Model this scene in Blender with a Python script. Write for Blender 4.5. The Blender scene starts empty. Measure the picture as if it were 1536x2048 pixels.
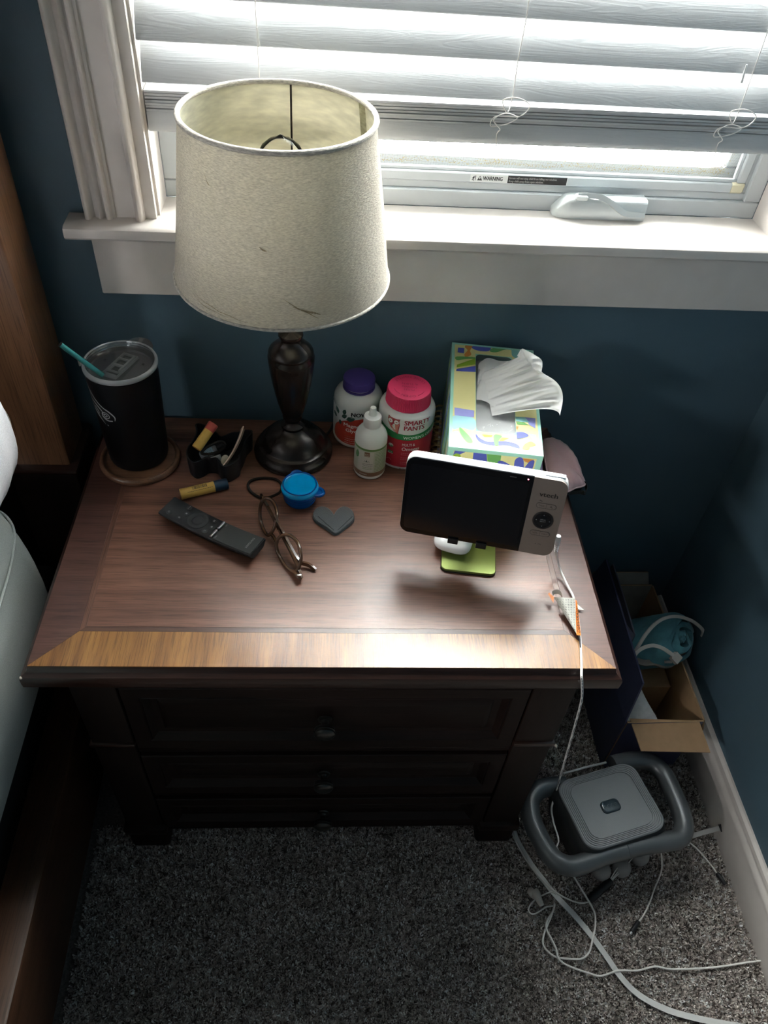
import bpy, bmesh, math, random
from math import pi, sin, cos, radians
from mathutils import Vector, Matrix

random.seed(7)
SC = bpy.context.scene
COL = SC.collection

# ------------------------------------------------------------------ camera
CAM = Vector((-0.02811, -1.03446, 1.45247))
YAW, PITCH, ROLL, FPX = 0.1256, -0.7974, 0.0936, 1540.7
_f = Vector((sin(YAW)*cos(PITCH), cos(YAW)*cos(PITCH), sin(PITCH)))
_r = Vector((cos(YAW), -sin(YAW), 0))
_u = _r.cross(_f)
CR = _r*cos(ROLL) + _u*sin(ROLL)
CU = -_r*sin(ROLL) + _u*cos(ROLL)
cd = bpy.data.cameras.new('camera')
cam = bpy.data.objects.new('camera', cd)
COL.objects.link(cam)
cam.matrix_world = Matrix(((CR.x, CU.x, -_f.x, CAM.x), (CR.y, CU.y, -_f.y, CAM.y),
                           (CR.z, CU.z, -_f.z, CAM.z), (0, 0, 0, 1)))
cd.sensor_fit = 'HORIZONTAL'
cd.sensor_width = 36
cd.lens = FPX*36/1536
cd.clip_start = 0.02
SC.camera = cam

# ------------------------------------------------------------------ world and light
W = bpy.data.worlds.new('overcast_sky')
SC.world = W
W.use_nodes = True
bg = W.node_tree.nodes['Background']
bg.inputs[0].default_value = (1.0, 0.99, 0.97, 1)
bg.inputs[1].default_value = 54


def portal(name, loc, rot, sx, sy):
    ld = bpy.data.lights.new(name, 'AREA')
    ld.shape = 'RECTANGLE'
    ld.size, ld.size_y = sx, sy
    ld.cycles.is_portal = True
    o = bpy.data.objects.new(name, ld)
    COL.objects.link(o)
    o.location = loc
    o.rotation_euler = rot


portal('window_portal', (0.194, 0.135, 1.53), (-pi/2, 0, 0), 0.84, 1.16)
portal('added_fill_portal', (-2.83, -2.25, 1.95), (0, -pi/2, 0), 0.4, 0.5)  # portal for the window added as a fill light source
SC.view_settings.view_transform = 'Standard'
SC.view_settings.look = 'None'
SC.view_settings.gamma = 1
SC.view_settings.use_curve_mapping = False
SC.view_settings.exposure = 0.50


# ------------------------------------------------------------------ helpers
def at(px, py, z):
    """point on the horizontal plane z seen at a photo pixel"""
    d = _f + CR*((px-768)/FPX) - CU*((py-1024)/FPX)
    return CAM + d*((z-CAM.z)/d.z)


def thing(name, label, cat, loc=(0, 0, 0), rotz=0, group=None):
    o = bpy.data.objects.new(name, None)
    COL.objects.link(o)
    o.empty_display_size = 0.03
    o.location = loc
    o.rotation_euler = (0, 0, rotz)
    o['label'] = label
    o['category'] = cat
    if group:
        o['group'] = group
    return o


def tag(o, label, cat, group=None):
    o['label'] = label
    o['category'] = cat
    if group:
        o['group'] = group
    return o


def lab(o, label):
    o['label'] = label
    return o


def obj(name, bm, m, parent=None, sm=40, loc=None, rot=None):
    me = bpy.data.meshes.new(name)
    if isinstance(bm, bmesh.types.BMesh):
        bmesh.ops.recalc_face_normals(bm, faces=bm.faces) if bm.faces else None
        bm.to_mesh(me)
        bm.free()
    else:
        me.from_pydata(*bm)
    for k in (m if isinstance(m, (list, tuple)) else [m]):
        me.materials.append(k)
    if sm:
        me.shade_smooth()
        me.set_sharp_from_angle(angle=radians(sm))
    o = bpy.data.objects.new(name, me)
    COL.objects.link(o)
    if parent:
        o.parent = parent
    if loc is not None:
        o.location = loc
    if rot is not None:
        o.rotation_euler = rot
    return o


def struct(name, bm, m, parent=None, sm=40):
    o = obj(name, bm, m, parent, sm)
    o['kind'] = 'structure'
    return o


def B():
    return bmesh.new()


def box(bm, x0, x1, y0, y1, z0, z1, bev=0.0, seg=2, mi=0):
    v = [bm.verts.new((x, y, z)) for z in (z0, z1) for y in (y0, y1) for x in (x0, x1)]
    F = []
    for q in ((0, 2, 3, 1), (4, 5, 7, 6), (0, 1, 5, 4), (2, 6, 7, 3), (0, 4, 6, 2), (1, 3, 7, 5)):
        f = bm.faces.new([v[i] for i in q])
        f.material_index = mi
        F.append(f)
    if bev:
        es = list({e for f in F for e in f.edges})
        r = bmesh.ops.bevel(bm, geom=es, offset=bev, segments=seg, profile=0.5, affect='EDGES')
        for f in r['faces']:
            f.material_index = mi
    return v


def xform(bm, verts, M):
    bmesh.ops.transform(bm, matrix=M, verts=[v for v in verts if v.is_valid])


def lathe(bm, prof, n=48, mi=0, cx=0, cy=0, a0=0, a1=2*pi, caps=True):
    full = abs(a1-a0-2*pi) < 1e-6
    k = n if full else n+1
    rings = []
    for r, z in prof:
        if r < 1e-7:
            rings.append([bm.verts.new((cx, cy, z))])
        else:
            rings.append([bm.verts.new((cx+r*cos(a0+(a1-a0)*i/n), cy+r*sin(a0+(a1-a0)*i/n), z)) for i in range(k)])
    for A, C in zip(rings, rings[1:]):
        m = n
        for i in range(m):
            j = (i+1) % k
            if len(A) == 1 and len(C) == 1:
                continue
            if len(A) == 1:
                q = (A[0], C[j], C[i])
            elif len(C) == 1:
                q = (A[i], A[j], C[0])
            else:
                q = (A[i], A[j], C[j], C[i])
            f = bm.faces.new(q)
            f.material_index = mi
    if caps and full:
        for R_ in (rings[0], rings[-1]):
            if len(R_) > 1:
                f = bm.faces.new(R_)
                f.material_index = mi
    return rings


def spl(pts, n=8, closed=False):
    """Catmull-Rom through the points"""
    P = [Vector(p) for p in pts]
    out = []
    N = len(P)
    rng = range(N) if closed else range(N-1)
    for i in rng:
        if closed:
            a, b, c, d = P[(i-1) % N], P[i], P[(i+1) % N], P[(i+2) % N]
        else:
            a, b, c, d = P[max(i-1, 0)], P[i], P[i+1], P[min(i+2, N-1)]
        for k in range(n):
            t = k/n
            out.append(0.5*((2*b)+(c-a)*t+(2*a-5*b+4*c-d)*t*t+(3*b-a-3*c+d)*t*t*t))
    if not closed:
        out.append(P[-1].copy())
    return out


def tube(bm, pts, r, n=8, closed=False, flat=None, up=None, mi=0, caps=True):
    """sweep a round (r) or flat (w, h) section along the points"""
    P = [Vector(p) for p in pts]
    N = len(P)
    prev = None
    rings = []
    for i in range(N):
        if closed:
            t = P[(i+1) % N]-P[i-1]
        else:
            t = P[min(i+1, N-1)]-P[max(i-1, 0)]
        if t.length < 1e-9:
            t = Vector((0, 0, 1))
        t.normalize()
        if up is not None:
            a = t.cross(Vector(up))
            if a.length < 1e-5:
                a = t.orthogonal()
        elif prev is None:
            a = t.orthogonal()
        else:
            a = prev-t*prev.dot(t)
        a.normalize()
        prev = a
        b = t.cross(a)
        rr = r[i] if isinstance(r, (list, tuple)) else r
        ring = []
        if flat:
            w, h = flat
            for sx, sy in ((1, 1), (-1, 1), (-1, -1), (1, -1)):
                ring.append(bm.verts.new(P[i]+a*sx*w/2+b*sy*h/2))
        else:
            for k in range(n):
                q = 2*pi*k/n
                ring.append(bm.verts.new(P[i]+a*cos(q)*rr+b*sin(q)*rr))
        rings.append(ring)
    m = len(rings[0])
    last = N if closed else N-1
    for i in range(last):
        A, C = rings[i], rings[(i+1) % N]
        off = 0
        if closed and i == N-1:
            off = min(range(m), key=lambda s: sum((A[k].co-C[(k+s) % m].co).length for k in range(m)))
        for k in range(m):
            f = bm.faces.new((A[k], A[(k+1) % m], C[(k+1+off) % m], C[(k+off) % m]))
            f.material_index = mi
    if caps and not closed:
        for R_ in (rings[0], rings[-1]):
            f = bm.faces.new(R_)
            f.material_index = mi
    return rings


def rrect(w, h, r, n=6):
    o = []
    for cx, cy, a in ((w/2-r, h/2-r, 0), (-w/2+r, h/2-r, pi/2), (-w/2+r, -h/2+r, pi), (w/2-r, -h/2+r, 1.5*pi)):
        for i in range(n+1):
            q = a+pi/2*i/n
            o.append((cx+r*cos(q), cy+r*sin(q)))
    return o


def layers(bm, outs, mi=0, cap0=True, cap1=True):
    """loft between equal-count outlines [(pts2d, z), ...]"""
    rings = [[bm.verts.new((x, y, z)) for x, y in o] for o, z in outs]
    m = len(rings[0])
    for A, C in zip(rings, rings[1:]):
        for k in range(m):
            f = bm.faces.new((A[k], A[(k+1) % m], C[(k+1) % m], C[k]))
            f.material_index = mi
    if cap0:
        bm.faces.new(rings[0][::-1]).material_index = mi
    if cap1:
        bm.faces.new(rings[-1]).material_index = mi
    return rings


def sc2(o, s, cx=0, cy=0):
    return [(cx+(x-cx)*s, cy+(y-cy)*s) for x, y in o]


def offs(o, d):
    """offset a closed outline inwards (d>0 shrinks a counter-clockwise one)"""
    N = len(o)
    out = []
    for i in range(N):
        a, b, c = Vector(o[i-1]), Vector(o[i]), Vector(o[(i+1) % N])
        e1, e2 = (b-a), (c-b)
        if e1.length < 1e-9 or e2.length < 1e-9:
            out.append(tuple(b))
            continue
        e1.normalize()
        e2.normalize()
        n1, n2 = Vector((-e1.y, e1.x)), Vector((-e2.y, e2.x))
        n = n1+n2
        if n.length < 1e-6:
            n = n1
        n.normalize()
        k = d/max(0.45, n.dot(n1))
        out.append((b.x+n.x*k, b.y+n.y*k))
    return out


def slab(bm, outline, z0, z1, bev=0.0, mi=0):
    if bev:
        o2 = offs(outline, bev)
        layers(bm, [(o2, z0), (outline, z0+bev), (outline, z1-bev), (o2, z1)], mi)
    else:
        layers(bm, [(outline, z0), (outline, z1)], mi)


def poly(bm, pts, mi=0):
    f = bm.faces.new([bm.verts.new(p) for p in pts])
    f.material_index = mi
    return f


_tc = {}


def text_geo(body, size=1.0, align='LEFT', spacing=1.0, res=2):
    key = (body, align, spacing, res)
    if key not in _tc:
        c = bpy.data.curves.new('t', 'FONT')
        c.body = body
        c.size = 1.0
        c.align_x = align
        c.resolution_u = res
        c.space_character = spacing
        t = bpy.data.objects.new('t', c)
        COL.objects.link(t)
        dg = bpy.context.evaluated_depsgraph_get()
        me = t.evaluated_get(dg).to_mesh()
        _tc[key] = ([v.co.copy() for v in me.vertices], [tuple(p.vertices) for p in me.polygons])
        t.evaluated_get(dg).to_mesh_clear()
        bpy.data.objects.remove(t)
        bpy.data.curves.remove(c)
    V, F = _tc[key]
    return [(v.x*size, v.y*size) for v in V], F


def add_text(bm, body, fn, size, align='LEFT', mi=0, spacing=1.0, sx=1.0, shear=0.0, bold=0.0):
    """lay lettering on a surface: fn(u, v) -> point"""
    V, F = text_geo(body, size, align, spacing)
    for du in ((0.0,) if not bold else (-bold, 0.0, bold)):
        vs = [bm.verts.new(fn(u*sx+v*shear+du, v)) for u, v in V]
        for f in F:
            try:
                bm.faces.new([vs[i] for i in f]).material_index = mi
            except ValueError:
                pass


def plane_fn(o, ux, uy):
    o, ux, uy = Vector(o), Vector(ux).normalized(), Vector(uy).normalized()
    return lambda u, v: o+ux*u+uy*v


def cyl_fn(r, a0, z0):
    """wrap on an upright cylinder; a0 degrees from -Y towards +X"""
    A = radians(a0)
    return lambda u, v: Vector((r*sin(A+u/r), -r*cos(A+u/r), z0+v))


def wrap_patch(bm, r, a0, a1, lo, hi, n=16, mi=0, nz=1):
    """patch on a cylinder between angles, with lower/upper heights as functions of the angle"""
    cols = []
    for i in range(n+1):
        a = a0+(a1-a0)*i/n
        A = radians(a)
        l, h = (lo(a) if callable(lo) else lo), (hi(a) if callable(hi) else hi)
        cols.append([bm.verts.new((r*sin(A), -r*cos(A), l+(h-l)*k/nz)) for k in range(nz+1)])
    for P, Q in zip(cols, cols[1:]):
        for k in range(nz):
            bm.faces.new((P[k], Q[k], Q[k+1], P[k+1])).material_index = mi


# ------------------------------------------------------------------ materials
def mat(name, c, rough=0.5, metal=0.0, spec=0.5, trans=0.0, ior=1.45, coat=0.0, sheen=0.0, emit=None, alpha=1.0,
        noise=0.0, nscale=40, bump=0.0, bscale=200, sss=0.0, crough=0.1):
    m = bpy.data.materials.new(name)
    m.use_nodes = True
    nt = m.node_tree
    p = nt.nodes['Principled BSDF']
    S = p.inputs
    S['Base Color'].default_value = (*c, 1)
    S['Roughness'].default_value = rough
    S['Metallic'].default_value = metal
    S['Specular IOR Level'].default_value = spec
    S['Transmission Weight'].default_value = trans
    S['IOR'].default_value = ior
    S['Coat Weight'].default_value = coat
    S['Coat Roughness'].default_value = crough
    S['Sheen Weight'].default_value = sheen
    S['Alpha'].default_value = alpha
    if sss:
        S['Subsurface Weight'].default_value = sss
        S['Subsurface Radius'].default_value = (0.01, 0.01, 0.01)
    if emit:
        S['Emission Color'].default_value = (*emit[0], 1)
        S['Emission Strength'].default_value = emit[1]
    if noise or bump:
        tc = nt.nodes.new('ShaderNodeTexCoord')
    if noise:
        n = nt.nodes.new('ShaderNodeTexNoise')
        n.inputs['Scale'].default_value = nscale
        n.inputs['Detail'].default_value = 5
        r = nt.nodes.new('ShaderNodeValToRGB')
        r.color_ramp.elements[0].position = 0.3
        r.color_ramp.elements[1].position = 0.7
        r.color_ramp.elements[0].color = (*[max(0, x*(1-noise)) for x in c], 1)
        r.color_ramp.elements[1].color = (*[min(1, x*(1+noise)) for x in c], 1)
        nt.links.new(tc.outputs['Object'], n.inputs['Vector'])
        nt.links.new(n.outputs['Fac'], r.inputs[0])
        nt.links.new(r.outputs[0], S['Base Color'])
    if bump:
        n2 = nt.nodes.new('ShaderNodeTexNoise')
        n2.inputs['Scale'].default_value = bscale
        n2.inputs['Detail'].default_value = 4
        b = nt.nodes.new('ShaderNodeBump')
        b.inputs['Strength'].default_value = bump
        b.inputs['Distance'].default_value = 0.002
        nt.links.new(tc.outputs['Object'], n2.inputs['Vector'])
        nt.links.new(n2.outputs['Fac'], b.inputs['Height'])
        nt.links.new(b.outputs[0], S['Normal'])
    return m


def wood(name, dark, light, axis=0, rough=0.4, s=1.0, coat=0.0, bump=0.15, mid=0.5, figure=0.0, spec=0.5):
    m = bpy.data.materials.new(name)
    m.use_nodes = True
    nt = m.node_tree
    L = nt.links.new
    p = nt.nodes['Principled BSDF']
    p.inputs['Roughness'].default_value = rough
    p.inputs['Specular IOR Level'].default_value = spec
    p.inputs['Coat Weight'].default_value = coat
    p.inputs['Coat Roughness'].default_value = 0.25
    tc = nt.nodes.new('ShaderNodeTexCoord')

    def ns(along, across, detail, dist=0.0):
        mp = nt.nodes.new('ShaderNodeMapping')
        v = [across*s]*3
        v[axis] = along*s
        mp.inputs['Scale'].default_value = v
        n = nt.nodes.new('ShaderNodeTexNoise')
        n.inputs['Scale'].default_value = 1
        n.inputs['Detail'].default_value = detail
        n.inputs['Distortion'].default_value = dist
        L(tc.outputs['Object'], mp.inputs['Vector'])
        L(mp.outputs[0], n.inputs['Vector'])
        return n
    a = ns(2.2, 75, 6, 0.5)
    b = ns(22, 800, 3)
    c = ns(2.2, 16, 2, 0.4)
    r = nt.nodes.new('ShaderNodeValToRGB')
    r.color_ramp.elements[0].position = 0.32
    r.color_ramp.elements[1].position = 0.70
    r.color_ramp.elements[0].color = (*dark, 1)
    r.color_ramp.elements[1].color = (*light, 1)
    e = r.color_ramp.elements.new(0.5)
    e.color = (*[d+(l-d)*mid for d, l in zip(dark, light)], 1)
    m1 = nt.nodes.new('ShaderNodeMath')
    m1.operation = 'MULTIPLY_ADD'
    L(c.outputs['Fac'], m1.inputs[0])
    m1.inputs[1].default_value = 0.45
    m2 = nt.nodes.new('ShaderNodeMath')
    m2.operation = 'MULTIPLY_ADD'
    L(a.outputs['Fac'], m2.inputs[0])
    m2.inputs[1].default_value = 0.55
    L(m2.outputs[0], m1.inputs[2])
    m2.inputs[2].default_value = 0.0
    L(m1.outputs[0], r.inputs[0])
    # dark pores
    r2 = nt.nodes.new('ShaderNodeValToRGB')
    r2.color_ramp.elements[0].position = 0.36
    r2.color_ramp.elements[1].position = 0.5
    r2.color_ramp.elements[0].color = (0.45, 0.42, 0.4, 1)
    r2.color_ramp.elements[1].color = (1, 1, 1, 1)
    L(b.outputs['Fac'], r2.inputs[0])
    mx = nt.nodes.new('ShaderNodeMix')
    mx.data_type = 'RGBA'
    mx.blend_type = 'MULTIPLY'
    mx.inputs[0].default_value = 0.8
    L(r.outputs[0], mx.inputs[6])
    L(r2.outputs[0], mx.inputs[7])
    L(mx.outputs[2], p.inputs['Base Color'])
    bp = nt.nodes.new('ShaderNodeBump')
    bp.inputs['Strength'].default_value = bump
    bp.inputs['Distance'].default_value = 0.0006
    L(b.outputs['Fac'], bp.inputs['Height'])
    L(bp.outputs[0], p.inputs['Normal'])
    return m


def fabric(name, c, trans=0.0, wscale=900, bump=0.4, stain=None, rough=0.9, lo=0.62, hz=0.25):
    """woven cloth: weave relief, thread colour variation, optional translucency and stains"""
    m = bpy.data.materials.new(name)
    m.use_nodes = True
    nt = m.node_tree
    L = nt.links.new
    p = nt.nodes['Principled BSDF']
    p.inputs['Roughness'].default_value = rough
    p.inputs['Specular IOR Level'].default_value = 0.2
    tc = nt.nodes.new('ShaderNodeTexCoord')
    w1 = nt.nodes.new('ShaderNodeTexNoise')
    mp = nt.nodes.new('ShaderNodeMapping')
    mp.inputs['Scale'].default_value = (wscale*hz, wscale*hz, wscale)
    L(tc.outputs['Object'], mp.inputs['Vector'])
    L(mp.outputs[0], w1.inputs['Vector'])
    w1.inputs['Scale'].default_value = 1
    w1.inputs['Detail'].default_value = 2
    r = nt.nodes.new('ShaderNodeValToRGB')
    r.color_ramp.elements[0].position = 0.3
    r.color_ramp.elements[1].position = 0.7
    r.color_ramp.elements[0].color = (*[x*lo for x in c], 1)
    r.color_ramp.elements[1].color = (*[min(1, x*1.15) for x in c], 1)
    L(w1.outputs['Fac'], r.inputs[0])
    colour = r.outputs[0]
    if stain:
        n = nt.nodes.new('ShaderNodeTexNoise')
        n.inputs['Scale'].default_value = 9
        n.inputs['Detail'].default_value = 4
        L(tc.outputs['Object'], n.inputs['Vector'])
        r3 = nt.nodes.new('ShaderNodeValToRGB')
        r3.color_ramp.elements[0].position = 0.55
        r3.color_ramp.elements[1].position = 0.72
        r3.color_ramp.elements[0].color = (0, 0, 0, 1)
        r3.color_ramp.elements[1].color = (0.35, 0.35, 0.35, 1)
        L(n.outputs['Fac'], r3.inputs[0])
        mx = nt.nodes.new('ShaderNodeMix')
        mx.data_type = 'RGBA'
        L(r3.outputs[0], mx.inputs[0])
        L(colour, mx.inputs[6])
        mx.inputs[7].default_value = (*stain, 1)
        colour = mx.outputs[2]
    L(colour, p.inputs['Base Color'])
    b = nt.nodes.new('ShaderNodeBump')
    b.inputs['Strength'].default_value = bump
    b.inputs['Distance'].default_value = 0.001
    L(w1.outputs['Fac'], b.inputs['Height'])
    L(b.outputs[0], p.inputs['Normal'])
    if trans:
        t = nt.nodes.new('ShaderNodeBsdfTranslucent')
        L(colour, t.inputs['Color'])
        mix = nt.nodes.new('ShaderNodeMixShader')
        mix.inputs[0].default_value = trans
        L(p.outputs[0], mix.inputs[1])
        L(t.outputs[0], mix.inputs[2])
        L(mix.outputs[0], nt.nodes['Material Output'].inputs['Surface'])
    return m


def clear(name, tint=(1, 1, 1), refl=0.12, rough=0.02, haze=0.0):
    """thin clear sheet: mostly see-through with a sharp reflection"""
    m = bpy.data.materials.new(name)
    m.use_nodes = True
    nt = m.node_tree
    t = nt.nodes.new('ShaderNodeBsdfTransparent')
    t.inputs[0].default_value = (*tint, 1)
    g = nt.nodes.new('ShaderNodeBsdfGlossy')
    g.inputs['Roughness'].default_value = rough
    fr = nt.nodes.new('ShaderNodeLayerWeight')
    fr.inputs['Blend'].default_value = refl
    mx = nt.nodes.new('ShaderNodeMixShader')
    nt.links.new(fr.outputs['Fresnel'], mx.inputs[0])
    nt.links.new(t.outputs[0], mx.inputs[1])
    nt.links.new(g.outputs[0], mx.inputs[2])
    out = mx
    if haze:
        d = nt.nodes.new('ShaderNodeBsdfDiffuse')
        d.inputs[0].default_value = (0.8, 0.82, 0.84, 1)
        out = nt.nodes.new('ShaderNodeMixShader')
        out.inputs[0].default_value = haze
        nt.links.new(mx.outputs[0], out.inputs[1])
        nt.links.new(d.outputs[0], out.inputs[2])
    nt.links.new(out.outputs[0], nt.nodes['Material Output'].inputs['Surface'])
    return m


M = {}
M['wall'] = mat('blue_wall_paint', (0.070, 0.121, 0.157), 0.55, noise=0.05, nscale=6, bump=0.10, bscale=350)
M['white_wall'] = mat('plain_wall_paint', (0.55, 0.55, 0.54), 0.8, bump=0.05)
M['ceiling'] = mat('ceiling_paint', (0.50, 0.49, 0.48), 0.9)
M['trim'] = mat('white_trim_paint', (0.62, 0.575, 0.54), 0.38, noise=0.03, nscale=30, bump=0.04, bscale=250)
M['vinyl'] = mat('white_vinyl', (0.52, 0.555, 0.575), 0.35)
M['cream'] = mat('cream_plastic', (0.66, 0.62, 0.45), 0.4)
M['black'] = mat('black_plastic', (0.012, 0.012, 0.014), 0.42)
M['dark_grey'] = mat('dark_grey_plastic', (0.05, 0.053, 0.058), 0.45)
M['white'] = mat('white_plastic', (0.80, 0.80, 0.79), 0.3)
M['ink'] = mat('black_print', (0.015, 0.015, 0.018), 0.5)
M['white_ink'] = mat('white_print', (0.8, 0.8, 0.78), 0.5)
M['steel'] = mat('brushed_metal', (0.6, 0.6, 0.6), 0.28, 1.0)
M['satin'] = mat('satin_silver', (0.62, 0.66, 0.67), 0.33, 0.35)
M['gold'] = mat('brass_wire', (0.55, 0.40, 0.20), 0.28, 1.0)
M['glass'] = clear('window_glass', (0.96, 0.98, 0.97), 0.08)
M['lens'] = clear('spectacle_lens', (0.93, 0.93, 0.92), 0.06)
M['lid'] = clear('clear_lid_plastic', (0.90, 0.92, 0.94), 0.40, 0.06, 0.07)
M['film'] = clear('clear_film', (0.95, 0.96, 0.97), 0.25, 0.12, 0.10)
M['bulb'] = clear('bulb_glass', (0.98, 0.97, 0.95), 0.12, 0.01)
M['bronze'] = mat('dark_bronze_paint', (0.022, 0.016, 0.014), 0.24, 0.35, noise=0.2, nscale=14)
M['cord'] = mat('white_cable', (0.84, 0.81, 0.78), 0.45)
M['grey_cord'] = mat('grey_white_cable', (0.66, 0.64, 0.61), 0.5)
M['screen'] = mat('screen_glass', (0.008, 0.009, 0.012), 0.08, spec=0.5)
M['rubber'] = mat('black_rubber', (0.018, 0.017, 0.018), 0.7)

# darker and paler veneers of the nightstand and the bed
M['w_panel'] = wood('walnut_veneer_lengthwise', (0.082, 0.031, 0.019), (0.270, 0.125, 0.080), 0, 0.38, coat=0.25)
M['w_front'] = wood('golden_cross_veneer', (0.140, 0.050, 0.010), (0.350, 0.165, 0.042), 1, 0.36, coat=0.25)
M['w_side'] = wood('red_cross_veneer', (0.055, 0.021, 0.016), (0.135, 0.060, 0.045), 0, 0.38, coat=0.25)
M['w_strip'] = wood('dark_inlay_lengthwise', (0.050, 0.020, 0.013), (0.110, 0.048, 0.030), 0, 0.38, coat=0.25)
M['w_strip2'] = wood('dark_inlay_crosswise', (0.075, 0.030, 0.019), (0.190, 0.085, 0.054), 1, 0.38, coat=0.25)
M['w_edge'] = wood('dark_moulding', (0.020, 0.008, 0.006), (0.045, 0.018, 0.012), 0, 0.30, coat=0.3)
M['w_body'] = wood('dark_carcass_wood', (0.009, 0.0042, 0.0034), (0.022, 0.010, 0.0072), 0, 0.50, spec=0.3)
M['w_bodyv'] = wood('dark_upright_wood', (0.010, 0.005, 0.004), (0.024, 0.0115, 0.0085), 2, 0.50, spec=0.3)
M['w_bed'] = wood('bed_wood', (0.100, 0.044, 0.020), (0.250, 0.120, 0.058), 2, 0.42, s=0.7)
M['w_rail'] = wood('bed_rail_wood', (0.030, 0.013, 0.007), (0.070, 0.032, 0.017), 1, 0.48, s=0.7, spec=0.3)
M['w_coaster'] = wood('acacia_wood', (0.055, 0.022, 0.012), (0.220, 0.110, 0.060), 0, 0.35, s=1.2)
M['chip'] = mat('pale_chipped_wood', (0.62, 0.55, 0.47), 0.8)


# ------------------------------------------------------------------ room shell
XR = 0.749          # right wall
XL, YF, ZC = -2.7, -3.2, 2.44
OX0, OX1, OZ0, OZ1 = -0.245, 0.632, 0.945, 2.10     # window opening
bm = B()
box(bm, XL-0.12, OX0, 0, 0.13, 0, ZC)
box(bm, OX1, XR+0.12, 0, 0.13, 0, ZC)
box(bm, OX0, OX1, 0, 0.13, 0, OZ0)
box(bm, OX0, OX1, 0, 0.13, OZ1, ZC)
struct('wall_back', bm, M['wall'], sm=0)
bm = B()
box(bm, XR, XR+0.12, YF-0.12, 0, 0, ZC)
struct('wall_right', bm, M['wall'], sm=0)
bm = B()
box(bm, XL-0.12, XL, YF-0.12, -2.5, 0, ZC)
box(bm, XL-0.12, XL, -2.0, 0, 0, ZC)
box(bm, XL-0.12, XL, -2.5, -2.0, 0, 1.75)
box(bm, XL-0.12, XL, -2.5, -2.0, 2.15, ZC)
struct('wall_left', bm, M['wall'], sm=0)
bm = B()
box(bm, XL, XR, YF-0.12, YF, 0, ZC)
struct('wall_front', bm, M['wall'], sm=0)
bm = B()
box(bm, XL-0.12, XR+0.12, YF-0.12, 0.13, ZC, ZC+0.1)
struct('ceiling', bm, M['ceiling'], sm=0)
bm = B()
box(bm, XL-0.12, XR+0.12, YF-0.12, 0.13, -0.1, 0.0)
floor_m = mat('carpet_backing', (0.200, 0.180, 0.168), 0.95, noise=0.35, nscale=220, bump=0.6, bscale=300)
struct('floor', bm, floor_m, sm=0)

# unseen window, added in the left wall to let in fill light
bm = B()
box(bm, XL-0.1, XL-0.02, -2.5, -2.47, 1.75, 2.15)
box(bm, XL-0.1, XL-0.02, -2.03, -2.0, 1.75, 2.15)
box(bm, XL-0.1, XL-0.02, -2.47, -2.03, 1.75, 1.78)
box(bm, XL-0.1, XL-0.02, -2.47, -2.03, 2.12, 2.15)
struct('added_fill_window', bm, M['vinyl'], sm=0)


# ------------------------------------------------------------------ baseboards (moulded section)
def sweep_x(bm, prof, x0, x1):
    A = [bm.verts.new((x0, y, z)) for y, z in prof]
    C = [bm.verts.new((x1, y, z)) for y, z in prof]
    n = len(prof)
    for i in range(n):
        bm.faces.new((A[i], A[(i+1) % n], C[(i+1) % n], C[i]))
    bm.faces.new(A[::-1])
    bm.faces.new(C)


base_prof = [(0, 0), (0.014, 0), (0.014, 0.080), (0.0125, 0.084), (0.0125, 0.087), (0.0155, 0.089), (0.0145, 0.096),
             (0.0105, 0.101), (0.0085, 0.104), (0.0085, 0.107), (0.0105, 0.109), (0.009, 0.115), (0.004, 0.1187), (0, 0.1187)]
bm = B()
sweep_x(bm, [(-d, z) for d, z in base_prof], XL, XR-0.016)
struct('baseboard_back', bm, M['trim'], sm=35)
bm = B()
A = [bm.verts.new((XR-d, YF, z)) for d, z in base_prof]
C = [bm.verts.new((XR-d, 0, z)) for d, z in base_prof]
n = len(base_prof)
for i in range(n):
    bm.faces.new((A[i], A[(i+1) % n], C[(i+1) % n], C[i]))
bm.faces.new(A)
bm.faces.new(C[::-1])
struct('baseboard_right', bm, M['trim'], sm=35)

# ------------------------------------------------------------------ window trim
ZS = 0.9630


def casing(name, xo, sgn):
    """fluted casing board; xo is its outer edge, sgn points to the opening"""
    P = [(0, 0), (0, 0.016)]
    for i in range(7):
        a = pi*i/6
        P.append((0.0042-0.0042*cos(a), 0.016+0.005*sin(a)))
    P += [(0.0100, 0.0125), (0.0125, 0.0108), (0.0150, 0.0125), (0.0180, 0.0158), (0.0200, 0.0165), (0.0225, 0.0150),
          (0.0250, 0.0120), (0.0275, 0.0112)]
    for i in range(7):
        a = pi*i/6
        P.append((0.0315-0.0040*cos(a), 0.0140+0.005*sin(a)))
    P += [(0.0360, 0.0125), (0.0395, 0.0125), (0.0400, 0.0095), (0.0650, 0.0095), (0.0655, 0.012)]
    for i in range(9):
        a = pi*i/8
        P.append((0.0720-0.0060*cos(a), 0.0140+0.0085*sin(a)))
    P += [(0.0785, 0.0110), (0.0925, 0.0110), (0.0925, 0)]
    bm = B()
    lo = [bm.verts.new((xo+sgn*x, -y, ZS)) for x, y in P]
    hi = [bm.verts.new((xo+sgn*x, -y, 2.19)) for x, y in P]
    n = len(P)
    for i in range(n):
        bm.faces.new((lo[i], lo[(i+1) % n], hi[(i+1) % n], hi[i]))
    bm.faces.new(lo)
    bm.faces.new(hi)
    return struct(name, bm, M['trim'], sm=30)


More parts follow.
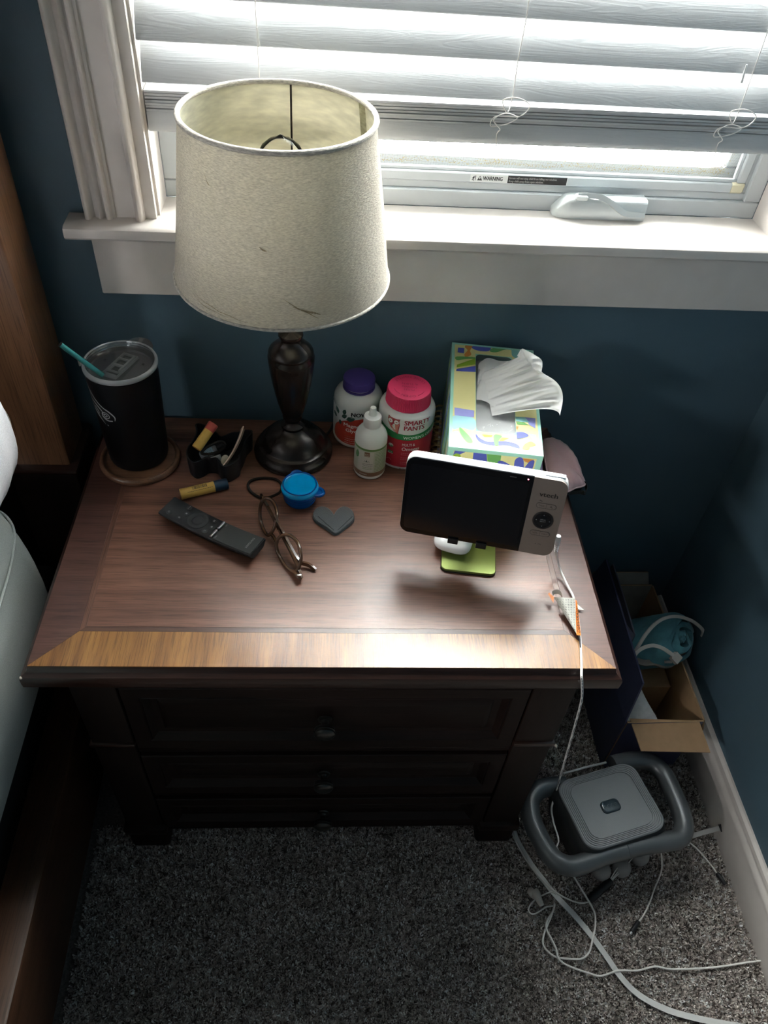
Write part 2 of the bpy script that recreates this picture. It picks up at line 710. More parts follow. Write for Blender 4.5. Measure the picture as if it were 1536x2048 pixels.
casing('trim_1', -0.337, 1)
casing('trim_2', 0.724, -1)
bm = B()        # window stool (sill board) with horns past the casing
nose = [(0.006, 0.0), (0.0, 0.004), (0.0, 0.0115), (0.0015, 0.0155), (0.005, 0.0175)]
prof = [(-0.045+d, 0.9480-0.0025+h) for d, h in nose]
prof = [(-0.042, 0.9455), (-0.045, 0.949), (-0.045, 0.957), (-0.0435, 0.9605), (-0.040, 0.9625), (-0.036, ZS), (-0.0003, ZS), (-0.0003, 0.9455)]
sweep_x(bm, prof, -0.361, 0.746)
box(bm, OX0+0.0005, OX1-0.0005, -0.0003, 0.060, 0.9455, ZS)
struct('trim_3', bm, M['trim'], sm=35)
bm = B()
box(bm, -0.335, 0.722, -0.018, 0, 0.852, 0.9455, 0.0015, 1)
struct('trim_4', bm, M['trim'], sm=35)
bm = B()        # jamb liners of the opening and the head casing
box(bm, OX0, OX0+0.004, 0.0, 0.06, ZS, OZ1)
box(bm, OX1-0.004, OX1, 0.0, 0.06, ZS, OZ1)
box(bm, OX0, OX1, 0.0, 0.06, OZ1-0.004, OZ1)
box(bm, -0.337, 0.724, -0.018, 0, 2.1, 2.19, 0.003, 1)
struct('trim_5', bm, M['trim'], sm=35)

# ------------------------------------------------------------------ window unit
win = bpy.data.objects.new('window_1', None)
COL.objects.link(win)
win.location = (0.194, 0.095, ZS)
win['kind'] = 'structure'
WX, WY, WZ = win.location


def wbox(bm, x0, x1, y0, y1, z0, z1, bev=0.0):
    return box(bm, x0-WX, x1-WX, y0-WY, y1-WY, z0-WZ, z1-WZ, bev, 1)


def rect_frame(bm, x0, x1, z0, z1, w, y0, y1, bev=0.001):
    wbox(bm, x0, x1, y0, y1, z0, z0+w, bev)
    wbox(bm, x0, x1, y0, y1, z1-w, z1, bev)
    wbox(bm, x0, x0+w, y0, y1, z0+w, z1-w, bev)
    wbox(bm, x1-w, x1, y0, y1, z0+w, z1-w, bev)


bm = B()
rect_frame(bm, -0.241, 0.628, ZS, 2.096, 0.0245, 0.060, 0.130, 0.0015)
rect_frame(bm, -0.222, 0.609, ZS+0.0245, 2.0715, 0.0110, 0.066, 0.130, 0.001)
obj('frame', bm, M['vinyl'], win)
SX0, SX1, SZ0, SZ1 = -0.211, 0.598, 0.9985, 2.060
bm = B()
rect_frame(bm, SX0, SX1, SZ0, SZ1, 0.0145, 0.0625, 0.072, 0.002)
sf = obj('screen_frame', bm, M['vinyl'], win)
bm = B()
rect_frame(bm, SX0+0.0145, SX1-0.0145, SZ0+0.0145, SZ1-0.0145, 0.005, 0.066, 0.072, 0.001)
obj('spline_bead', bm, M['vinyl'], sf)
for nm, x in (('corner_key', SX1-0.0225), ('corner_key', SX0-0.0004)):
    bm = B()
    wbox(bm, x, x+0.0229, 0.0618, 0.0726, SZ0-0.0004, SZ0+0.0155, 0.003)
    lab(obj(nm, bm, M['cream'], sf), 'cream plastic corner piece of the insect screen')
# insect screen: woven mesh, see-through with dirt along its lower edge
sm_ = bpy.data.materials.new('insect_screen')
sm_.use_nodes = True
nt = sm_.node_tree
p = nt.nodes['Principled BSDF']
p.inputs['Base Color'].default_value = (0.10, 0.09, 0.08, 1)
p.inputs['Roughness'].default_value = 0.8
tc = nt.nodes.new('ShaderNodeTexCoord')
sep = nt.nodes.new('ShaderNodeSeparateXYZ')
nt.links.new(tc.outputs['Object'], sep.inputs[0])
grid = []
for ax in (0, 2):
    mu = nt.nodes.new('ShaderNodeMath')
    mu.operation = 'MULTIPLY'
    mu.inputs[1].default_value = 620.0
    nt.links.new(sep.outputs[ax], mu.inputs[0])
    fr = nt.nodes.new('ShaderNodeMath')
    fr.operation = 'FRACT'
    nt.links.new(mu.outputs[0], fr.inputs[0])
    lt = nt.nodes.new('ShaderNodeMath')
    lt.operation = 'LESS_THAN'
    lt.inputs[1].default_value = 0.13
    nt.links.new(fr.outputs[0], lt.inputs[0])
    grid.append(lt)
mxm = nt.nodes.new('ShaderNodeMath')
mxm.operation = 'MAXIMUM'
nt.links.new(grid[0].outputs[0], mxm.inputs[0])
nt.links.new(grid[1].outputs[0], mxm.inputs[1])
tr = nt.nodes.new('ShaderNodeBsdfTransparent')
mix = nt.nodes.new('ShaderNodeMixShader')
nt.links.new(mxm.outputs[0], mix.inputs[0])
nt.links.new(tr.outputs[0], mix.inputs[1])
nt.links.new(p.outputs[0], mix.inputs[2])
nt.links.new(mix.outputs[0], nt.nodes['Material Output'].inputs['Surface'])
bm = B()
zz = SZ0+0.0145
poly(bm, [(SX0+0.0145-WX, 0.069-WY, zz-WZ), (SX1-0.0145-WX, 0.069-WY, zz-WZ), (SX1-0.0145-WX, 0.069-WY, SZ1-0.0145-WZ), (SX0+0.0145-WX, 0.069-WY, SZ1-0.0145-WZ)])
lab(obj('screen_mesh', bm, sm_, win, sm=0), 'fine grey insect screen in front of the glass')
bm = B()
rect_frame(bm, -0.211, 0.598, 0.9985, 2.060, 0.030, 0.082, 0.112, 0.002)
obj('sash', bm, M['vinyl'], win)
bm = B()
wbox(bm, -0.182, 0.569, 0.094, 0.098, 1.0285, 2.031)
obj('glass_pane', bm, M['glass'], win, sm=0)
# outer sill with leaf litter and dirt, seen through the screen
bm = B()
wbox(bm, -0.24, 0.627, 0.131, 0.20, 0.945, 0.985)
so = obj('outer_sill', bm, mat('weathered_sill', (0.75, 0.74, 0.70), 0.8, noise=0.2, nscale=30), win)
rnd = random.Random(3)
bm = B()
for i in range(2600):
    x = -0.19+0.76*rnd.random()
    if rnd.random() < 0.12:
        x = rnd.choice((-0.05, 0.225, 0.548))+rnd.gauss(0, 0.008)
        z = 1.022+abs(rnd.gauss(0, 0.013))
    elif rnd.random() < 0.10:
        x = 0.553+rnd.gauss(0, 0.006)
        z = 1.020+rnd.random()*0.05
    else:
        z = 1.0225+abs(rnd.gauss(0, 0.0034))+0.0015*sin(x*60)
    s_ = rnd.uniform(0.0003, 0.0010)
    a = rnd.random()*6.28
    y = 0.0702
    poly(bm, [(x-WX+s_*cos(a+q)*(1.5 if q in (0, 2.1) else 0.7), y-WY, z-WZ+s_*0.7*sin(a+q)) for q in (0, 1.2, 2.1, 4.0)], i % 3)
dirt = obj('screen_dirt', bm, [mat('dirt_brown', (0.45, 0.34, 0.16), 1), mat('dirt_olive', (0.55, 0.46, 0.22), 1), mat('dirt_grey', (0.45, 0.44, 0.38), 1)], win, sm=0)
dirt['kind'] = 'stuff'

# warning sticker on the screen frame
bm = B()
fnw = plane_fn((0.1890-WX, 0.0624-WY, SZ0+0.0020-WZ), (1, 0, 0), (0, 0, 1))
for u0, u1, mi, d in ((0.0, 0.1420, 0, 0.0), (0.0545, 0.1410, 1, -0.00006)):
    poly(bm, [fnw(u0, 0.0)+Vector((0, d, 0)), fnw(u1, 0.0)+Vector((0, d, 0)), fnw(u1, 0.0108)+Vector((0, d, 0)), fnw(u0, 0.0108)+Vector((0, d, 0))], mi)
fw2 = lambda u, v: fnw(u, v)+Vector((0, -0.00012, 0))
add_text(bm, 'WARNING', lambda u, v: fw2(u+0.0185, v+0.0027), 0.0082, mi=1, sx=0.72, bold=0.00022)
for q in ([(0.0100, 0.0022), (0.0175, 0.0022), (0.01375, 0.0088)],):
    poly(bm, [fw2(*a) for a in q], 1)
poly(bm, [fw2(0.0133, 0.0042)+Vector((0, -0.0001, 0)), fw2(0.0142, 0.0042)+Vector((0, -0.0001, 0)), fw2(0.0145, 0.0070)+Vector((0, -0.0001, 0)), fw2(0.0130, 0.0070)+Vector((0, -0.0001, 0))], 2)
for q in ([(0.0015, 0.0020), (0.0040, 0.0045), (0.0025, 0.0050), (0.0055, 0.0088), (0.0062, 0.0055), (0.0050, 0.0045), (0.0052, 0.0012), (0.0042, 0.0012), (0.0040, 0.0030)],
          [(0.0068, 0.0020), (0.0077, 0.0020), (0.0081, 0.0090), (0.0071, 0.0090)]):
    poly(bm, [fw2(*a) for a in q], 1)
add_text(bm, 'Screen will not stop child from falling out window.', lambda u, v: fw2(u+0.0562, v+0.0060), 0.0043, mi=2, sx=0.80, bold=0.0001)
add_text(bm, 'Keep child away from open window.', lambda u, v: fw2(u+0.0562, v+0.0016), 0.0043, mi=2, sx=0.80, bold=0.0001)
lab(obj('warning_sticker', bm, [mat('sticker_pale', (0.72, 0.74, 0.73), 0.4), M['ink'], M['white_ink']], win, sm=0), 'black and white WARNING sticker on the screen frame')

# crank operator: housing on the stool with a folded handle
HX0, HX1 = 0.314, 0.449
bm = B()
n = 24
prof = []
for i in range(n+1):
    t = i/n
    x = HX0+(HX1-HX0)*t
    h = 0.029*min(1, (t/0.14))**0.5 if t < 0.14 else 0.029
    h = max(h, 0.009)
    d = 0.014+0.010*min(1, t/0.14)**0.5
    prof.append((x, h, d))
rings = []
for x, h, d in prof:
    yb = 0.0598
    rings.append([(x, yb, ZS+0.0005), (x, yb, ZS+h), (x, yb-d*0.76, ZS+h), (x, yb-d*0.90, ZS+h*0.95), (x, yb-d*0.98, ZS+h*0.82), (x, yb-d, ZS+0.0005)])
R_ = [[bm.verts.new((a-WX, b-WY, c-WZ)) for a, b, c in r] for r in rings]
for P, Q in zip(R_, R_[1:]):
    for k in range(6):
        bm.faces.new((P[k], P[(k+1) % 6], Q[(k+1) % 6], Q[k]))
bm.faces.new(R_[0])
bm.faces.new(R_[-1][::-1])
op = lab(obj('window_crank', bm, M['satin'], win, sm=50), 'satin silver crank housing of the casement window')
arm = [(0.344, 0.041, 0.9955), (0.362, 0.040, 0.9965), (0.376, 0.0385, 0.996), (0.392, 0.036, 0.990), (0.407, 0.0335, 0.981), (0.420, 0.032, 0.9755), (0.446, 0.0318, 0.975)]
bm = B()
tube(bm, [Vector(q)-Vector((WX, WY, WZ)) for q in spl(arm, 5)], 0.004, flat=(0.0075, 0.006), up=(0, -1, 0.4))
lab(obj('crank_handle', bm, M['satin'], op, sm=50), 'folded crank handle curving down the housing')
bm = B()
wbox(bm, 0.340, 0.358, 0.0345, 0.0445, 0.9905, 0.9975, 0.0015)
obj('crank_knuckle', bm, M['satin'], op)

# ------------------------------------------------------------------ window blind
slat_m = bpy.data.materials.new('embossed_white_slat')
slat_m.use_nodes = True
nt = slat_m.node_tree
p = nt.nodes['Principled BSDF']
p.inputs['Base Color'].default_value = (0.56, 0.57, 0.58, 1)
p.inputs['Roughness'].default_value = 0.42
tc = nt.nodes.new('ShaderNodeTexCoord')
mp = nt.nodes.new('ShaderNodeMapping')
mp.inputs['Scale'].default_value = (5, 60, 60)
wv = nt.nodes.new('ShaderNodeTexNoise')
wv.inputs['Scale'].default_value = 1
wv.inputs['Detail'].default_value = 3
wv.inputs['Distortion'].default_value = 1.2
bp = nt.nodes.new('ShaderNodeBump')
bp.inputs['Strength'].default_value = 0.15
bp.inputs['Distance'].default_value = 0.0015
oi = nt.nodes.new('ShaderNodeObjectInfo')
ad = nt.nodes.new('ShaderNodeVectorMath')
ad.operation = 'ADD'
nt.links.new(tc.outputs['Object'], mp.inputs['Vector'])
cmb = nt.nodes.new('ShaderNodeCombineXYZ')
ml = nt.nodes.new('ShaderNodeMath')
ml.operation = 'MULTIPLY'
ml.inputs[1].default_value = 37.0
nt.links.new(oi.outputs['Random'], ml.inputs[0])
for k in range(3):
    nt.links.new(ml.outputs[0], cmb.inputs[k])
nt.links.new(mp.outputs[0], ad.inputs[0])
nt.links.new(cmb.outputs[0], ad.inputs[1])
nt.links.new(ad.outputs[0], wv.inputs['Vector'])
wr = nt.nodes.new('ShaderNodeMath')
wr.operation = 'PINGPONG'
wr.inputs[1].default_value = 0.06
nt.links.new(wv.outputs['Fac'], wr.inputs[0])
ws = nt.nodes.new('ShaderNodeMath')
ws.operation = 'MULTIPLY'
ws.inputs[1].default_value = 12.0
nt.links.new(wr.outputs[0], ws.inputs[0])
nt.links.new(ws.outputs[0], bp.inputs['Height'])
nt.links.new(bp.outputs[0], p.inputs['Normal'])
tl = nt.nodes.new('ShaderNodeBsdfTranslucent')
tl.inputs['Color'].default_value = (0.75, 0.78, 0.80, 1)
mx = nt.nodes.new('ShaderNodeMixShader')
mx.inputs[0].default_value = 0.05
nt.links.new(p.outputs[0], mx.inputs[1])
nt.links.new(tl.outputs[0], mx.inputs[2])
nt.links.new(mx.outputs[0], nt.nodes['Material Output'].inputs['Surface'])

BX0, BX1 = -0.2395, 0.577
blind = thing('window_blind', 'white faux wood venetian blind half raised in the window', 'blind', (0.169, 0.02, 1.07))
BO = Vector(blind.location)


def slat_bm(w=0.050, t=0.0030, crown=0.0022):
    bm = B()
    nx, ny = 2, 8
    L0, L1 = BX0-BO.x, BX1-BO.x
    top, bot = [], []
    for i in range(ny+1):
        s = -1+2*i/ny
        z = crown*(1-s*s)
        top.append((s*w/2, z+t/2))
        bot.append((s*w/2, z-t/2))
    out = top+bot[::-1]
    A = [bm.verts.new((L0, y, z)) for y, z in out]
    C = [bm.verts.new((L1, y, z)) for y, z in out]
    n = len(out)
    for i in range(n):
        bm.faces.new((A[i], A[(i+1) % n], C[(i+1) % n], C[i]))
    bm.faces.new(A[::-1])
    bm.faces.new(C)
    return bm


TILT = radians(58)
first = obj('slat', slat_bm(), slat_m, blind)
k = 0
for i in range(20):
    ze = 1.129+0.0452*i
    o = first if i == 0 else first.copy()
    if i:
        COL.objects.link(o)
    # room-side edge of the slat at y = 0, outer edge tilted up
    o.location = (0, 0.0+0.025*cos(TILT)-BO.y, ze+0.025*sin(TILT)-BO.z)
    o.rotation_euler = (TILT, radians(0.0), 0)
flat_me = obj('slat', slat_bm(0.050, 0.0027, 0.0006), slat_m, blind)
rnd = random.Random(5)
for i in range(7):
    o = flat_me if i == 0 else flat_me.copy()
    if i:
        COL.objects.link(o)
    o.location = (0, 0.0255-BO.y+rnd.uniform(-0.0015, 0.0015), 1.0995+0.00365*i-BO.z)
    o.rotation_euler = (radians(rnd.uniform(-0.5, 0.5)), radians(-0.35+rnd.uniform(-0.06, 0.06)), 0)
bm = B()
pr = [(0.0, 1.0735), (0.0015, 1.0722), (0.049, 1.0722), (0.0505, 1.0735), (0.0505, 1.094), (0.049, 1.0968), (0.0015, 1.0968), (0.0, 1.0945), (-0.0012, 1.080)]
A = [bm.verts.new((BX0-BO.x, y-BO.y, z-BO.z)) for y, z in pr]
C = [bm.verts.new((BX1-BO.x, y-BO.y, z-BO.z+0.006)) for y, z in pr]
n = len(pr)
for i in range(n):
    bm.faces.new((A[i], A[(i+1) % n], C[(i+1) % n], C[i]))
bm.faces.new(A[::-1])
bm.faces.new(C)
obj('bottom_rail', bm, slat_m, blind)
bm = B()
box(bm, BX0-BO.x, BX1-BO.x, -0.018, 0.036, 2.045-BO.z, 2.093-BO.z, 0.003)
obj('headrail', bm, slat_m, blind)
# ladder cords with slack coils on the gathered slats
for cx, lean in ((-0.0995, 0.0), (0.2145, 0.004), (0.512, 0.006)):
    P = [(cx, -0.002, 2.05)]
    for i in range(19, -1, -1):
        P.append((cx+rnd.uniform(-0.0006, 0.0006), -0.0022, 1.129+0.0452*i))
    P += [(cx-0.004, -0.005, 1.117), (cx-0.012, -0.006, 1.131), (cx+0.004, -0.012, 1.1365), (cx+0.022, -0.010, 1.128), (cx+0.012, -0.008, 1.114),
          (cx-0.018, -0.006, 1.112), (cx-0.022, -0.006, 1.100), (cx-0.002, -0.007, 1.104), (cx+0.010, -0.007, 1.112), (cx-0.006, -0.006, 1.116),
          (cx-0.020, -0.007, 1.108), (cx-0.010, -0.007, 1.0975), (cx-0.012, -0.0030, 1.090), (cx-0.010, -0.0026, 1.0722)]
    bm = B()
    tube(bm, [Vector(q)-BO for q in spl(P, 5)], 0.00075, n=5)
    obj('ladder_cord', bm, M['cord'], blind)
    bm = B()
    tube(bm, [Vector((cx, 0.046, 2.05))-BO, Vector((cx, 0.046, 1.10))-BO], 0.0007, n=5)
    obj('ladder_cord', bm, M['cord'], blind)
for cx, z in ((0.500, 1.175), (-0.0985, 1.185)):
    bm = B()
    tube(bm, [Vector((cx, -0.0035, z+0.01))-BO, Vector((cx+0.001, -0.0035, z-0.010))-BO], [0.0009, 0.0022], n=6)
    lab(obj('cord_tassel', bm, M['white'], blind), 'small frayed white cord end')

# ------------------------------------------------------------------ bed
bed = thing('bed', 'dark brown wooden bed with tall headboard post at left edge', 'bed', (-0.5, -0.3, 0))
bo = Vector(bed.location)


def bx(bm, x0, x1, y0, y1, z0, z1, bev=0.003):
    box(bm, x0-bo.x, x1-bo.x, y0-bo.y, y1-bo.y, z0-bo.z, z1-bo.z, bev, 2)


bm = B()
bx(bm, -0.495, -0.412, -0.116, -0.024, 0.60, 1.42, 0.004)
bx(bm, -0.500, -0.402, -0.126, -0.014, 1.42, 1.45, 0.006)
obj('headboard_post', bm, M['w_bed'], bed)
bm = B()
bx(bm, -0.503, -0.402, -0.128, -0.014, 0.0, 0.598, 0.003)
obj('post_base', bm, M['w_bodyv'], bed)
bm = B()
bx(bm, -0.505, -0.3995, -0.131, -0.012, 0.598, 0.608, 0.004)
obj('post_moulding', bm, M['w_edge'], bed)
bm = B()
bx(bm, -2.3, -0.495, -0.090, -0.045, 0.25, 1.36, 0.004)
obj('headboard_panel', bm, M['w_bodyv'], bed)
bm = B()
bx(bm, -0.460, -0.407, -2.3, -0.128, 0.10, 0.300, 0.005)
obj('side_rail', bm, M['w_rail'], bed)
bm = B()
bx(bm, -2.2, -0.475, -2.25, -0.135, 0.16, 0.40, 0.02)
obj('box_base', bm, M['rubber'], bed)

# mattress with a grey-green fitted sheet: rounded, bulging side, gathered corner
sheet_m = fabric('grey_green_sheet', (0.40, 0.43, 0.415), 0, 900, 0.06, lo=0.88, hz=1.0)
bm = B()
NX, NZ = 60, 16
rows = []
y0, y1 = -2.2, -0.262
xi = -2.1
for j in range(NZ+1):
    t = j/NZ
    row = []
    if t < 0.6:
        q = t/0.6
        z = 0.405+0.27*q
        bul = 0.020*sin(pi*q)**0.8
        d = bul-0.006
        ins = 0.0
    else:
        q = (t-0.6)/0.4
        a = q*pi/2
        z = 0.675+0.04*sin(a)
        d = -0.006-0.06*(1-cos(a))
        ins = 0.06*(1-cos(a))
    # outline: right side along y then the head end along -x, with a rounded corner
    xs = -0.437+d
    R = 0.055
    pts = []
    n1 = 34
    for i in range(n1+1):
        s = (i/n1)**0.5
        y = y0+(y1-R-ins-y0)*s
        pts.append((xs, y))
    for i in range(1, 9):
        a = pi/2*i/8
        pts.append((xs-R*(1-cos(a)), (y1-R-ins)+R*sin(a)))
    for i in range(1, 12):
        pts.append((xs-R-(xs-R-xi)*(i/11)**1.5, y1-ins))
    for i, (x, y) in enumerate(pts):
        w = 0.0025*sin(i*2.3+j*0.4)*max(0, 1-abs(i-38)/7)
        w += 0.0018*sin(y*37)*sin(pi*min(1, t/0.6))
        row.append(bm.verts.new((x+w+0.55-0.15, y-w+0.3+0.6, z-0.4)))
    rows.append(row)
for P, Q in zip(rows, rows[1:]):
    for k in range(len(P)-1):
        bm.faces.new((P[k], P[k+1], Q[k+1], Q[k]))
top = rows[-1]
a_ = bm.verts.new((xi+0.4, y0+0.9, 0.715-0.4))
bm.faces.new(top+[a_])
mat_o = thing('mattress', 'thick mattress under a pale grey-green fitted sheet beside the nightstand', 'mattress', (-0.4, -0.9, 0.4))
obj('fitted_sheet', bm, sheet_m, mat_o, sm=60)
bm = B()
tube(bm, [(0.4+x-0.4, y+0.9, z-0.4) for x, y, z in spl([(-0.51, -0.2605, 0.664), (-0.475, -0.262, 0.660), (-0.447, -0.281, 0.655), (-0.4345, -0.315, 0.645), (-0.428, -0.40, 0.640), (-0.424, -0.60, 0.637)], 6)], 0.0022, n=6)
for v in bm.verts:
    v.co.x += 0.0+0.4
obj('seam', bm, sheet_m, mat_o, sm=60)

# white pillow leaning against the headboard
pil_m = fabric('white_pillow_cotton', (0.80, 0.79, 0.83), 0, 700, 0.12, lo=0.88, hz=1.0)
pil = thing('bed_pillow', 'white quilted pillow with button loop at the head of the bed', 'pillow', (-0.458, -0.405, 0.716))
bm = B()
n = 26
g = []
for side in (1, -1):
    rows = []
    for j in range(n+1):
        row = []
        for i in range(n+1):
            u, v = -1+2*i/n, -1+2*j/n
            e = max(0.0, (1-u**4)*(1-v**4))**0.55
            pin = 1-0.10*(abs(u)**3)*(1-abs(v))-0.0
            x = 0.20*u*(1-0.08*(1-abs(v))*abs(u))
            z = 0.22*v*(1-0.06*(1-abs(u)))
            y = side*0.055*e+0.0020*sin(u*22)*e
            row.append((x, y, z))
        rows.append(row)
    g.append(rows)
for rows in g:
    V = [[bm.verts.new(q) for q in r] for r in rows]
    for j in range(n):
        for i in range(n):
            bm.faces.new((V[j][i], V[j][i+1], V[j+1][i+1], V[j+1][i]))
bmesh.ops.remove_doubles(bm, verts=bm.verts, dist=1e-5)
po = obj('pillow_body', bm, pil_m, pil, sm=70, loc=(-0.012, 0.0, 0.214), rot=(radians(7), 0, radians(-90)))
po2 = Matrix.Translation((-0.012, 0.0, 0.214)) @ po.rotation_euler.to_matrix().to_4x4()
bm = B()
edge = []
for q in [(-1+2*i/20, 1) for i in range(20)]+[(1, 1-2*i/20) for i in range(20)]+[(1-2*i/20, -1) for i in range(20)]+[(-1, -1+2*i/20) for i in range(20)]:
    u, v = q
    edge.append(po2 @ Vector((0.20*u*(1-0.08*(1-abs(v))*abs(u)), 0, 0.22*v*(1-0.06*(1-abs(u))))))
tube(bm, edge, 0.0028, n=6, closed=True)
obj('piping', bm, pil_m, pil, sm=70)
bm = B()
lp = [(-0.178, 0.002, -0.085), (-0.196, 0.010, -0.078), (-0.202, 0.012, -0.095), (-0.198, 0.010, -0.115), (-0.182, 0.002, -0.118)]
tube(bm, [po2 @ Vector((x, y, z-0.06)) for x, y, z in spl(lp, 5)], 0.0022, n=6)
obj('button_loop', bm, M['cord'], pil, sm=70)

# ------------------------------------------------------------------ nightstand
TY = -0.0215
H = 0.625


def tw(x, y, z=0.0):
    """nightstand frame -> room"""
    return Vector((x*cos(TY)-y*sin(TY), x*sin(TY)+y*cos(TY), z))


ns_l = tw(0, -0.255)
ns = thing('nightstand', 'dark walnut three-drawer nightstand with banded veneer top', 'nightstand', ns_l, TY)


def nb(bm, x0, x1, y0, y1, z0, z1, bev=0.0015, seg=2, mi=0):
    return box(bm, x0, x1, y0+0.255, y1+0.255, z0, z1, bev, seg, mi)


# top: moulded rim, then veneer fields let into it
bm = B()
hw = 0.377


def ring(bm, ins, z):
    return [bm.verts.new(q) for q in ((-hw+ins, -0.5135+ins+0.255, z), (hw-ins, -0.5135+ins+0.255, z), (hw-ins, -0.022+0.255, z), (-hw+ins, -0.022+0.255, z))]


rim = [(0.026, 0.5835), (0.010, 0.5845), (0.006, 0.587), (0.0035, 0.5890), (0.0005, 0.5925), (0.0, 0.600), (0.0, 0.6090), (0.0012, 0.6125), (0.0040, 0.6145), (0.0068, 0.6158), (0.0086, 0.6185), (0.0098, 0.6225), (0.0105, 0.6243)]
rr = [ring(bm, i, z) for i, z in rim]
for P, Q in zip(rr, rr[1:]):
    for k in range(4):
        bm.faces.new((P[k], P[(k+1) % 4], Q[(k+1) % 4], Q[k]))
bm.faces.new(rr[0][::-1])
bm.faces.new(rr[-1])
obj('top_moulding', bm, M['w_edge'], ns, sm=25)


def field(name, pts, m, z1=H):
    bm = B()
    layers(bm, [([(x, y+0.255) for x, y in pts], H-0.004), ([(x, y+0.255) for x, y in pts], z1)])
    return obj(name, bm, m, ns, sm=0)


ox, oy, ix0, ix1, iy = 0.3668, -0.5033, -0.317, 0.318, -0.4515
yb = -0.0225
e = 0.0002
field('front_band', [(-ox, oy), (ox, oy), (ix1-e, iy-e), (ix0+e, iy-e)], M['w_front'])
field('left_band', [(-ox, oy+e), (ix0, iy), (ix0, -0.075), (-ox, yb)], M['w_side'])
field('right_band', [(ox, oy+e), (ox, yb), (ix1, -0.075), (ix1, iy)], M['w_side'])
field('back_band', [(-ox+e, yb), (ix0+e, -0.0747), (ix1-e, -0.0747), (ox-e, yb)], M['w_panel'])
s = 0.0075
field('inlay_strip', [(ix0+e, iy), (ix1-e, iy), (ix1-s-e, iy+s), (ix0+s+e, iy+s)], M['w_strip'], H-0.0001)
field('inlay_strip', [(ix0+e, iy+e), (ix0+s, iy+s), (ix0+s, -0.075-s), (ix0+e, -0.075-e)], M['w_strip2'], H-0.0001)
field('inlay_strip', [(ix1-e, iy+e), (ix1-e, -0.075-e), (ix1-s, -0.075-s), (ix1-s, iy+s)], M['w_strip2'], H-0.0001)
field('inlay_strip', [(ix0+e, -0.075), (ix0+s, -0.075-s), (ix1-s, -0.075-s), (ix1-e, -0.075)], M['w_strip'], H-0.0001)
field('centre_panel', [(ix0+s+e, iy+s+e), (ix1-s-e, iy+s+e), (ix1-s-e, -0.075-s-e), (ix0+s+e, -0.075-s-e)], M['w_panel'])
# carcass
yf_ = -0.480
bm = B()
nb(bm, -0.338, 0.338, -0.455, -0.030, 0.055, 0.585)
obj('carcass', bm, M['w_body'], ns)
for sx in (-1, 1):
    bm = B()
    x0, x1 = sorted((sx*0.283, sx*0.343))
    nb(bm, x0, x1, yf_, -0.43, 0.075, 0.5845, 0.002)
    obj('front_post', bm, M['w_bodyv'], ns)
    bm = B()
    x0, x1 = sorted((sx*0.281, sx*0.3465))
    nb(bm, x0, x1, yf_-0.0045, -0.43, 0.376, 0.387, 0.003)
    obj('post_moulding', bm, M['w_edge'], ns)
    bm = B()
    x0, x1 = sorted((sx*0.276, sx*0.350))
    nb(bm, x0, x1, yf_-0.008, -0.40, 0.062, 0.086, 0.004)
    nb(bm, x0+0.003, x1-0.003, yf_-0.004, -0.405, 0.001, 0.062, 0.008, 3)
    obj('foot', bm, M['w_bodyv'], ns)
    bm = B()
    nb(bm, x0+0.003, x1-0.003, -0.09, -0.03, 0.001, 0.06, 0.004)
    obj('foot', bm, M['w_bodyv'], ns)
# side frame panels
for sx in (-1, 1):
    bm = B()
    x0, x1 = sorted((sx*0.338, sx*0.343))
    nb(bm, x0, x1, -0.43, -0.375, 0.075, 0.5845, 0.001)
    nb(bm, x0, x1, -0.085, -0.030, 0.075, 0.5845, 0.001)
    nb(bm, x0, x1, -0.375, -0.085, 0.525, 0.5845, 0.001)
    nb(bm, x0, x1, -0.375, -0.085, 0.075, 0.140, 0.001)
    obj('side_frame', bm, M['w_bodyv'], ns)
# front rails between the drawers
bm = B()
nb(bm, -0.283, 0.283, -0.474, -0.45, 0.344, 0.362, 0.002)
nb(bm, -0.283, 0.283, -0.474, -0.45, 0.190, 0.206, 0.002)
nb(bm, -0.283, 0.283, -0.474, -0.45, 0.055, 0.070, 0.002)
obj('front_rail', bm, M['w_body'], ns)


def drawer(z0, z1, x0=-0.281, x1=0.281):
    bm = B()
    y = yf_+0.003
    zc, hz, hx = (z0+z1)/2, (z1-z0)/2, (x1-x0)/2
    prof = [(0, 0.012), (0, 0.0), (0.0015, -0.0015), (0.023, -0.0015), (0.0245, 0.0005), (0.0265, -0.001), (0.034, 0.008), (0.036, 0.0085), (0.044, 0.0085), (0.052, 0.0040), (0.054, 0.0035)]
    R_ = []
    for ins, d in prof:
        R_.append([bm.verts.new((q[0], y+d+0.255, q[1])) for q in ((-hx+ins, zc-hz+ins), (hx-ins, zc-hz+ins), (hx-ins, zc+hz-ins), (-hx+ins, zc+hz-ins))])
    for P, Q in zip(R_, R_[1:]):
        for k in range(4):
            bm.faces.new((P[k], P[(k+1) % 4], Q[(k+1) % 4], Q[k]))
    bm.faces.new(R_[-1])
    bm.faces.new(R_[0][::-1])
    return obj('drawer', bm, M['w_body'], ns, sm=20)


pewter = mat('dark_pewter', (0.10, 0.10, 0.095), 0.28, 0.9)


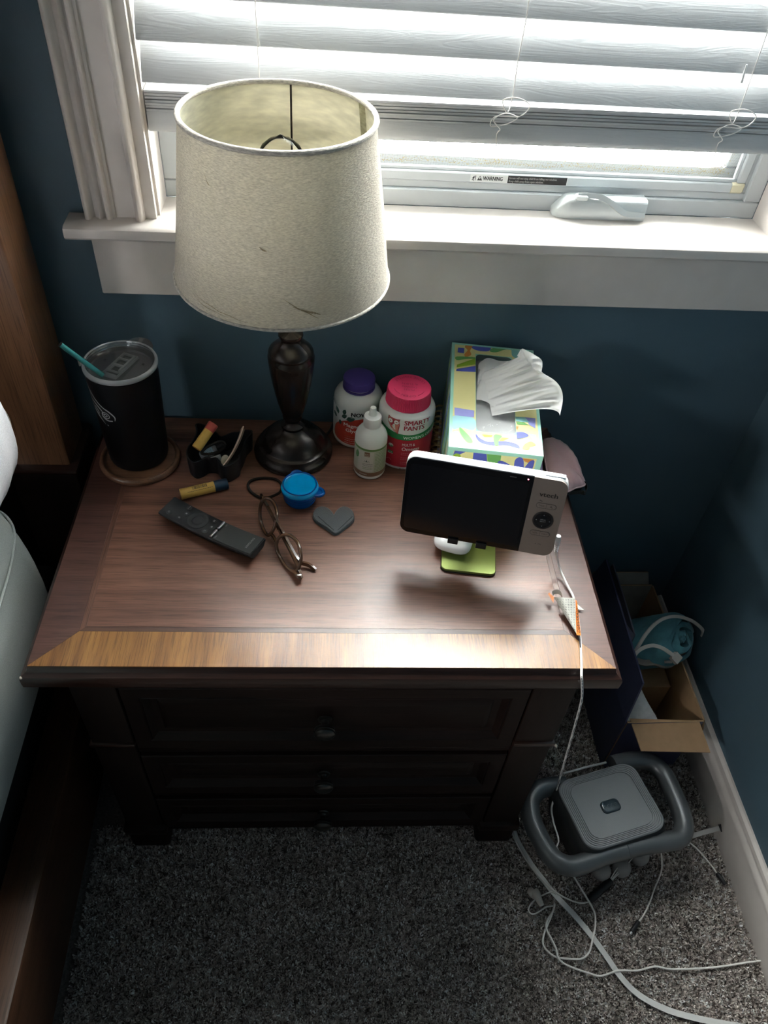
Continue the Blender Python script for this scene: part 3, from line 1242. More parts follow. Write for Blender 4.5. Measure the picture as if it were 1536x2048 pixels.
def knob(parent, z, y=yf_+0.006, k=1.0):
    prof = [(0.0085, 0.0), (0.0105, 0.001), (0.0100, 0.003), (0.0060, 0.0045), (0.0048, 0.008), (0.0052, 0.012), (0.0070, 0.0145),
            (0.0125, 0.0155), (0.0148, 0.017), (0.0150, 0.0185), (0.0138, 0.0192), (0.0152, 0.0200), (0.0155, 0.0220), (0.0142, 0.0228),
            (0.0152, 0.0238), (0.0150, 0.0260), (0.0125, 0.0285), (0.0080, 0.0300), (0.0, 0.0305)]
    bm = B()
    lathe(bm, [(r*k, h*k) for r, h in prof], 28)
    o = obj('knob', bm, pewter, parent, sm=35, loc=(-0.0045, y+0.255, z), rot=(pi/2, 0, 0))
    return o


for z0, z1, kz in ((0.366, 0.532, 0.445), (0.210, 0.340, 0.271), (0.074, 0.186, 0.121)):
    d = drawer(z0, z1)
    knob(d, kz)
# frieze drawer under the top with a small keyhole plate
bm = B()
nb(bm, -0.283, 0.283, yf_-0.002, -0.45, 0.538, 0.5845, 0.002)
fr = obj('frieze_drawer', bm, M['w_body'], ns)
bm = B()
lathe(bm, [(0.0072, 0), (0.0078, 0.0012), (0.0062, 0.0022), (0.0050, 0.0018), (0.0, 0.0020)], 24)
lab(obj('lock_plate', bm, pewter, fr, loc=(-0.004, yf_-0.002+0.255, 0.5605), rot=(pi/2, 0, 0)), 'small round metal lock plate')
# worn corners
for q in ((-0.3745, -0.5115, 0.6115, 0.0026), (0.3480, -0.4845, 0.3815, 0.0030), (-0.3735, -0.455, 0.6120, 0.0016), (-0.375, -0.437, 0.6112, 0.0013), (-0.349, -0.488, 0.074, 0.0022)):
    bm = B()
    bmesh.ops.create_icosphere(bm, subdivisions=1, radius=q[3])
    for v in bm.verts:
        v.co.x *= rnd.uniform(0.6, 1.3)
        v.co.z *= 0.8
    lab(obj('chipped_corner', bm, M['chip'], ns, loc=(q[0], q[1]+0.255, q[2]), sm=0), 'pale chip where the dark finish is worn off')

# ------------------------------------------------------------------ table lamp
lamp = thing('table_lamp', 'bronze turned table lamp with a beige linen drum shade', 'lamp', (-0.0649, -0.0985, H))
bm = B()
prof = [(0, 0.0), (0.0600, 0.0), (0.0622, 0.003), (0.0622, 0.008), (0.0605, 0.0125), (0.0570, 0.0150), (0.0560, 0.0185), (0.0548, 0.0210),
        (0.0505, 0.0225), (0.0490, 0.0240), (0.0470, 0.0290), (0.0420, 0.0360), (0.0330, 0.0430), (0.0240, 0.0480), (0.0190, 0.0505),
        (0.0172, 0.0530), (0.0182, 0.0555), (0.0180, 0.0580), (0.0150, 0.0600), (0.0126, 0.0630), (0.0120, 0.0670), (0.0128, 0.0700),
        (0.0150, 0.0720), (0.0152, 0.0745), (0.0145, 0.0770), (0.0175, 0.0850), (0.0225, 0.1030), (0.0262, 0.1220), (0.0295, 0.1410),
        (0.0320, 0.1600), (0.0336, 0.1760), (0.0338, 0.1830), (0.0320, 0.1870), (0.0322, 0.1890), (0.0326, 0.1910), (0.0310, 0.1945), (0.0265, 0.1990), (0.0215, 0.2040),
        (0.0175, 0.2080), (0.0160, 0.2120), (0.0165, 0.2150), (0.0178, 0.2180), (0.0172, 0.2210), (0.0120, 0.2230), (0.0060, 0.2250), (0.0055, 0.300), (0, 0.300)]
lathe(bm, prof, 64)
obj('lamp_base', bm, M['bronze'], lamp, sm=40)
sc_ = Vector((-0.0705+0.0649, -0.145+0.0985, 0))
zb_, zt_, rb_, rt_ = 0.9645-H, 1.1495-H, 0.1320, 0.1065
shade_m = fabric('beige_linen', (0.58, 0.53, 0.465), 0.22, 1100, 0.8, stain=(0.44, 0.39, 0.31), hz=0.22, lo=0.74)
lin_m = fabric('cream_shade_lining', (0.74, 0.73, 0.60), 0.50, 150, 0.05, lo=0.86, hz=0.3)
bm = B()
nseg, nz = 96, 24
rows = []
for j in range(nz+1):
    t = j/nz
    rows.append([])
    for i in range(nseg):
        a = 2*pi*i/nseg
        r = rb_+(rt_-rb_)*t
        r += 0.0008*sin(5*a+3*t)*sin(pi*t)
        # dent and crease low on the room side
        for a0, t0, d, wa, wt in ((-1.25, 0.10, 0.0012, 0.10, 0.08),):
            r -= d*math.exp(-((a-2*pi-a0)/wa)**2-((t-t0)/wt)**2)
        rows[-1].append(bm.verts.new((r*cos(a), r*sin(a), zb_+(zt_-zb_)*t)))
for P, Q in zip(rows, rows[1:]):
    for k in range(nseg):
        bm.faces.new((P[k], P[(k+1) % nseg], Q[(k+1) % nseg], Q[k]))
sh = obj('lamp_shade', bm, shade_m, lamp, sm=60, loc=sc_)
bm = B()
lathe(bm, [(rb_-0.0014, zb_+0.0005), (rt_-0.0014, zt_-0.0005)], 96, caps=False)
lab(obj('shade_lining', bm, lin_m, sh, sm=60), 'cream inner lining of the shade')
for r, z, nm, rr_ in ((rt_, zt_, 'top_binding', 0.0032), (rb_, zb_, 'bottom_binding', 0.0020)):
    bm = B()
    tube(bm, [(r*cos(2*pi*i/96), r*sin(2*pi*i/96), z) for i in range(96)], rr_, n=8, closed=True)
    obj(nm, bm, fabric('linen_binding_'+nm, (0.62, 0.58, 0.52), 0.0, 900, 0.8), sh, sm=60)
bm = B()
a = radians(28)
wrap = []
for k in range(5):
    aa = a+0.034*(k-2)
    wrap.append((aa, (rb_-0.0020), (rt_-0.0020)))
V0 = [bm.verts.new((r0*cos(q), r0*sin(q), zb_+0.002)) for q, r0, r1 in wrap]
V1 = [bm.verts.new((r1*cos(q), r1*sin(q), zt_-0.002)) for q, r0, r1 in wrap]
for k in range(4):
    bm.faces.new((V0[k], V0[k+1], V1[k+1], V1[k]))
lab(obj('lining_seam', bm, fabric('lining_tape', (0.42, 0.40, 0.27), 0.2, 300, 0.1), sh, sm=60), 'darker overlapped seam of the lining')
# brown scuffs soaked into the cloth near the lower edge
stain_m = fabric('stained_linen', (0.33, 0.27, 0.19), 0.2, 900, 0.5)
for path_, w_ in (([(-88, 0.205), (-84, 0.170), (-80, 0.135), (-76, 0.110), (-72, 0.075), (-70, 0.062)], 0.0011), ([(-83, 0.150), (-77, 0.120), (-72, 0.100), (-69, 0.085)], 0.0015),
                  ([(-141, 0.120), (-136, 0.090), (-131, 0.075), (-126, 0.070), (-121, 0.055), (-115, 0.050), (-109, 0.035), (-102, 0.030)], 0.0006), ([(-143, 0.105), (-133, 0.055), (-124, 0.045), (-114, 0.030)], 0.0005),
                  ([(-99, 0.500), (-97, 0.485), (-95, 0.480)], 0.0014), ([(-131, 0.83), (-129, 0.79), (-127, 0.775)], 0.0012)):
    bm = B()
    P = spl([(a_, t_*100, 0) for a_, t_ in path_], 6)
    L_, R_ = [], []
    for i, q in enumerate(P):
        t = q.y/100
        r = rb_+(rt_-rb_)*t+0.00055
        A = radians(q.x)
        hw_ = w_*(0.4+0.6*abs(sin(i*1.7)))*sin(pi*(i+0.5)/len(P))
        for lst, sg in ((L_, 1), (R_, -1)):
            lst.append(bm.verts.new((r*cos(A), r*sin(A), zb_+(zt_-zb_)*t+sg*hw_)))
    for k in range(len(P)-1):
        bm.faces.new((L_[k], L_[k+1], R_[k+1], R_[k]))
    lab(obj('stain_mark', bm, stain_m, sh, sm=60), 'thin brown stain line on the cloth')
# fitter: ring, three spokes, dark uprights
bm = B()
zf = zt_-0.150
tube(bm, [(0.022*cos(2*pi*i/32), 0.022*sin(2*pi*i/32), zf) for i in range(32)], 0.0018, n=6, closed=True)
for a in (radians(84), radians(204), radians(324)):
    tube(bm, [(0.022*cos(a), 0.022*sin(a), zf), ((rt_-0.006)*cos(a), (rt_-0.006)*sin(a), zf+0.002), ((rt_-0.0035)*cos(a), (rt_-0.0035)*sin(a), zt_-0.002)], 0.0014, n=6)
lab(obj('shade_fitter', bm, M['bronze'], lamp, loc=sc_), 'dark wire fitter holding the shade')
bl = sc_*0.95
bm = B()
lathe(bm, [(0.0, 0.296), (0.016, 0.296), (0.0175, 0.300), (0.0175, 0.345), (0.0150, 0.350), (0.0, 0.350)], 32)
obj('socket', bm, M['black'], lamp, loc=(bl.x*0.8, bl.y*0.8, 0.026))
bm = B()
prof = [(0.0125, 0.350), (0.0135, 0.356), (0.0150, 0.366), (0.0200, 0.384), (0.0265, 0.402), (0.0300, 0.420), (0.0298, 0.434), (0.0270, 0.447), (0.0215, 0.457), (0.0135, 0.4635), (0.0060, 0.466), (0.0025, 0.4685), (0, 0.4700)]
lathe(bm, prof, 40, caps=False)
bu = obj('light_bulb', bm, M['bulb'], lamp, sm=60, loc=(bl.x*0.8, bl.y*0.8, 0.030))
bm = B()
lathe(bm, [(0, 0.352), (0.008, 0.352), (0.0055, 0.385), (0.0045, 0.405), (0.0065, 0.408), (0.0065, 0.412), (0.0, 0.414)], 16)
obj('glass_stem', bm, M['lid'], bu, sm=60)
bm = B()
tube(bm, spl([(-0.012, 0.004, 0.441), (-0.004, -0.010, 0.436), (0.008, -0.012, 0.424), (0.013, 0.0, 0.408), (0.006, 0.010, 0.398)], 6), 0.0008, n=5)
lab(obj('filament', bm, mat('copper_filament', (0.5, 0.25, 0.15), 0.35, 0.8), bu), 'curved copper filament')
bm = B()
for q in ((-0.012, 0.004), (-0.004, 0.003), (0.006, 0.010)):
    tube(bm, [(q[0]*0.4, q[1]*0.4, 0.41), (q[0], q[1], 0.44)], 0.0003, n=4)
obj('filament_support', bm, M['steel'], bu)
bm = B()
tube(bm, spl([(0.050, 0.030, 0.006), (0.058, 0.046, 0.0045), (0.063, 0.062, 0.0035), (0.068, 0.074, 0.004), (0.071, 0.0835, 0.002), (0.0715, 0.0875, -0.01), (0.072, 0.0880, -0.05)], 6), 0.0022, n=6)
obj('power_cord', bm, M['rubber'], lamp)

# ------------------------------------------------------------------ coaster and tumbler
co = thing('coaster', 'round acacia wood coaster with raised rim under the black tumbler', 'coaster', (-0.3003, -0.1228, H))
bm = B()
lathe(bm, [(0, 0), (0.0560, 0), (0.0600, 0.002), (0.0612, 0.0055), (0.0600, 0.0090), (0.0575, 0.0110), (0.0550, 0.0112), (0.0535, 0.0100), (0.0525, 0.0085), (0, 0.0085)], 72)
obj('coaster_disc', bm, M['w_coaster'], co, sm=50)

TZ = H+0.0088
tu = thing('tumbler', 'matte black insulated tumbler with clear lid and teal straw', 'tumbler', (-0.3020, -0.1165, TZ))
bm = B()
lathe(bm, [(0, 0.0), (0.0405, 0.0), (0.0430, 0.0025), (0.0440, 0.006), (0.0447, 0.020), (0.0500, 0.1600), (0.0500, 0.1645), (0.0475, 0.1650), (0.0465, 0.155), (0.0415, 0.010), (0, 0.008)], 72)
obj('tumbler_body', bm, mat('matte_black_powder_coat', (0.0045, 0.0045, 0.006), 0.42, spec=0.3, bump=0.03, bscale=900), tu, sm=50)
bm = B()
lathe(bm, [(0.0455, 0.1560), (0.0455, 0.1655), (0.0500, 0.1657), (0.0512, 0.1672), (0.0512, 0.1700), (0.0502, 0.1725), (0.0485, 0.1735), (0.0470, 0.1725), (0.0455, 0.1670), (0.0430, 0.1640), (0.0400, 0.1632), (0, 0.1632)], 72, caps=False)
lathe(bm, [(0, 0.1612), (0.0440, 0.1612), (0.0455, 0.1560)], 72, caps=False)
lid = lab(obj('lid', bm, M['lid'], tu, sm=50), 'clear plastic lid')
bm = B()
lathe(bm, [(0.0500, 0.1658), (0.0514, 0.1672), (0.0514, 0.1700), (0.0503, 0.1727), (0.0485, 0.1737), (0.0469, 0.1727)], 72, caps=False)
obj('lid_rim', bm, clear('rim_highlight_plastic', (0.90, 0.92, 0.94), 0.5, 0.10, 0.35), lid, sm=50)  # pale haze mixed in to stand for bright highlights on the rim
# lip tab at the far right of the rim, slider and its rails, vent
bm = B()
ta = radians(62)
for k in range(9):
    pass
tabp = []
for k in range(11):
    a = ta+radians(-24+4.8*k)
    ext = 0.0085*sin(pi*k/10)**0.7
    tabp.append((a, ext))
v0 = [bm.verts.new((0.0505*cos(a), 0.0505*sin(a), 0.1700)) for a, e_ in tabp]
v1 = [bm.verts.new(((0.0508+e_)*cos(a), (0.0508+e_)*sin(a), 0.1712+e_*0.35)) for a, e_ in tabp]
v2 = [bm.verts.new(((0.0508+e_)*cos(a), (0.0508+e_)*sin(a), 0.1724+e_*0.35)) for a, e_ in tabp]
v3 = [bm.verts.new((0.0502*cos(a), 0.0502*sin(a), 0.1722)) for a, e_ in tabp]
for k in range(10):
    for P, Q in ((v0, v1), (v1, v2), (v2, v3)):
        bm.faces.new((P[k], P[k+1], Q[k+1], Q[k]))
obj('lid_tab', bm, M['lid'], lid, sm=50)
sl_m = clear('slider_plastic', (0.92, 0.94, 0.95), 0.45, 0.08, 0.22)
sa = radians(66)
ux, uy = Vector((cos(sa), sin(sa), 0)), Vector((-sin(sa), cos(sa), 0))


def slid(bm, u0, u1, w0, w1, z0, z1, bev=0.0006):
    v = box(bm, u0, u1, w0, w1, z0, z1)
    for q in v:
        c = q.co.copy()
        q.co = ux*c.x+uy*c.y+Vector((0, 0, c.z))


bm = B()
slid(bm, -0.030, 0.026, -0.0120, -0.0106, 0.1634, 0.1668)
slid(bm, -0.030, 0.026, 0.0106, 0.0120, 0.1634, 0.1668)
slid(bm, 0.0246, 0.026, -0.0106, 0.0106, 0.1634, 0.1668)
slid(bm, -0.030, -0.0286, -0.0106, 0.0106, 0.1634, 0.1668)
obj('slider_track', bm, sl_m, lid, sm=0)
bm = B()
slid(bm, -0.016, 0.022, -0.0100, -0.0070, 0.1640, 0.1690)
slid(bm, -0.004, -0.001, -0.0070, 0.0100, 0.1640, 0.1672)
slid(bm, -0.026, -0.024, -0.0095, 0.0070, 0.1640, 0.1668)
slid(bm, -0.018, -0.016, -0.0070, 0.0100, 0.1640, 0.1668)
slid(bm, -0.016, -0.004, 0.0070, 0.0085, 0.1640, 0.1668)
slid(bm, 0.012, 0.014, -0.0070, 0.0100, 0.1640, 0.1668)
obj('slider', bm, sl_m, lid, sm=0)
for a, r in ((radians(150), 0.028), (radians(10), 0.030)):
    bm = B()
    lathe(bm, [(0, 0.1635), (0.0017, 0.1637), (0.0020, 0.1634)], 16, cx=r*cos(a), cy=r*sin(a), caps=False)
    obj('vent_hole', bm, M['black'], lid)
# straw leaning out of the lid
teal = mat('iridescent_teal_straw', (0.10, 0.46, 0.45), 0.25, 0.7)
s0 = at(205, 750, TZ+0.166) - Vector(tu.location)
s1 = at(121, 689, TZ+0.222) - Vector(tu.location)
dr = (s1-s0).normalized()
bm = B()
tube(bm, [s0-dr*0.0, s0+dr*0.010, s0+(s1-s0)*0.5, s1], 0.0037, n=16)
st = lab(obj('straw', bm, teal, tu, sm=50), 'teal metal drinking straw')
bm = B()
lathe(bm, [(0.0022, 0.0), (0.0037, 0.0), (0.0037, 0.0004), (0, 0.0004)], 16)
e_ = obj('straw_mouth', bm, M['ink'], st, loc=s1, rot=dr.to_track_quat('Z', 'Y').to_euler())
# printed emblem: swoosh, brow and ringed eye
bm = B()


def cwrap(z):
    return 0.04403+(0.0500-0.0447)*(z-0.020)/0.140+0.00085


def emb(pts, mi=0):
    """polyline of (angle, z, half-width mm) printed on the flank"""
    P = [Vector((a, z*1000*1.2, w)) for a, z, w in pts]
    P = spl(P, 5)
    L_, R_ = [], []
    for i, q in enumerate(P):
        t = (P[min(i+1, len(P)-1)]-P[max(i-1, 0)])
        d = Vector((t.x*0.84, t.y/1.2))
        if d.length < 1e-6:
            d = Vector((1, 0))
        d.normalize()
        for lst, sg in ((L_, 1), (R_, -1)):
            mm = Vector((q.x*0.84, q.y/1.2))+Vector((-d.y, d.x))*q.z*sg
            z = mm.y/1000
            A = radians(mm.x/0.84)
            r = cwrap(z)
            lst.append(bm.verts.new((r*sin(A), -r*cos(A), z)))
    for k in range(len(P)-1):
        bm.faces.new((L_[k], L_[k+1], R_[k+1], R_[k]))


emb([(-64, 0.152, 0.3), (-55, 0.140, 0.5), (-43, 0.130, 0.7), (-31, 0.122, 1.0), (-20, 0.117, 1.2), (-12, 0.109, 1.0), (-13, 0.102, 0.3)])
emb([(-60, 0.128, 0.3), (-48, 0.123, 1.0), (-38, 0.117, 1.2), (-34, 0.112, 0.8), (-36, 0.105, 1.0), (-28, 0.100, 1.2), (-17, 0.101, 0.8)])
emb([(-62, 0.120, 0.3), (-56, 0.112, 1.2), (-48, 0.103, 1.6), (-40, 0.096, 1.0), (-34, 0.090, 0.2)])
emb([(-52, 0.117, 0.9), (-46, 0.112, 0.9), (-44, 0.106, 0.7)])
emb([(-29+7.5*cos(k*pi/6), 0.1085+0.0052*sin(k*pi/6), 0.65) for k in range(13)])
emb([(-29+3.2*cos(k*pi/4), 0.1085+0.0022*sin(k*pi/4), 0.75) for k in range(9)])
emb([(-31, 0.0905, 0.6), (-28, 0.0895, 0.8)])
lab(obj('emblem', bm, mat('pale_grey_print', (0.62, 0.62, 0.62), 0.5), tu, sm=0), 'pale grey printed emblem of a swoosh and ringed eye')

# ------------------------------------------------------------------ black catch-all tray and what is in it
rimpts = [(-0.2255, -0.1405), (-0.2231, -0.1518), (-0.2164, -0.1618), (-0.2094, -0.1651), (-0.201, -0.1605), (-0.193, -0.1525), (-0.1802, -0.1535),
          (-0.175, -0.1624), (-0.1689, -0.1723), (-0.1615, -0.1729), (-0.1531, -0.1666), (-0.1449, -0.1564), (-0.1442, -0.1461), (-0.1406, -0.1323),
          (-0.1373, -0.1123), (-0.1333, -0.1026), (-0.1291, -0.0953), (-0.1296, -0.088), (-0.1405, -0.087), (-0.1503, -0.0921), (-0.1602, -0.0935),
          (-0.1705, -0.1004), (-0.1772, -0.103), (-0.1841, -0.0939), (-0.1966, -0.0845), (-0.2069, -0.0748), (-0.2149, -0.0725), (-0.2191, -0.0763),
          (-0.2165, -0.0861), (-0.2158, -0.0994), (-0.2193, -0.1161), (-0.2240, -0.1280)]
tcx, tcy = -0.180, -0.122
tray = thing('trinket_tray', 'black wavy-edged trinket tray holding small odds and ends', 'tray', (tcx, tcy, H))
ro = [(p_.x, p_.y) for p_ in spl([(x-tcx, y-tcy, 0) for x, y in rimpts], 3, True)]
bm = B()
inn = offs(ro, 0.0017)
layers(bm, [(sc2(ro, 0.97), 0.0005), (ro, 0.034), (ro, 0.0348), (inn, 0.0350), (offs(ro, 0.0022), 0.0335), (sc2(inn, 0.955), 0.0028)])
obj('tray_body', bm, mat('black_resin', (0.010, 0.011, 0.014), 0.38), tray, sm=45)


def lip_balm(name, label, loc, rot, cap_c, tube_c, L_=0.062, k=1.0, open_end=False, prints=True, group=None):
    t = thing(name, label, 'lip balm', loc, 0, group)
    t.rotation_euler = rot
    r = 0.0078*k
    bm = B()
    lathe(bm, [(0, 0), (r*0.95, 0), (r*1.02, 0.0006), (r*1.02, 0.0070), (r, 0.0074), (r, L_*0.72), (r*0.9, L_*0.72+0.0004), (0, L_*0.72+0.0004)], 28)
    tb = obj('tube', bm, tube_c, t, sm=45)
    bm = B()
    lathe(bm, [(0, L_*0.715), (r*1.03, L_*0.715), (r*1.04, L_*0.97), (r*0.95, L_), (0, L_)], 28)
    obj('cap', bm, cap_c, t, sm=45)
    if open_end:
        bm = B()
        lathe(bm, [(0, -0.0004), (r*0.86, -0.0005), (r*0.88, 0.0006)], 28, caps=False)
        lab(obj('twist_base', bm, mat('orange_base', (0.55, 0.22, 0.03), 0.5), t, sm=45), 'orange recessed base of the tube')
    return t, tb, r


yel = mat('honey_yellow_label', (0.66, 0.40, 0.09), 0.4)
navy_cap = mat('dark_teal_cap', (0.012, 0.035, 0.065), 0.35)
a0_, a1_ = at(361, 989, H+0.0085), at(455, 967, H+0.0085)
dirv = (a1_-a0_)
LB = dirv.length
q = Vector((dirv.x, dirv.y, 0)).normalized()
R3 = Matrix((Vector((0, 0, 1)).cross(q), Vector((0, 0, 1)), q)).transposed()
a0_.z = H+0.00865
lb, lbt, lr = lip_balm('lip_balm', 'yellow lip balm stick with dark teal cap lying beside the remote', a0_, R3.to_euler(), navy_cap, yel, LB, 1.06, group='lip balms')
bm = B()
fnl = lambda u, v: Vector(((lr+0.00025)*sin(u/lr), (lr+0.00025)*cos(u/lr), v))
rnd = random.Random(2)
u = 0.0
z_ = 0.018
while z_ < 0.040:
    w = rnd.choice((0.0003, 0.0005, 0.0008))
    for k in range(3):
        u0, u1 = -0.0040+0.0020*k, -0.0040+0.0020*(k+1)
        poly(bm, [fnl(u0, z_), fnl(u1, z_), fnl(u1, z_+w), fnl(u0, z_+w)])
    z_ += w+rnd.choice((0.0004, 0.0007))
for row in range(3):
    z_ = 0.010
    while z_ < 0.046:
        w = rnd.uniform(0.0008, 0.0025)
        u0 = 0.0032+0.0013*row if row < 2 else -0.0066
        poly(bm, [fnl(u0, z_), fnl(u0+0.0006, z_), fnl(u0+0.0006, z_+w), fnl(u0, z_+w)])
        z_ += w+0.0006
lab(obj('barcode', bm, M['ink'], lbt, sm=0), 'black bar code and fine print')

# second balm lying on top of the tray contents, open end to the viewer
b0, b1 = at(393, 897, H+0.041), at(411, 871, H+0.053)
dv = b1-b0
q = dv.normalized()
lb2, t2, r2_ = lip_balm('lip_balm', 'orange-yellow lip balm tube with red cap lying in the black tray', b0, q.to_track_quat('Z', 'Y').to_euler(),
                        mat('red_cap', (0.50, 0.08, 0.06), 0.4), yel, 0.046, 1.0, True, group='lip balms')
bm = B()
for row in range(9):
    z_ = 0.010
    while z_ < 0.030:
        w = rnd.uniform(0.001, 0.003)
        u0 = -0.010+0.0022*row
        fn2 = lambda u, v: Vector(((r2_+0.0002)*sin(u/r2_), -(r2_+0.0002)*cos(u/r2_), v))
        poly(bm, [fn2(u0, z_), fn2(u0+0.0009, z_), fn2(u0+0.0009, z_+w), fn2(u0, z_+w)])
        z_ += w+0.0008
obj('fine_print', bm, mat('green_print', (0.12, 0.12, 0.03), 0.5), t2, sm=0)

# eye-drop bottle in the tray
e0, e1 = at(402, 912, H+0.020), at(440, 893, H+0.034)
ev = thing('eye_drop_bottle', 'small clear dropper bottle with pale blue label and black cap in tray', 'bottle', e0)
q = (e1-e0).normalized()
ev.rotation_euler = q.to_track_quat('Z', 'Y').to_euler()
LE = (e1-e0).length
bm = B()
lathe(bm, [(0, 0), (0.0060, 0), (0.0072, 0.0015), (0.0075, 0.003), (0.0075, LE*0.72), (0.0060, LE*0.80), (0.0042, LE*0.86), (0.0042, LE*0.9), (0, LE*0.9)], 24)
obj('bottle_body', bm, mat('clear_pale_plastic', (0.62, 0.68, 0.72), 0.15, trans=0.5), ev, sm=50)
bm = B()
lathe(bm, [(0.0077, LE*0.24), (0.0077, LE*0.68)], 24, caps=False)
lbo = obj('label', bm, mat('pale_blue_label', (0.45, 0.62, 0.72), 0.4), ev, sm=60)
bm = B()
for k in range(5):
    for side in range(6):
        u0 = -0.020+0.007*side
        fn3 = lambda u, v: Vector((0.0079*sin(u/0.0079), -0.0079*cos(u/0.0079), v))
        z_ = LE*(0.28+0.075*k)
        poly(bm, [fn3(u0, z_), fn3(u0+0.0045, z_), fn3(u0+0.0045, z_+0.0007), fn3(u0, z_+0.0007)])
obj('label_print', bm, M['ink'], lbo, sm=0)
bm = B()
lathe(bm, [(0, LE*0.86), (0.0062, LE*0.86), (0.0064, LE*0.88), (0.0056, LE*1.14), (0.0048, LE*1.2), (0, LE*1.2)], 24)
obj('cap', bm, M['black'], ev, sm=40)
# dark hair tie draped on the tray contents
ht = thing('hair_tie', 'thick dark brown hair tie looped over the tray contents', 'hair tie', (-0.178, -0.137, H+0.036), 0, 'hair ties')
bm = B()
P = []
for x, y, z in ((404, 907, 0.037), (420, 908, 0.036), (438, 903, 0.040), (450, 892, 0.046), (446, 884, 0.050), (436, 884, 0.050), (424, 889, 0.047), (410, 897, 0.042)):
    P.append(at(x, y, H+z)-Vector(ht.location))
tube(bm, spl(P, 6, True), 0.0022, n=8, closed=True)
tie_m = fabric('dark_brown_elastic', (0.020, 0.016, 0.014), 0, 1500, 0.5)
obj('elastic_loop', bm, tie_m, ht, sm=60)
# pale curved wooden hair pin standing in the tray
hp = thing('wooden_hair_pin', 'pale curved wooden hair pin standing up in the black tray', 'hair pin', (-0.164, -0.150, H+0.004))
hl = Vector(hp.location)
bm = B()
P = spl([at(446, 931, H+0.030)-hl, at(456, 918, H+0.036)-hl, at(468, 898, H+0.042)-hl, at(478, 876, H+0.050)-hl, at(485, 855, H+0.058)-hl], 6)
tube(bm, P, 0.002, flat=(0.0016, 0.014), up=(0.3, -0.5, 0.8))
obj('pin_face', bm, mat('pale_pink_wood', (0.60, 0.42, 0.33), 0.5, noise=0.12, nscale=60), hp, sm=60)
bm = B()
tube(bm, [q+Vector((0.0024, 0.0006, -0.0006)) for q in P[2:-2]], 0.002, flat=(0.0020, 0.012), up=(0.3, -0.5, 0.8))
lab(obj('pin_back', bm, mat('dark_pin_wood', (0.10, 0.055, 0.035), 0.5), hp, sm=60), 'darker brown back layer of the pin')
# coin-like pearl button
pb = thing('pearl_disc', 'small pearly round disc leaning against the hair pin', 'disc', at(450, 920, H+0.030))
bm = B()
lathe(bm, [(0, -0.0011), (0.0072, -0.0011), (0.0080, -0.0005), (0.0080, 0.0005), (0.0072, 0.0011), (0, 0.0011)], 32)
obj('disc', bm, mat('pearl', (0.62, 0.58, 0.47), 0.25, 0.2), pb, sm=40, rot=(radians(70), 0, radians(50)))
# folded paper slip at the front of the tray
ps = thing('paper_slip', 'folded grey printed paper slip tucked in the tray front', 'paper', at(437, 918, H+0.028))
psl = Vector(ps.location)
bm = B()
slip = [at(420, 916, H+0.034)-psl, at(440, 909, H+0.038)-psl, at(444, 925, H+0.026)-psl, at(432, 914, H+0.036)-psl]
V0 = [bm.verts.new(q) for q in slip]
V1 = [bm.verts.new(q+Vector((0.0003, 0.0006, 0.0002))) for q in slip]
bm.faces.new(V0)
bm.faces.new(V1[::-1])
for k in range(4):
    bm.faces.new((V0[k], V0[(k+1) % 4], V1[(k+1) % 4], V1[k]))
obj('slip', bm, mat('grey_paper', (0.30, 0.31, 0.32), 0.7, noise=0.3, nscale=500), ps, sm=0)

# ------------------------------------------------------------------ hair tie on the table
hc = at(530, 975, H+0.0022)
h2 = thing('hair_tie', 'thin black hair tie lying flat beside the blue pot', 'hair tie', hc, 0, 'hair ties')
bm = B()
P = []
for x, y in ((496, 972), (501, 982), (514, 992), (530, 996), (546, 992), (560, 984), (563, 972), (557, 962), (545, 957), (525, 956), (508, 959), (499, 964)):
    P.append(at(x, y, H+0.0022)-hc)
tube(bm, spl(P, 6, True), 0.0021, n=8, closed=True)
obj('elastic_loop', bm, tie_m, h2, sm=60)

# ------------------------------------------------------------------ blue lidded pot (case)
bp_ = thing('blue_pot', 'glossy translucent blue round plastic pot with two lug handles', 'pot', (-0.0527, -0.2065, H))
blue = mat('translucent_blue', (0.0, 0.085, 0.36), 0.10, trans=0.12, ior=1.4, coat=0.5)
blue_lid = mat('bright_blue_lid', (0.0, 0.36, 0.78), 0.08, coat=0.6, trans=0.1)
bm = B()
lathe(bm, [(0, 0.0004), (0.0200, 0.0004), (0.0238, 0.0025), (0.0250, 0.006), (0.0256, 0.010), (0.0250, 0.0115), (0.0262, 0.0130), (0.0266, 0.0160), (0.0262, 0.0175), (0.0274, 0.0190), (0.0276, 0.0220), (0.0270, 0.0232), (0.0240, 0.0236), (0, 0.0236)], 56)
obj('pot_body', bm, blue, bp_, sm=40)
bm = B()
lathe(bm, [(0.0262, 0.0237), (0.0278, 0.0245), (0.0282, 0.0265), (0.0276, 0.0285), (0.0262, 0.0310), (0.0250, 0.0322), (0.0242, 0.0322), (0.0237, 0.0312), (0.0225, 0.0306), (0.0120, 0.0309), (0, 0.0310)], 56)
lid_o = obj('pot_lid', bm, blue_lid, bp_, sm=40)
bm = B()
tube(bm, [(0.0247*cos(2*pi*i/48), 0.0247*sin(2*pi*i/48), 0.0322) for i in range(48)], 0.0011, n=6, closed=True)
lab(obj('lid_rim', bm, blue, lid_o, sm=60), 'darker blue raised rim of the lid')
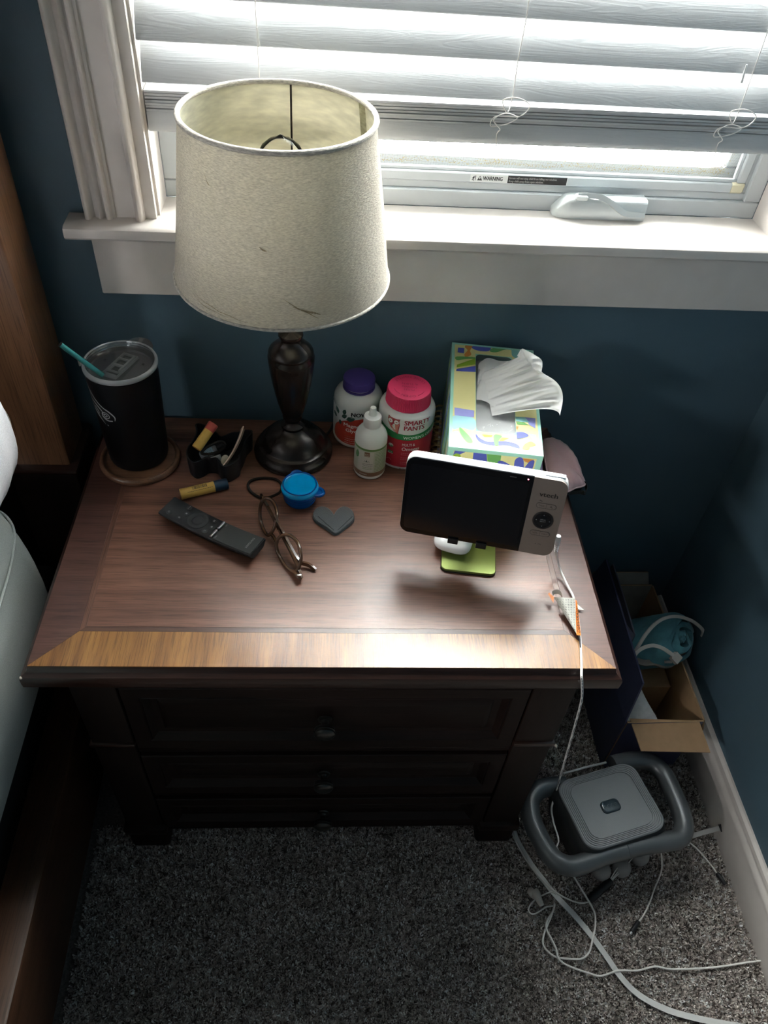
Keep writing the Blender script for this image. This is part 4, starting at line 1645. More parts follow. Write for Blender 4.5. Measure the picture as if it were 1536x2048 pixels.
for a in (100, -18):
    A = radians(a)
    bm = B()
    P = []
    for k in range(9):
        t = pi*k/8
        P.append((0.0265*cos(A)+0.0105*sin(t)*cos(A)-0.0085*cos(t)*sin(A), 0.0265*sin(A)+0.0105*sin(t)*sin(A)+0.0085*cos(t)*cos(A), 0.0235))
    tube(bm, P, 0.0027, n=8)
    V = [bm.verts.new((x*0.985, y*0.985, 0.0235)) for x, y, z in P]
    V2 = [bm.verts.new((x*0.985, y*0.985, 0.0220)) for x, y, z in P]
    bm.faces.new(V)
    bm.faces.new(V2[::-1])
    obj('lug', bm, blue, bp_, sm=60)

# ------------------------------------------------------------------ heart-shaped leather piece
hc = Vector((-0.0015, -0.250, H))
he = thing('leather_heart', 'dark grey heart-shaped leather page corner with stitched edge', 'bookmark', hc)
px_h = [(668, 1029), (672, 1022), (681, 1014), (690, 1012), (700, 1016), (707, 1024), (709, 1034), (706, 1042), (690, 1055), (672, 1067), (655, 1057), (633, 1043), (626, 1034), (626, 1025), (632, 1016), (643, 1012), (655, 1015), (664, 1023)]
o = [at(x, y, H+0.006)-hc for x, y in px_h]
o = [(v.x, v.y) for v in o]
o = [(v.x, v.y) for v in spl([(x, y, 0) for x, y in o], 3, True)]
area = sum(o[i-1][0]*o[i][1]-o[i][0]*o[i-1][1] for i in range(len(o)))
if area < 0:
    o = o[::-1]
lea = mat('grey_leather', (0.075, 0.083, 0.090), 0.38, bump=0.5, bscale=900)
bm = B()
slab(bm, o, 0.0003, 0.0024, 0.0006)
obj('back_layer', bm, lea, he, sm=40)
bm = B()
slab(bm, [(x*0.985, y*0.985+0.0004) for x, y in o], 0.0036, 0.0062, 0.0010)
obj('front_layer', bm, lea, he, sm=40)
bm = B()
tip = min(o, key=lambda v: v[1])
for sx in (-1, 1):
    for k in range(13):
        t = 0.10+0.80*k/13
        x0, y0 = tip[0]*0.9+sx*0.0, tip[1]*0.92
        x1, y1 = sx*0.0285+0.001, 0.0055
        a, b = Vector((x0+(x1-x0)*t, y0+(y1-y0)*t, 0.0064)), Vector((x0+(x1-x0)*(t+0.042), y0+(y1-y0)*(t+0.042), 0.0064))
        tube(bm, [a, b], 0.0006, n=5)
obj('stitching', bm, M['ink'], he)

# ------------------------------------------------------------------ remote control
A_, Bp = at(311, 1022, H+0.020), at(356, 998, H+0.020)
Cq, Dq = at(530, 1090, H+0.012), at(503, 1116, H+0.012)
rc = (A_+Bp)/2
tailc = (Cq+Dq)/2
v = tailc-rc
RL = Vector((v.x, v.y, 0)).length
RW = 0.0385
ra = math.atan2(v.y, v.x)
mid = (rc+tailc)/2
rem = thing('remote_control', 'slim black curved television remote lying on the nightstand', 'remote control', (mid.x, mid.y, H), ra)
bm = B()
NS = 36


def rz(t):     # top surface height along the remote: shallow bow, resting on its middle
    return 0.0165+0.0050*(2*t-1)**2


def rbz(t):
    return 0.0012+0.0075*abs(2*t-1)**2.2


rows = []
for i in range(NS+1):
    t = i/NS
    x = (t-0.5)*RL
    w = RW/2*(1 if 0.02 < t < 0.98 else 0.985)
    z1, z0 = rz(t), rbz(t)
    sec = [(-w+0.002, z1), (-w+0.0006, z1-0.0008), (-w, z1-0.0025), (-w+0.006, z0+0.0012), (-w+0.010, z0), (w-0.010, z0), (w-0.006, z0+0.0012), (w, z1-0.0025), (w-0.0006, z1-0.0008), (w-0.002, z1)]
    rows.append([bm.verts.new((x, y, z)) for y, z in sec])
for P, Q in zip(rows, rows[1:]):
    for k in range(10):
        bm.faces.new((P[k], P[(k+1) % 10], Q[(k+1) % 10], Q[k]))
bm.faces.new(rows[0])
bm.faces.new(rows[-1][::-1])
rem_m = mat('satin_black_shell', (0.020, 0.021, 0.023), 0.38)
body = obj('remote_shell', bm, rem_m, rem, sm=35)
# the lower half carries a raised smooth grip plate
bm = B()
rows = []
for i in range(13):
    t = 0.585+0.405*i/12
    x = (t-0.5)*RL
    w = RW/2-0.0012
    z1 = rz(t)
    rows.append([bm.verts.new((x, y, z)) for y, z in ((-w, z1-0.0004), (-w+0.0012, z1+0.0014), (-w*0.4, z1+0.0018), (w*0.4, z1+0.0018), (w-0.0012, z1+0.0014), (w, z1-0.0004))])
for P, Q in zip(rows, rows[1:]):
    for k in range(5):
        bm.faces.new((P[k], P[k+1], Q[k+1], Q[k]))
bm.faces.new(rows[0])
bm.faces.new(rows[-1][::-1])
grip = lab(obj('grip_plate', bm, mat('dark_grey_satin_plate', (0.040, 0.043, 0.043), 0.30), body, sm=50), 'smooth dark grey lower cover')


def rfn(t, y, dz=0.0):
    return Vector(((t-0.5)*RL, y, rz(t)+dz))


def rbutton(t, y, r, nm='button', dome=0.0006, m=None):
    bm = B()
    lathe(bm, [(r, -0.0004), (r, dome*0.6), (r*0.85, dome), (0, dome*1.1)], 24, caps=False)
    return obj(nm, bm, m or M['dark_grey'], body, sm=50, loc=rfn(t, y, 0.0002))


soft = mat('soft_black_button', (0.028, 0.029, 0.031), 0.55)
bm = B()
lathe(bm, [(0.0150, -0.0004), (0.0150, 0.0004), (0.0135, 0.0010), (0.0105, 0.0004), (0.0085, 0.0002), (0.0080, 0.0008), (0.0060, 0.0010), (0, 0.0007)], 40, caps=False)
obj('navigation_ring', bm, soft, body, sm=50, loc=rfn(0.345, 0.0, 0.0002))
for t, y in ((0.075, -0.0095), (0.19, -0.0100), (0.215, 0.0015), (0.19, 0.0125), (0.475, -0.0110), (0.50, 0.0), (0.475, 0.0115)):
    rbutton(t, y, 0.0042, 'button', 0.0005, soft)
bm = B()
g0 = 0.0013
def mark(t, y, shapes):
    for s_ in shapes:
        poly(bm, [rfn(t+a/RL/1000, y+b/1000, g0) for a, b in s_])
mark(0.19, -0.0100, [[(-1.4, -1.2), (1.4, -1.2), (1.4, -0.6), (-1.4, -0.6)], [(-1.4, -0.3), (1.4, -0.3), (1.4, 0.3), (-1.4, 0.3)], [(-1.4, 0.6), (1.4, 0.6), (1.4, 1.2), (-1.4, 1.2)]])
mark(0.215, 0.0015, [[(-1.2, -1.3), (1.3, -1.0), (1.3, 1.0), (-1.2, 1.3)]])
mark(0.19, 0.0125, [[(-0.3, -3.2), (0.5, -3.2), (0.5, -1.6), (-0.3, -1.6)], [(-0.3, -0.7), (0.5, -0.7), (0.5, 0.7), (-0.3, 0.7)], [(-0.3, 1.6), (0.5, 1.6), (0.5, 3.2), (-0.3, 3.2)]])
mark(0.475, -0.0110, [[(-1.2, -1.6), (-0.6, -1.6), (-0.6, 1.2), (-1.2, 1.2)], [(-1.2, 1.2), (1.2, 1.2), (1.2, 0.6), (-1.2, 0.6)], [(1.2, 1.2), (1.2, -0.6), (0.6, -0.6), (0.6, 1.2)]])
mark(0.50, 0.0, [[(-1.3, -1.2), (1.3, -1.2), (1.3, 1.2), (0, 1.9), (-1.3, 1.2)]])
mark(0.475, 0.0115, [[(-1.3, -1.6), (1.3, -1.6), (1.3, -0.3), (-1.3, -0.3)], [(-1.3, 0.3), (1.3, 0.3), (1.3, 1.6), (-1.3, 1.6)]])
for q in range(10):
    a = 0.5+5.3*q/9
    mark(0.075, -0.0095, [[(1.6*cos(a), 1.6*sin(a)), (1.6*cos(a+.5), 1.6*sin(a+.5)), (1.1*cos(a+.5), 1.1*sin(a+.5)), (1.1*cos(a), 1.1*sin(a))]])
add_text(bm, 'VOL', lambda u, v: rfn(0.612, -0.0125, 0.0021)+Vector((-v*1.0, u, 0))*1.0, 0.0030, 'CENTER')
add_text(bm, 'CH', lambda u, v: rfn(0.612, 0.0120, 0.0021)+Vector((-v*1.0, u, 0))*1.0, 0.0030, 'CENTER')
add_text(bm, 'SAMSUNG', lambda u, v: rfn(0.925, 0.0, 0.0021)+Vector((-v*1.0, u, 0)), 0.0042, 'CENTER', spacing=1.15)
lab(obj('button_marks', bm, mat('grey_print', (0.30, 0.30, 0.30), 0.5), body, sm=0), 'pale printed symbols and lettering')
for y in (-0.0090, 0.0090):
    bm = B()
    v = box(bm, -0.0022, 0.0022, -0.0078, 0.0078, 0.0, 0.0042, 0.0011, 3)
    obj('rocker_key', bm, M['steel'], body, sm=50, loc=rfn(0.568, y, -0.0008), rot=(0, radians(-16), 0))

# ------------------------------------------------------------------ reading glasses
gl = thing('eyeglasses', 'brown tortoise plastic eyeglasses folded on the nightstand', 'eyeglasses', tuple(at(575, 1080, H)))
go = Vector(gl.location)
tort = mat('brown_acetate', (0.075, 0.036, 0.018), 0.14, coat=0.6, noise=0.3, nscale=60)


def gp(x, y, h):
    return at(x, y, H+h)-go


def eyerim(pts, nm):
    P = spl([gp(*q) for q in pts], 6, True)
    bm = B()
    tube(bm, P, 0.0026, n=8, closed=True)
    o = obj(nm, bm, tort, gl, sm=60)
    bm = B()
    c = sum(P, Vector())/len(P)
    ins = [c+(q-c)*0.965 for q in P]
    bm.faces.new([bm.verts.new(q) for q in ins])
    obj('lens', bm, M['lens'], o, sm=0)


# the frame front stands on its lower rims, tilted back; near rim low, far rim high
rimA = [(524, 1003, 0.032), (533, 996, 0.036), (546, 1003, 0.036), (553, 1020, 0.035), (553, 1036, 0.032), (548, 1056, 0.022), (538, 1070, 0.010), (530, 1064, 0.005), (522, 1045, 0.004), (520, 1022, 0.014)]
rimB = [(556, 1078, 0.022), (566, 1070, 0.030), (580, 1071, 0.035), (594, 1083, 0.036), (600, 1100, 0.034), (602, 1118, 0.026), (597, 1136, 0.014), (588, 1143, 0.007), (572, 1133, 0.004), (558, 1110, 0.005), (553, 1092, 0.013)]
eyerim(rimA, 'rim')
eyerim(rimB, 'rim')
bm = B()
tube(bm, spl([gp(541, 1067, 0.010), gp(547, 1073, 0.013), gp(552, 1082, 0.015), gp(556, 1084, 0.016)], 5), 0.0025, n=8)
obj('bridge', bm, tort, gl, sm=60)
for q in ((545, 1076, 0.012), (553, 1056, 0.018)):
    bm = B()
    bmesh.ops.create_uvsphere(bm, u_segments=12, v_segments=8, radius=0.0035)
    for v in bm.verts:
        v.co.x *= 0.6
    obj('nose_pad', bm, M['lens'], gl, sm=60, loc=gp(*q))
bm = B()
tube(bm, spl([gp(548, 1030, 0.036), gp(556, 1046, 0.030), gp(566, 1066, 0.022), gp(580, 1092, 0.016), gp(598, 1122, 0.009), gp(618, 1130, 0.006), gp(631, 1140, 0.003)], 6), 0.0019, flat=(0.0034, 0.0056), up=(0, 0.2, 1))
obj('temple_arm', bm, tort, gl, sm=50)
bm = B()
tube(bm, spl([gp(603, 1156, 0.007), gp(594, 1130, 0.012), gp(580, 1100, 0.014), gp(562, 1066, 0.017), gp(546, 1034, 0.020), gp(533, 1010, 0.016), gp(522, 991, 0.004)], 6), 0.0019, flat=(0.0034, 0.0058), up=(0, 0.2, 1))
obj('temple_arm', bm, tort, gl, sm=50)
bm = B()
tube(bm, spl([gp(588, 1143, 0.008), gp(596, 1152, 0.009), gp(604, 1158, 0.007)], 5), 0.0034, n=8)
hg = obj('end_piece', bm, tort, gl, sm=60)
bm = B()
v = box(bm, -0.0032, 0.0032, -0.0018, 0.0018, -0.0018, 0.0018, 0.0006)
lab(obj('hinge', bm, M['steel'], hg, loc=gp(598, 1151, 0.0125)), 'shiny metal hinge')

# ------------------------------------------------------------------ vitamin bottles
def at_pl(px, py, p0, n):
    """point on a plane (p0, n) seen at a photo pixel"""
    d = _f + CR*((px-768)/FPX) - CU*((py-1024)/FPX)
    p0, n = Vector(p0), Vector(n)
    return CAM + d*((p0-CAM).dot(n)/d.dot(n))


def tw_w(body, spacing=1.0):
    V, F = text_geo(body, 1.0, 'LEFT', spacing)
    return max(v[0] for v in V)-min(v[0] for v in V)


def fit_text(bm, body, fn, size, width, mi=0, bold=0.0, align='LEFT', spacing=1.0):
    add_text(bm, body, fn, size, align, mi, spacing, sx=width/(tw_w(body, spacing)*size), bold=bold)


def scribble(bm, fn, u0, u1, v, h, mi, rnd, gap=0.0007):
    """a line of print too small to read"""
    u = u0
    while u < u1:
        w = rnd.uniform(0.0008, 0.003)
        w = min(w, u1-u)
        n = max(1, int(w/0.0006))
        for k in range(n):
            a, b = u+w*k/n, u+w*(k+0.72)/n
            hh = h*rnd.uniform(0.6, 1.0)
            poly(bm, [fn(a, v), fn(b, v), fn(b, v+hh), fn(a, v+hh)], mi)
        u += w+gap


white_b = mat('glossy_white_bottle', (0.72, 0.72, 0.70), 0.22, coat=0.3)
rnd = random.Random(11)
# white bottle with pink cap
sb = thing('vitamin_bottle', 'white bottle with pink ribbed cap and red owl label', 'bottle', (0.1110, -0.0980, H), 0, 'vitamin bottles')
R0 = 0.0436
bm = B()
lathe(bm, [(0, 0.0003), (0.0395, 0.0003), (0.0425, 0.0020), (R0, 0.0060), (R0, 0.0940), (0.0430, 0.0985), (0.0412, 0.1025), (0.0380, 0.1055), (0.0345, 0.1070), (0.0335, 0.1080), (0.0335, 0.1100), (0, 0.1100)], 72)
bt = obj('bottle_body', bm, white_b, sb, sm=45)
pink = mat('pink_cap', (0.62, 0.035, 0.11), 0.42)
pink_d = mat('pink_cap_lettering', (0.42, 0.020, 0.075), 0.45)
bm = B()
nt_ = 96
prof = [(0.0325, 0.1078), (0.0348, 0.1082), (0.0346, 0.1090), (0.0333, 0.1300), (0.0322, 0.1313), (0.0300, 0.1318), (0.0, 0.1318)]
rings = lathe(bm, prof, nt_*2, caps=True)
for j in (2, 3):
    for i, v in enumerate(rings[j]):
        k = 1.0 if i % 2 == 0 else 0.972
        v.co.x *= k
        v.co.y *= k
cap = lab(obj('cap', bm, pink, sb, sm=25), 'pink ribbed cap with raised lettering')
bm = B()
ca = radians(172)


def capf(u, v, z=0.1321):
    return Vector((u*cos(ca)-v*sin(ca), u*sin(ca)+v*cos(ca), z))


add_text(bm, 'PUSH', lambda u, v: capf(u, v+0.0055), 0.0068, 'CENTER', bold=0.0001)
add_text(bm, 'DOWN', lambda u, v: capf(u, v-0.0015), 0.0068, 'CENTER', bold=0.0001)
add_text(bm, '& TURN', lambda u, v: capf(u, v-0.0088), 0.0068, 'CENTER', bold=0.0001)


def arc(r, a0, flip):
    def fn(u, v):
        if flip:
            A = radians(a0)+u/r
            q = r-v
            return capf(q*cos(A), q*sin(A))
        A = radians(a0)-u/r
        q = r+v
        return capf(q*cos(A), q*sin(A))
    return fn


add_text(bm, 'OPEN', arc(0.0215, 90, False), 0.0072, 'CENTER', spacing=1.2, bold=0.0001)
add_text(bm, 'CLOSE TIGHTLY', arc(0.0268, 270, True), 0.0072, 'CENTER', spacing=1.15, bold=0.0001)
for a0, a1 in ((20, 55), (125, 160)):
    P = [capf(0.0240*cos(radians(a0+(a1-a0)*k/6)), 0.0240*sin(radians(a0+(a1-a0)*k/6))) for k in range(7)]
    tube(bm, P, 0.0003, n=4)
lab(obj('cap_lettering', bm, pink_d, cap, sm=0), 'raised lettering CLOSE TIGHTLY, PUSH DOWN & TURN, OPEN')
lm = [mat('label_red', (0.42, 0.018, 0.035), 0.35), mat('label_green', (0.02, 0.22, 0.07), 0.35), M['white_ink'], mat('label_crimson', (0.36, 0.02, 0.04), 0.4),
      mat('label_salmon', (0.62, 0.22, 0.16), 0.4), M['ink'], mat('label_pale_pink', (0.62, 0.25, 0.27), 0.4)]
bm = B()
up_ = lambda a: 0.0735+0.0085*(a/65)**2 if abs(a) < 100 else 0.0936
lo_ = lambda a: 0.0625+0.0030*(a/65)**2 if abs(a) < 100 else 0.0696
wrap_patch(bm, R0+0.0001, -175, 175, 0.0075, lambda a: lo_(a)+0.0002, 72, 0)
wrap_patch(bm, R0+0.00015, -175, 175, lo_, up_, 72, 1)
cf = lambda a, z, d=0.0003: cyl_fn(R0+d, a, z)
fit_text(bm, 'SMARTY', cf(-11, 0.0925), 0.0118, 0.0425, 3, 0.0004)
fit_text(bm, 'PANTS', cf(-11, 0.0822), 0.0118, 0.0325, 3, 0.0004)
fit_text(bm, "WOMEN'S ORGANIC", lambda u, v: cyl_fn(R0+0.0004, -10, lo_(-10+math.degrees(u/R0))+0.0024)(u, v), 0.0078, 0.070, 2, 0.0001)
fit_text(bm, 'MULTI &', cf(-11, 0.0510), 0.0075, 0.0200, 2, 0.0001)
fit_text(bm, 'Omegas', cf(-11, 0.0418), 0.0098, 0.0280, 2, 0.0002)
for z in (0.0362, 0.0328, 0.0268, 0.0234, 0.0172, 0.0138):
    scribble(bm, cf(-11, z), 0, rnd.uniform(0.018, 0.030), 0, 0.0013, 6, rnd)
fit_text(bm, '90 Gummies', cf(-12, 0.0025), 0.0044, 0.020, 5)
# owl mark
def fl(pts, mi, d, a0=-33, z0=0.0885):
    poly(bm, [cyl_fn(R0+d, a0, z0)(x/1000, y/1000) for x, y in pts], mi)
fl([(-9.5, 14.5), (-5, 12.5), (5, 12.0), (10.5, 13.2), (9.0, 8), (10.5, 2), (9.5, -8), (8.8, -16), (2, -11.5), (-5, -5), (-9.3, 2), (-10.2, 8)], 3, 0.0004)
fl([(-8.2, 12.6), (-4, 11.2), (5, 10.7), (9.2, 11.6), (7.9, 7.5), (9.2, 2), (8.4, -8), (7.8, -13.6), (2.5, -10), (-4.2, -4), (-8.0, 2), (-8.9, 8)], 4, 0.0005)
for cx in (-5.2, 5.0):
    for r, mi, d in ((4.7, 3, 0.0006), (3.9, 2, 0.0007)):
        fl([(cx+r*cos(k*pi/8), 6.2+r*sin(k*pi/8)) for k in range(16)], mi, d)
fl([(-6.2, 5.2), (-4.6, 5.0), (-4.2, 7.0), (-5.6, 7.2)], 3, 0.0008)
fl([(2.6, 6.4), (5.6, 5.2), (7.4, 6.3), (5.4, 7.2)], 3, 0.0008)
for y in (-1, -4):
    for x in (-3, 0, 3):
        fl([(x-1.0, y), (x, y-1.2), (x+1.0, y), (x, y-0.5)], 3, 0.0006)
for k, z in ((0, 0.0480), (1, 0.0340)):
    q = [(4.2*cos(j*pi/10), 3.6*sin(j*pi/10)) for j in range(20)]
    fl(q if k == 0 else [(-4.6, -2.8), (4.6, -2.8), (4.6, 2.8), (-4.6, 2.8)], 2 if k == 0 else 1, 0.0004, -34, z)
    fl([(-4.0, -0.6), (4.0, -0.6), (3.0, -2.6), (0, -3.5), (-3.0, -2.6)] if k == 0 else [(-4.4, -2.6), (4.4, -2.6), (4.4, -1.6), (-4.4, -1.6)], 1 if k == 0 else 2, 0.0005, -34, z)
    scribble(bm, cyl_fn(R0+0.0006, -34, z), -0.0035, 0.0035, 0.0002, 0.0012, 1 if k == 0 else 2, rnd)
P = [(4.5*cos(j*pi/8), 3.5*sin(j*pi/8)) for j in range(9)]
fl(P+[(x*0.82, y*0.82) for x, y in P[::-1]], 6, 0.0004, -36, 0.0175)
lab(obj('label', bm, lm, bt, sm=0), 'red, green and white label with owl and SMARTY PANTS lettering')

# white bottle with purple cap
nbt = thing('vitamin_bottle', 'white bottle with purple cap and orange-red label with leaf', 'bottle', (0.0378, -0.0531, H), 0, 'vitamin bottles')
R1 = 0.0390
bm = B()
lathe(bm, [(0, 0.0003), (0.0350, 0.0003), (0.0378, 0.0020), (R1, 0.0060), (R1, 0.0700), (0.0385, 0.0755), (0.0388, 0.0780), (0.0380, 0.0840), (0.0345, 0.0905), (0.0290, 0.0945), (0.0245, 0.0960), (0.0240, 0.0980), (0, 0.0980)], 72)
bt = obj('bottle_body', bm, white_b, nbt, sm=45)
purple = mat('purple_cap', (0.065, 0.038, 0.22), 0.40)
bm = B()
lathe(bm, [(0.0200, 0.1030), (0.0246, 0.1030), (0.0252, 0.1036), (0.0252, 0.1130), (0.0247, 0.1152), (0.0225, 0.1161), (0, 0.1161)], 60)
cap = lab(obj('cap', bm, purple, nbt, sm=35), 'purple cap')
bm = B()
lathe(bm, [(0.0210, 0.0975), (0.0248, 0.0975), (0.0254, 0.0980), (0.0254, 0.1003), (0.0246, 0.1008), (0.0210, 0.1008)], 60)
obj('tamper_ring', bm, purple, nbt, sm=35)
bm = B()
lathe(bm, [(0, 0.0965), (0.0226, 0.0965), (0.0226, 0.1040), (0, 0.1040)], 48)
obj('neck', bm, white_b, nbt, sm=35)
lm = [mat('label_white', (0.70, 0.70, 0.68), 0.35), mat('label_orange_red', (0.46, 0.045, 0.025), 0.35), M['white_ink'], mat('leaf_green', (0.025, 0.085, 0.060), 0.4), M['ink'],
      mat('leaf_pale', (0.12, 0.25, 0.19), 0.4), mat('label_grey_green', (0.30, 0.30, 0.18), 0.4)]
bm = B()
wrap_patch(bm, R1+0.0001, -178, 178, 0.0075, 0.0735, 72, 0)
def redtop(a):
    t = max(-1, min(1, (a-25)/95))
    return 0.0215+0.0420*max(0.0, 1-t*t)**0.5
def redbot(a):
    t = max(-1, min(1, (a-25)/95))
    return 0.0215-0.0135*max(0.0, 1-t*t)**0.25
wrap_patch(bm, R1+0.0002, -70, 120, redbot, redtop, 60, 1)
cf = lambda a, z, d=0.0004: cyl_fn(R1+d, a, z)
fit_text(bm, 'NOW', cf(-19, 0.0668), 0.0108, 0.026, 4, 0.0005)
fit_text(bm, 'Magnesium', cf(-37, 0.0445), 0.0095, 0.046, 2, 0.0002)
fit_text(bm, 'Glycinate', cf(-31, 0.0345), 0.0095, 0.038, 2, 0.0002)
poly(bm, [cf(-32, 0.0290)(0, 0), cf(-32, 0.0290)(0.03, 0), cf(-32, 0.0290)(0.03, 0.0022), cf(-32, 0.0290)(0, 0.0022)], 6)
for z in (0.0245, 0.0200, 0.0160, 0.0115):
    scribble(bm, cf(-32, z), 0, 0.026, 0, 0.0014, 6 if z > 0.02 else 2, rnd)
for cx, cz, ang, L_ in ((-52, 0.062, 120, 9.5), (-38, 0.066, 70, 8.0), (-58, 0.054, 160, 9.0), (-30, 0.058, 20, 11), (-46, 0.053, 265, 7), (-42, 0.059, 40, 8.5)):
    L_ *= 1.45
    a = radians(ang)
    o = [(0, 0), (0.3, 0.28), (0.7, 0.25), (1.0, 0.0), (0.7, -0.25), (0.3, -0.28)]
    f_ = cf(cx, cz, 0.0005)
    poly(bm, [f_((x*cos(a)-y*sin(a))*L_/1000, (x*sin(a)+y*cos(a))*L_/1000) for x, y in o], 3)
    f_ = cf(cx, cz, 0.0006)
    poly(bm, [f_((x*cos(a)-y*sin(a))*L_/1000, (x*sin(a)+y*cos(a))*L_/1000) for x, y in ((0.05, 0.03), (0.95, 0.02), (0.95, -0.02), (0.05, -0.03))], 5)
lab(obj('label', bm, lm, bt, sm=0), 'white and orange-red label reading NOW Magnesium Glycinate')

# white squeeze dropper bottle
db = thing('dropper_bottle', 'small white squeeze bottle with pointed cap and green label in front', 'bottle', (0.0547, -0.1406, H))
R2 = 0.0247
bm = B()
lathe(bm, [(0, 0.0003), (0.0200, 0.0003), (0.0232, 0.0018), (0.0245, 0.0050), (R2, 0.0080), (R2, 0.0700), (0.0243, 0.0745), (0.0225, 0.0800), (0.0185, 0.0860), (0.0140, 0.0910), (0.0130, 0.0950), (0, 0.0950)], 56)
bt = obj('bottle_body', bm, mat('soft_white_plastic', (0.68, 0.67, 0.63), 0.35), db, sm=45)
bm = B()
lathe(bm, [(0, 0.0930), (0.0130, 0.0930), (0.0136, 0.0940), (0.0134, 0.1080), (0.0126, 0.1098), (0.0090, 0.1108), (0.0066, 0.1125), (0.0052, 0.1180), (0.0048, 0.1235), (0.0040, 0.1250), (0, 0.1252)], 48)
lab(obj('cap', bm, mat('white_cap', (0.74, 0.73, 0.70), 0.35), db, sm=40), 'white cap with a stepped nozzle')
lm = [mat('drop_label_cream', (0.42, 0.43, 0.34), 0.4), mat('drop_label_green', (0.10, 0.20, 0.05), 0.4), mat('drop_label_brown', (0.18, 0.09, 0.045), 0.4), mat('drop_ink', (0.05, 0.06, 0.05), 0.5), mat('drop_leaf', (0.07, 0.20, 0.07), 0.4),
      mat('drop_pale', (0.50, 0.48, 0.42), 0.4)]
bm = B()
wrap_patch(bm, R2+0.0001, -178, 178, 0.0085, 0.0640, 64, 0)
wrap_patch(bm, R2+0.0002, -178, 178, 0.0600, 0.0638, 64, 1)
wrap_patch(bm, R2+0.0002, -178, 178, 0.0088, 0.0170, 64, 2)
wrap_patch(bm, R2+0.0002, -52, 8, 0.0190, 0.0580, 16, 5)
cf = lambda a, z, d=0.0003: cyl_fn(R2+d, a, z)
for k in range(13):
    scribble(bm, cf(14, 0.0565-0.0031*k), 0, 0.022, 0, 0.0015, 1, rnd, 0.0004)
for q in ([(-1.2, 0), (1.2, 0), (0, 4.5)], [(-0.8, 0), (-4.2, 3.0), (-2.2, 0)], [(0.8, 0), (4.2, 3.0), (2.2, 0)], [(-5, -0.2), (5, -0.2), (4, -1.4), (-4, -1.4)]):
    poly(bm, [cf(-16, 0.0385)(x/1000, y/1000) for x, y in q], 3)
for z in (0.0335, 0.0305, 0.0265, 0.0235):
    scribble(bm, cf(-30, z), 0, 0.016, 0, 0.0013, 3 if z > 0.03 else 1, rnd, 0.0003)
wrap_patch(bm, R2+0.0003, -25, -6, 0.0490, 0.0580, 8, 2)
scribble(bm, cf(-20, 0.0520, 0.0004), -0.0015, 0.005, 0.0010, 0.0016, 5, rnd, 0.0003)
scribble(bm, cf(-20, 0.0490, 0.0004), -0.0015, 0.005, 0.0010, 0.0016, 5, rnd, 0.0003)
poly(bm, [cf(-58, 0.0470, 0.0004)(x/1000, y/1000) for x, y in ((0, -6), (4, -3), (5, 4), (2, 10), (-2, 5), (-3, -2))], 4)
scribble(bm, cf(-40, 0.0120, 0.0004), 0, 0.012, 0, 0.0020, 5, rnd, 0.0004)
lab(obj('label', bm, lm, bt, sm=0), 'cream, green and brown printed label')

# ------------------------------------------------------------------ spiral notebook under the tissue box
NA = radians(-9.5)
nk = thing('spiral_notebook', 'gold-coil spiral notebook lying under the tissue box', 'notebook', (0.249, -0.113, H), NA)
bm = B()
box(bm, -0.080, 0.086, -0.105, 0.105, 0.0004, 0.0024, 0.0006, 1)
obj('back_cover', bm, mat('cover_card', (0.50, 0.46, 0.44), 0.6), nk)
bm = B()
box(bm, -0.079, 0.085, -0.104, 0.104, 0.0024, 0.0150, 0)
for e in bm.edges:
    pass
obj('pages', bm, mat('paper_pages', (0.62, 0.58, 0.50), 0.8, noise=0.1, nscale=400), nk, sm=0)
cov = mat('pastel_cover', (0.60, 0.52, 0.50), 0.5)
nt = cov.node_tree
tc = nt.nodes.new('ShaderNodeTexCoord')
nn = nt.nodes.new('ShaderNodeTexNoise')
nn.inputs['Scale'].default_value = 16
nn.inputs['Detail'].default_value = 3
cr_ = nt.nodes.new('ShaderNodeValToRGB')
els = cr_.color_ramp.elements
els[0].position, els[0].color = 0.3, (0.60, 0.55, 0.53, 1)
els[1].position, els[1].color = 0.7, (0.36, 0.30, 0.46, 1)
q = els.new(0.5)
q.color = (0.68, 0.42, 0.34, 1)
nt.links.new(tc.outputs['Object'], nn.inputs['Vector'])
nt.links.new(nn.outputs['Fac'], cr_.inputs[0])
nt.links.new(cr_.outputs[0], nt.nodes['Principled BSDF'].inputs['Base Color'])
bm = B()
box(bm, -0.080, 0.086, -0.105, 0.105, 0.0150, 0.0168, 0.0006, 1)
obj('front_cover', bm, cov, nk)
tab_cols = [mat('tab_'+n_, c_, 0.6) for n_, c_ in (('white', (0.62, 0.60, 0.56)), ('pink', (0.55, 0.38, 0.36)), ('lilac', (0.40, 0.36, 0.46)), ('sand', (0.58, 0.48, 0.26)))]
bm = B()
for k in range(14):
    y = -0.097+0.0148*k
    box(bm, -0.0835, -0.0795, y-0.0048, y+0.0048, 0.0060, 0.0150, 0, 1, k % 4)
obj('page_tabs', bm, tab_cols, nk, sm=0)
coil0 = None
for k in range(14):
    if coil0 is None:
        bm = B()
        for dy in (0, 0.0028):
            P = [(-0.0845+0.0105*cos(2*pi*i/20), dy, 0.0118+0.0112*sin(2*pi*i/20)) for i in range(20)]
            tube(bm, P, 0.00065, n=6, closed=True)
        o = coil0 = obj('coil_ring', bm, M['gold'], nk, sm=60)
    else:
        o = coil0.copy()
        COL.objects.link(o)
    o.location = (0, -0.0955+0.0148*k-0.0008, 0)

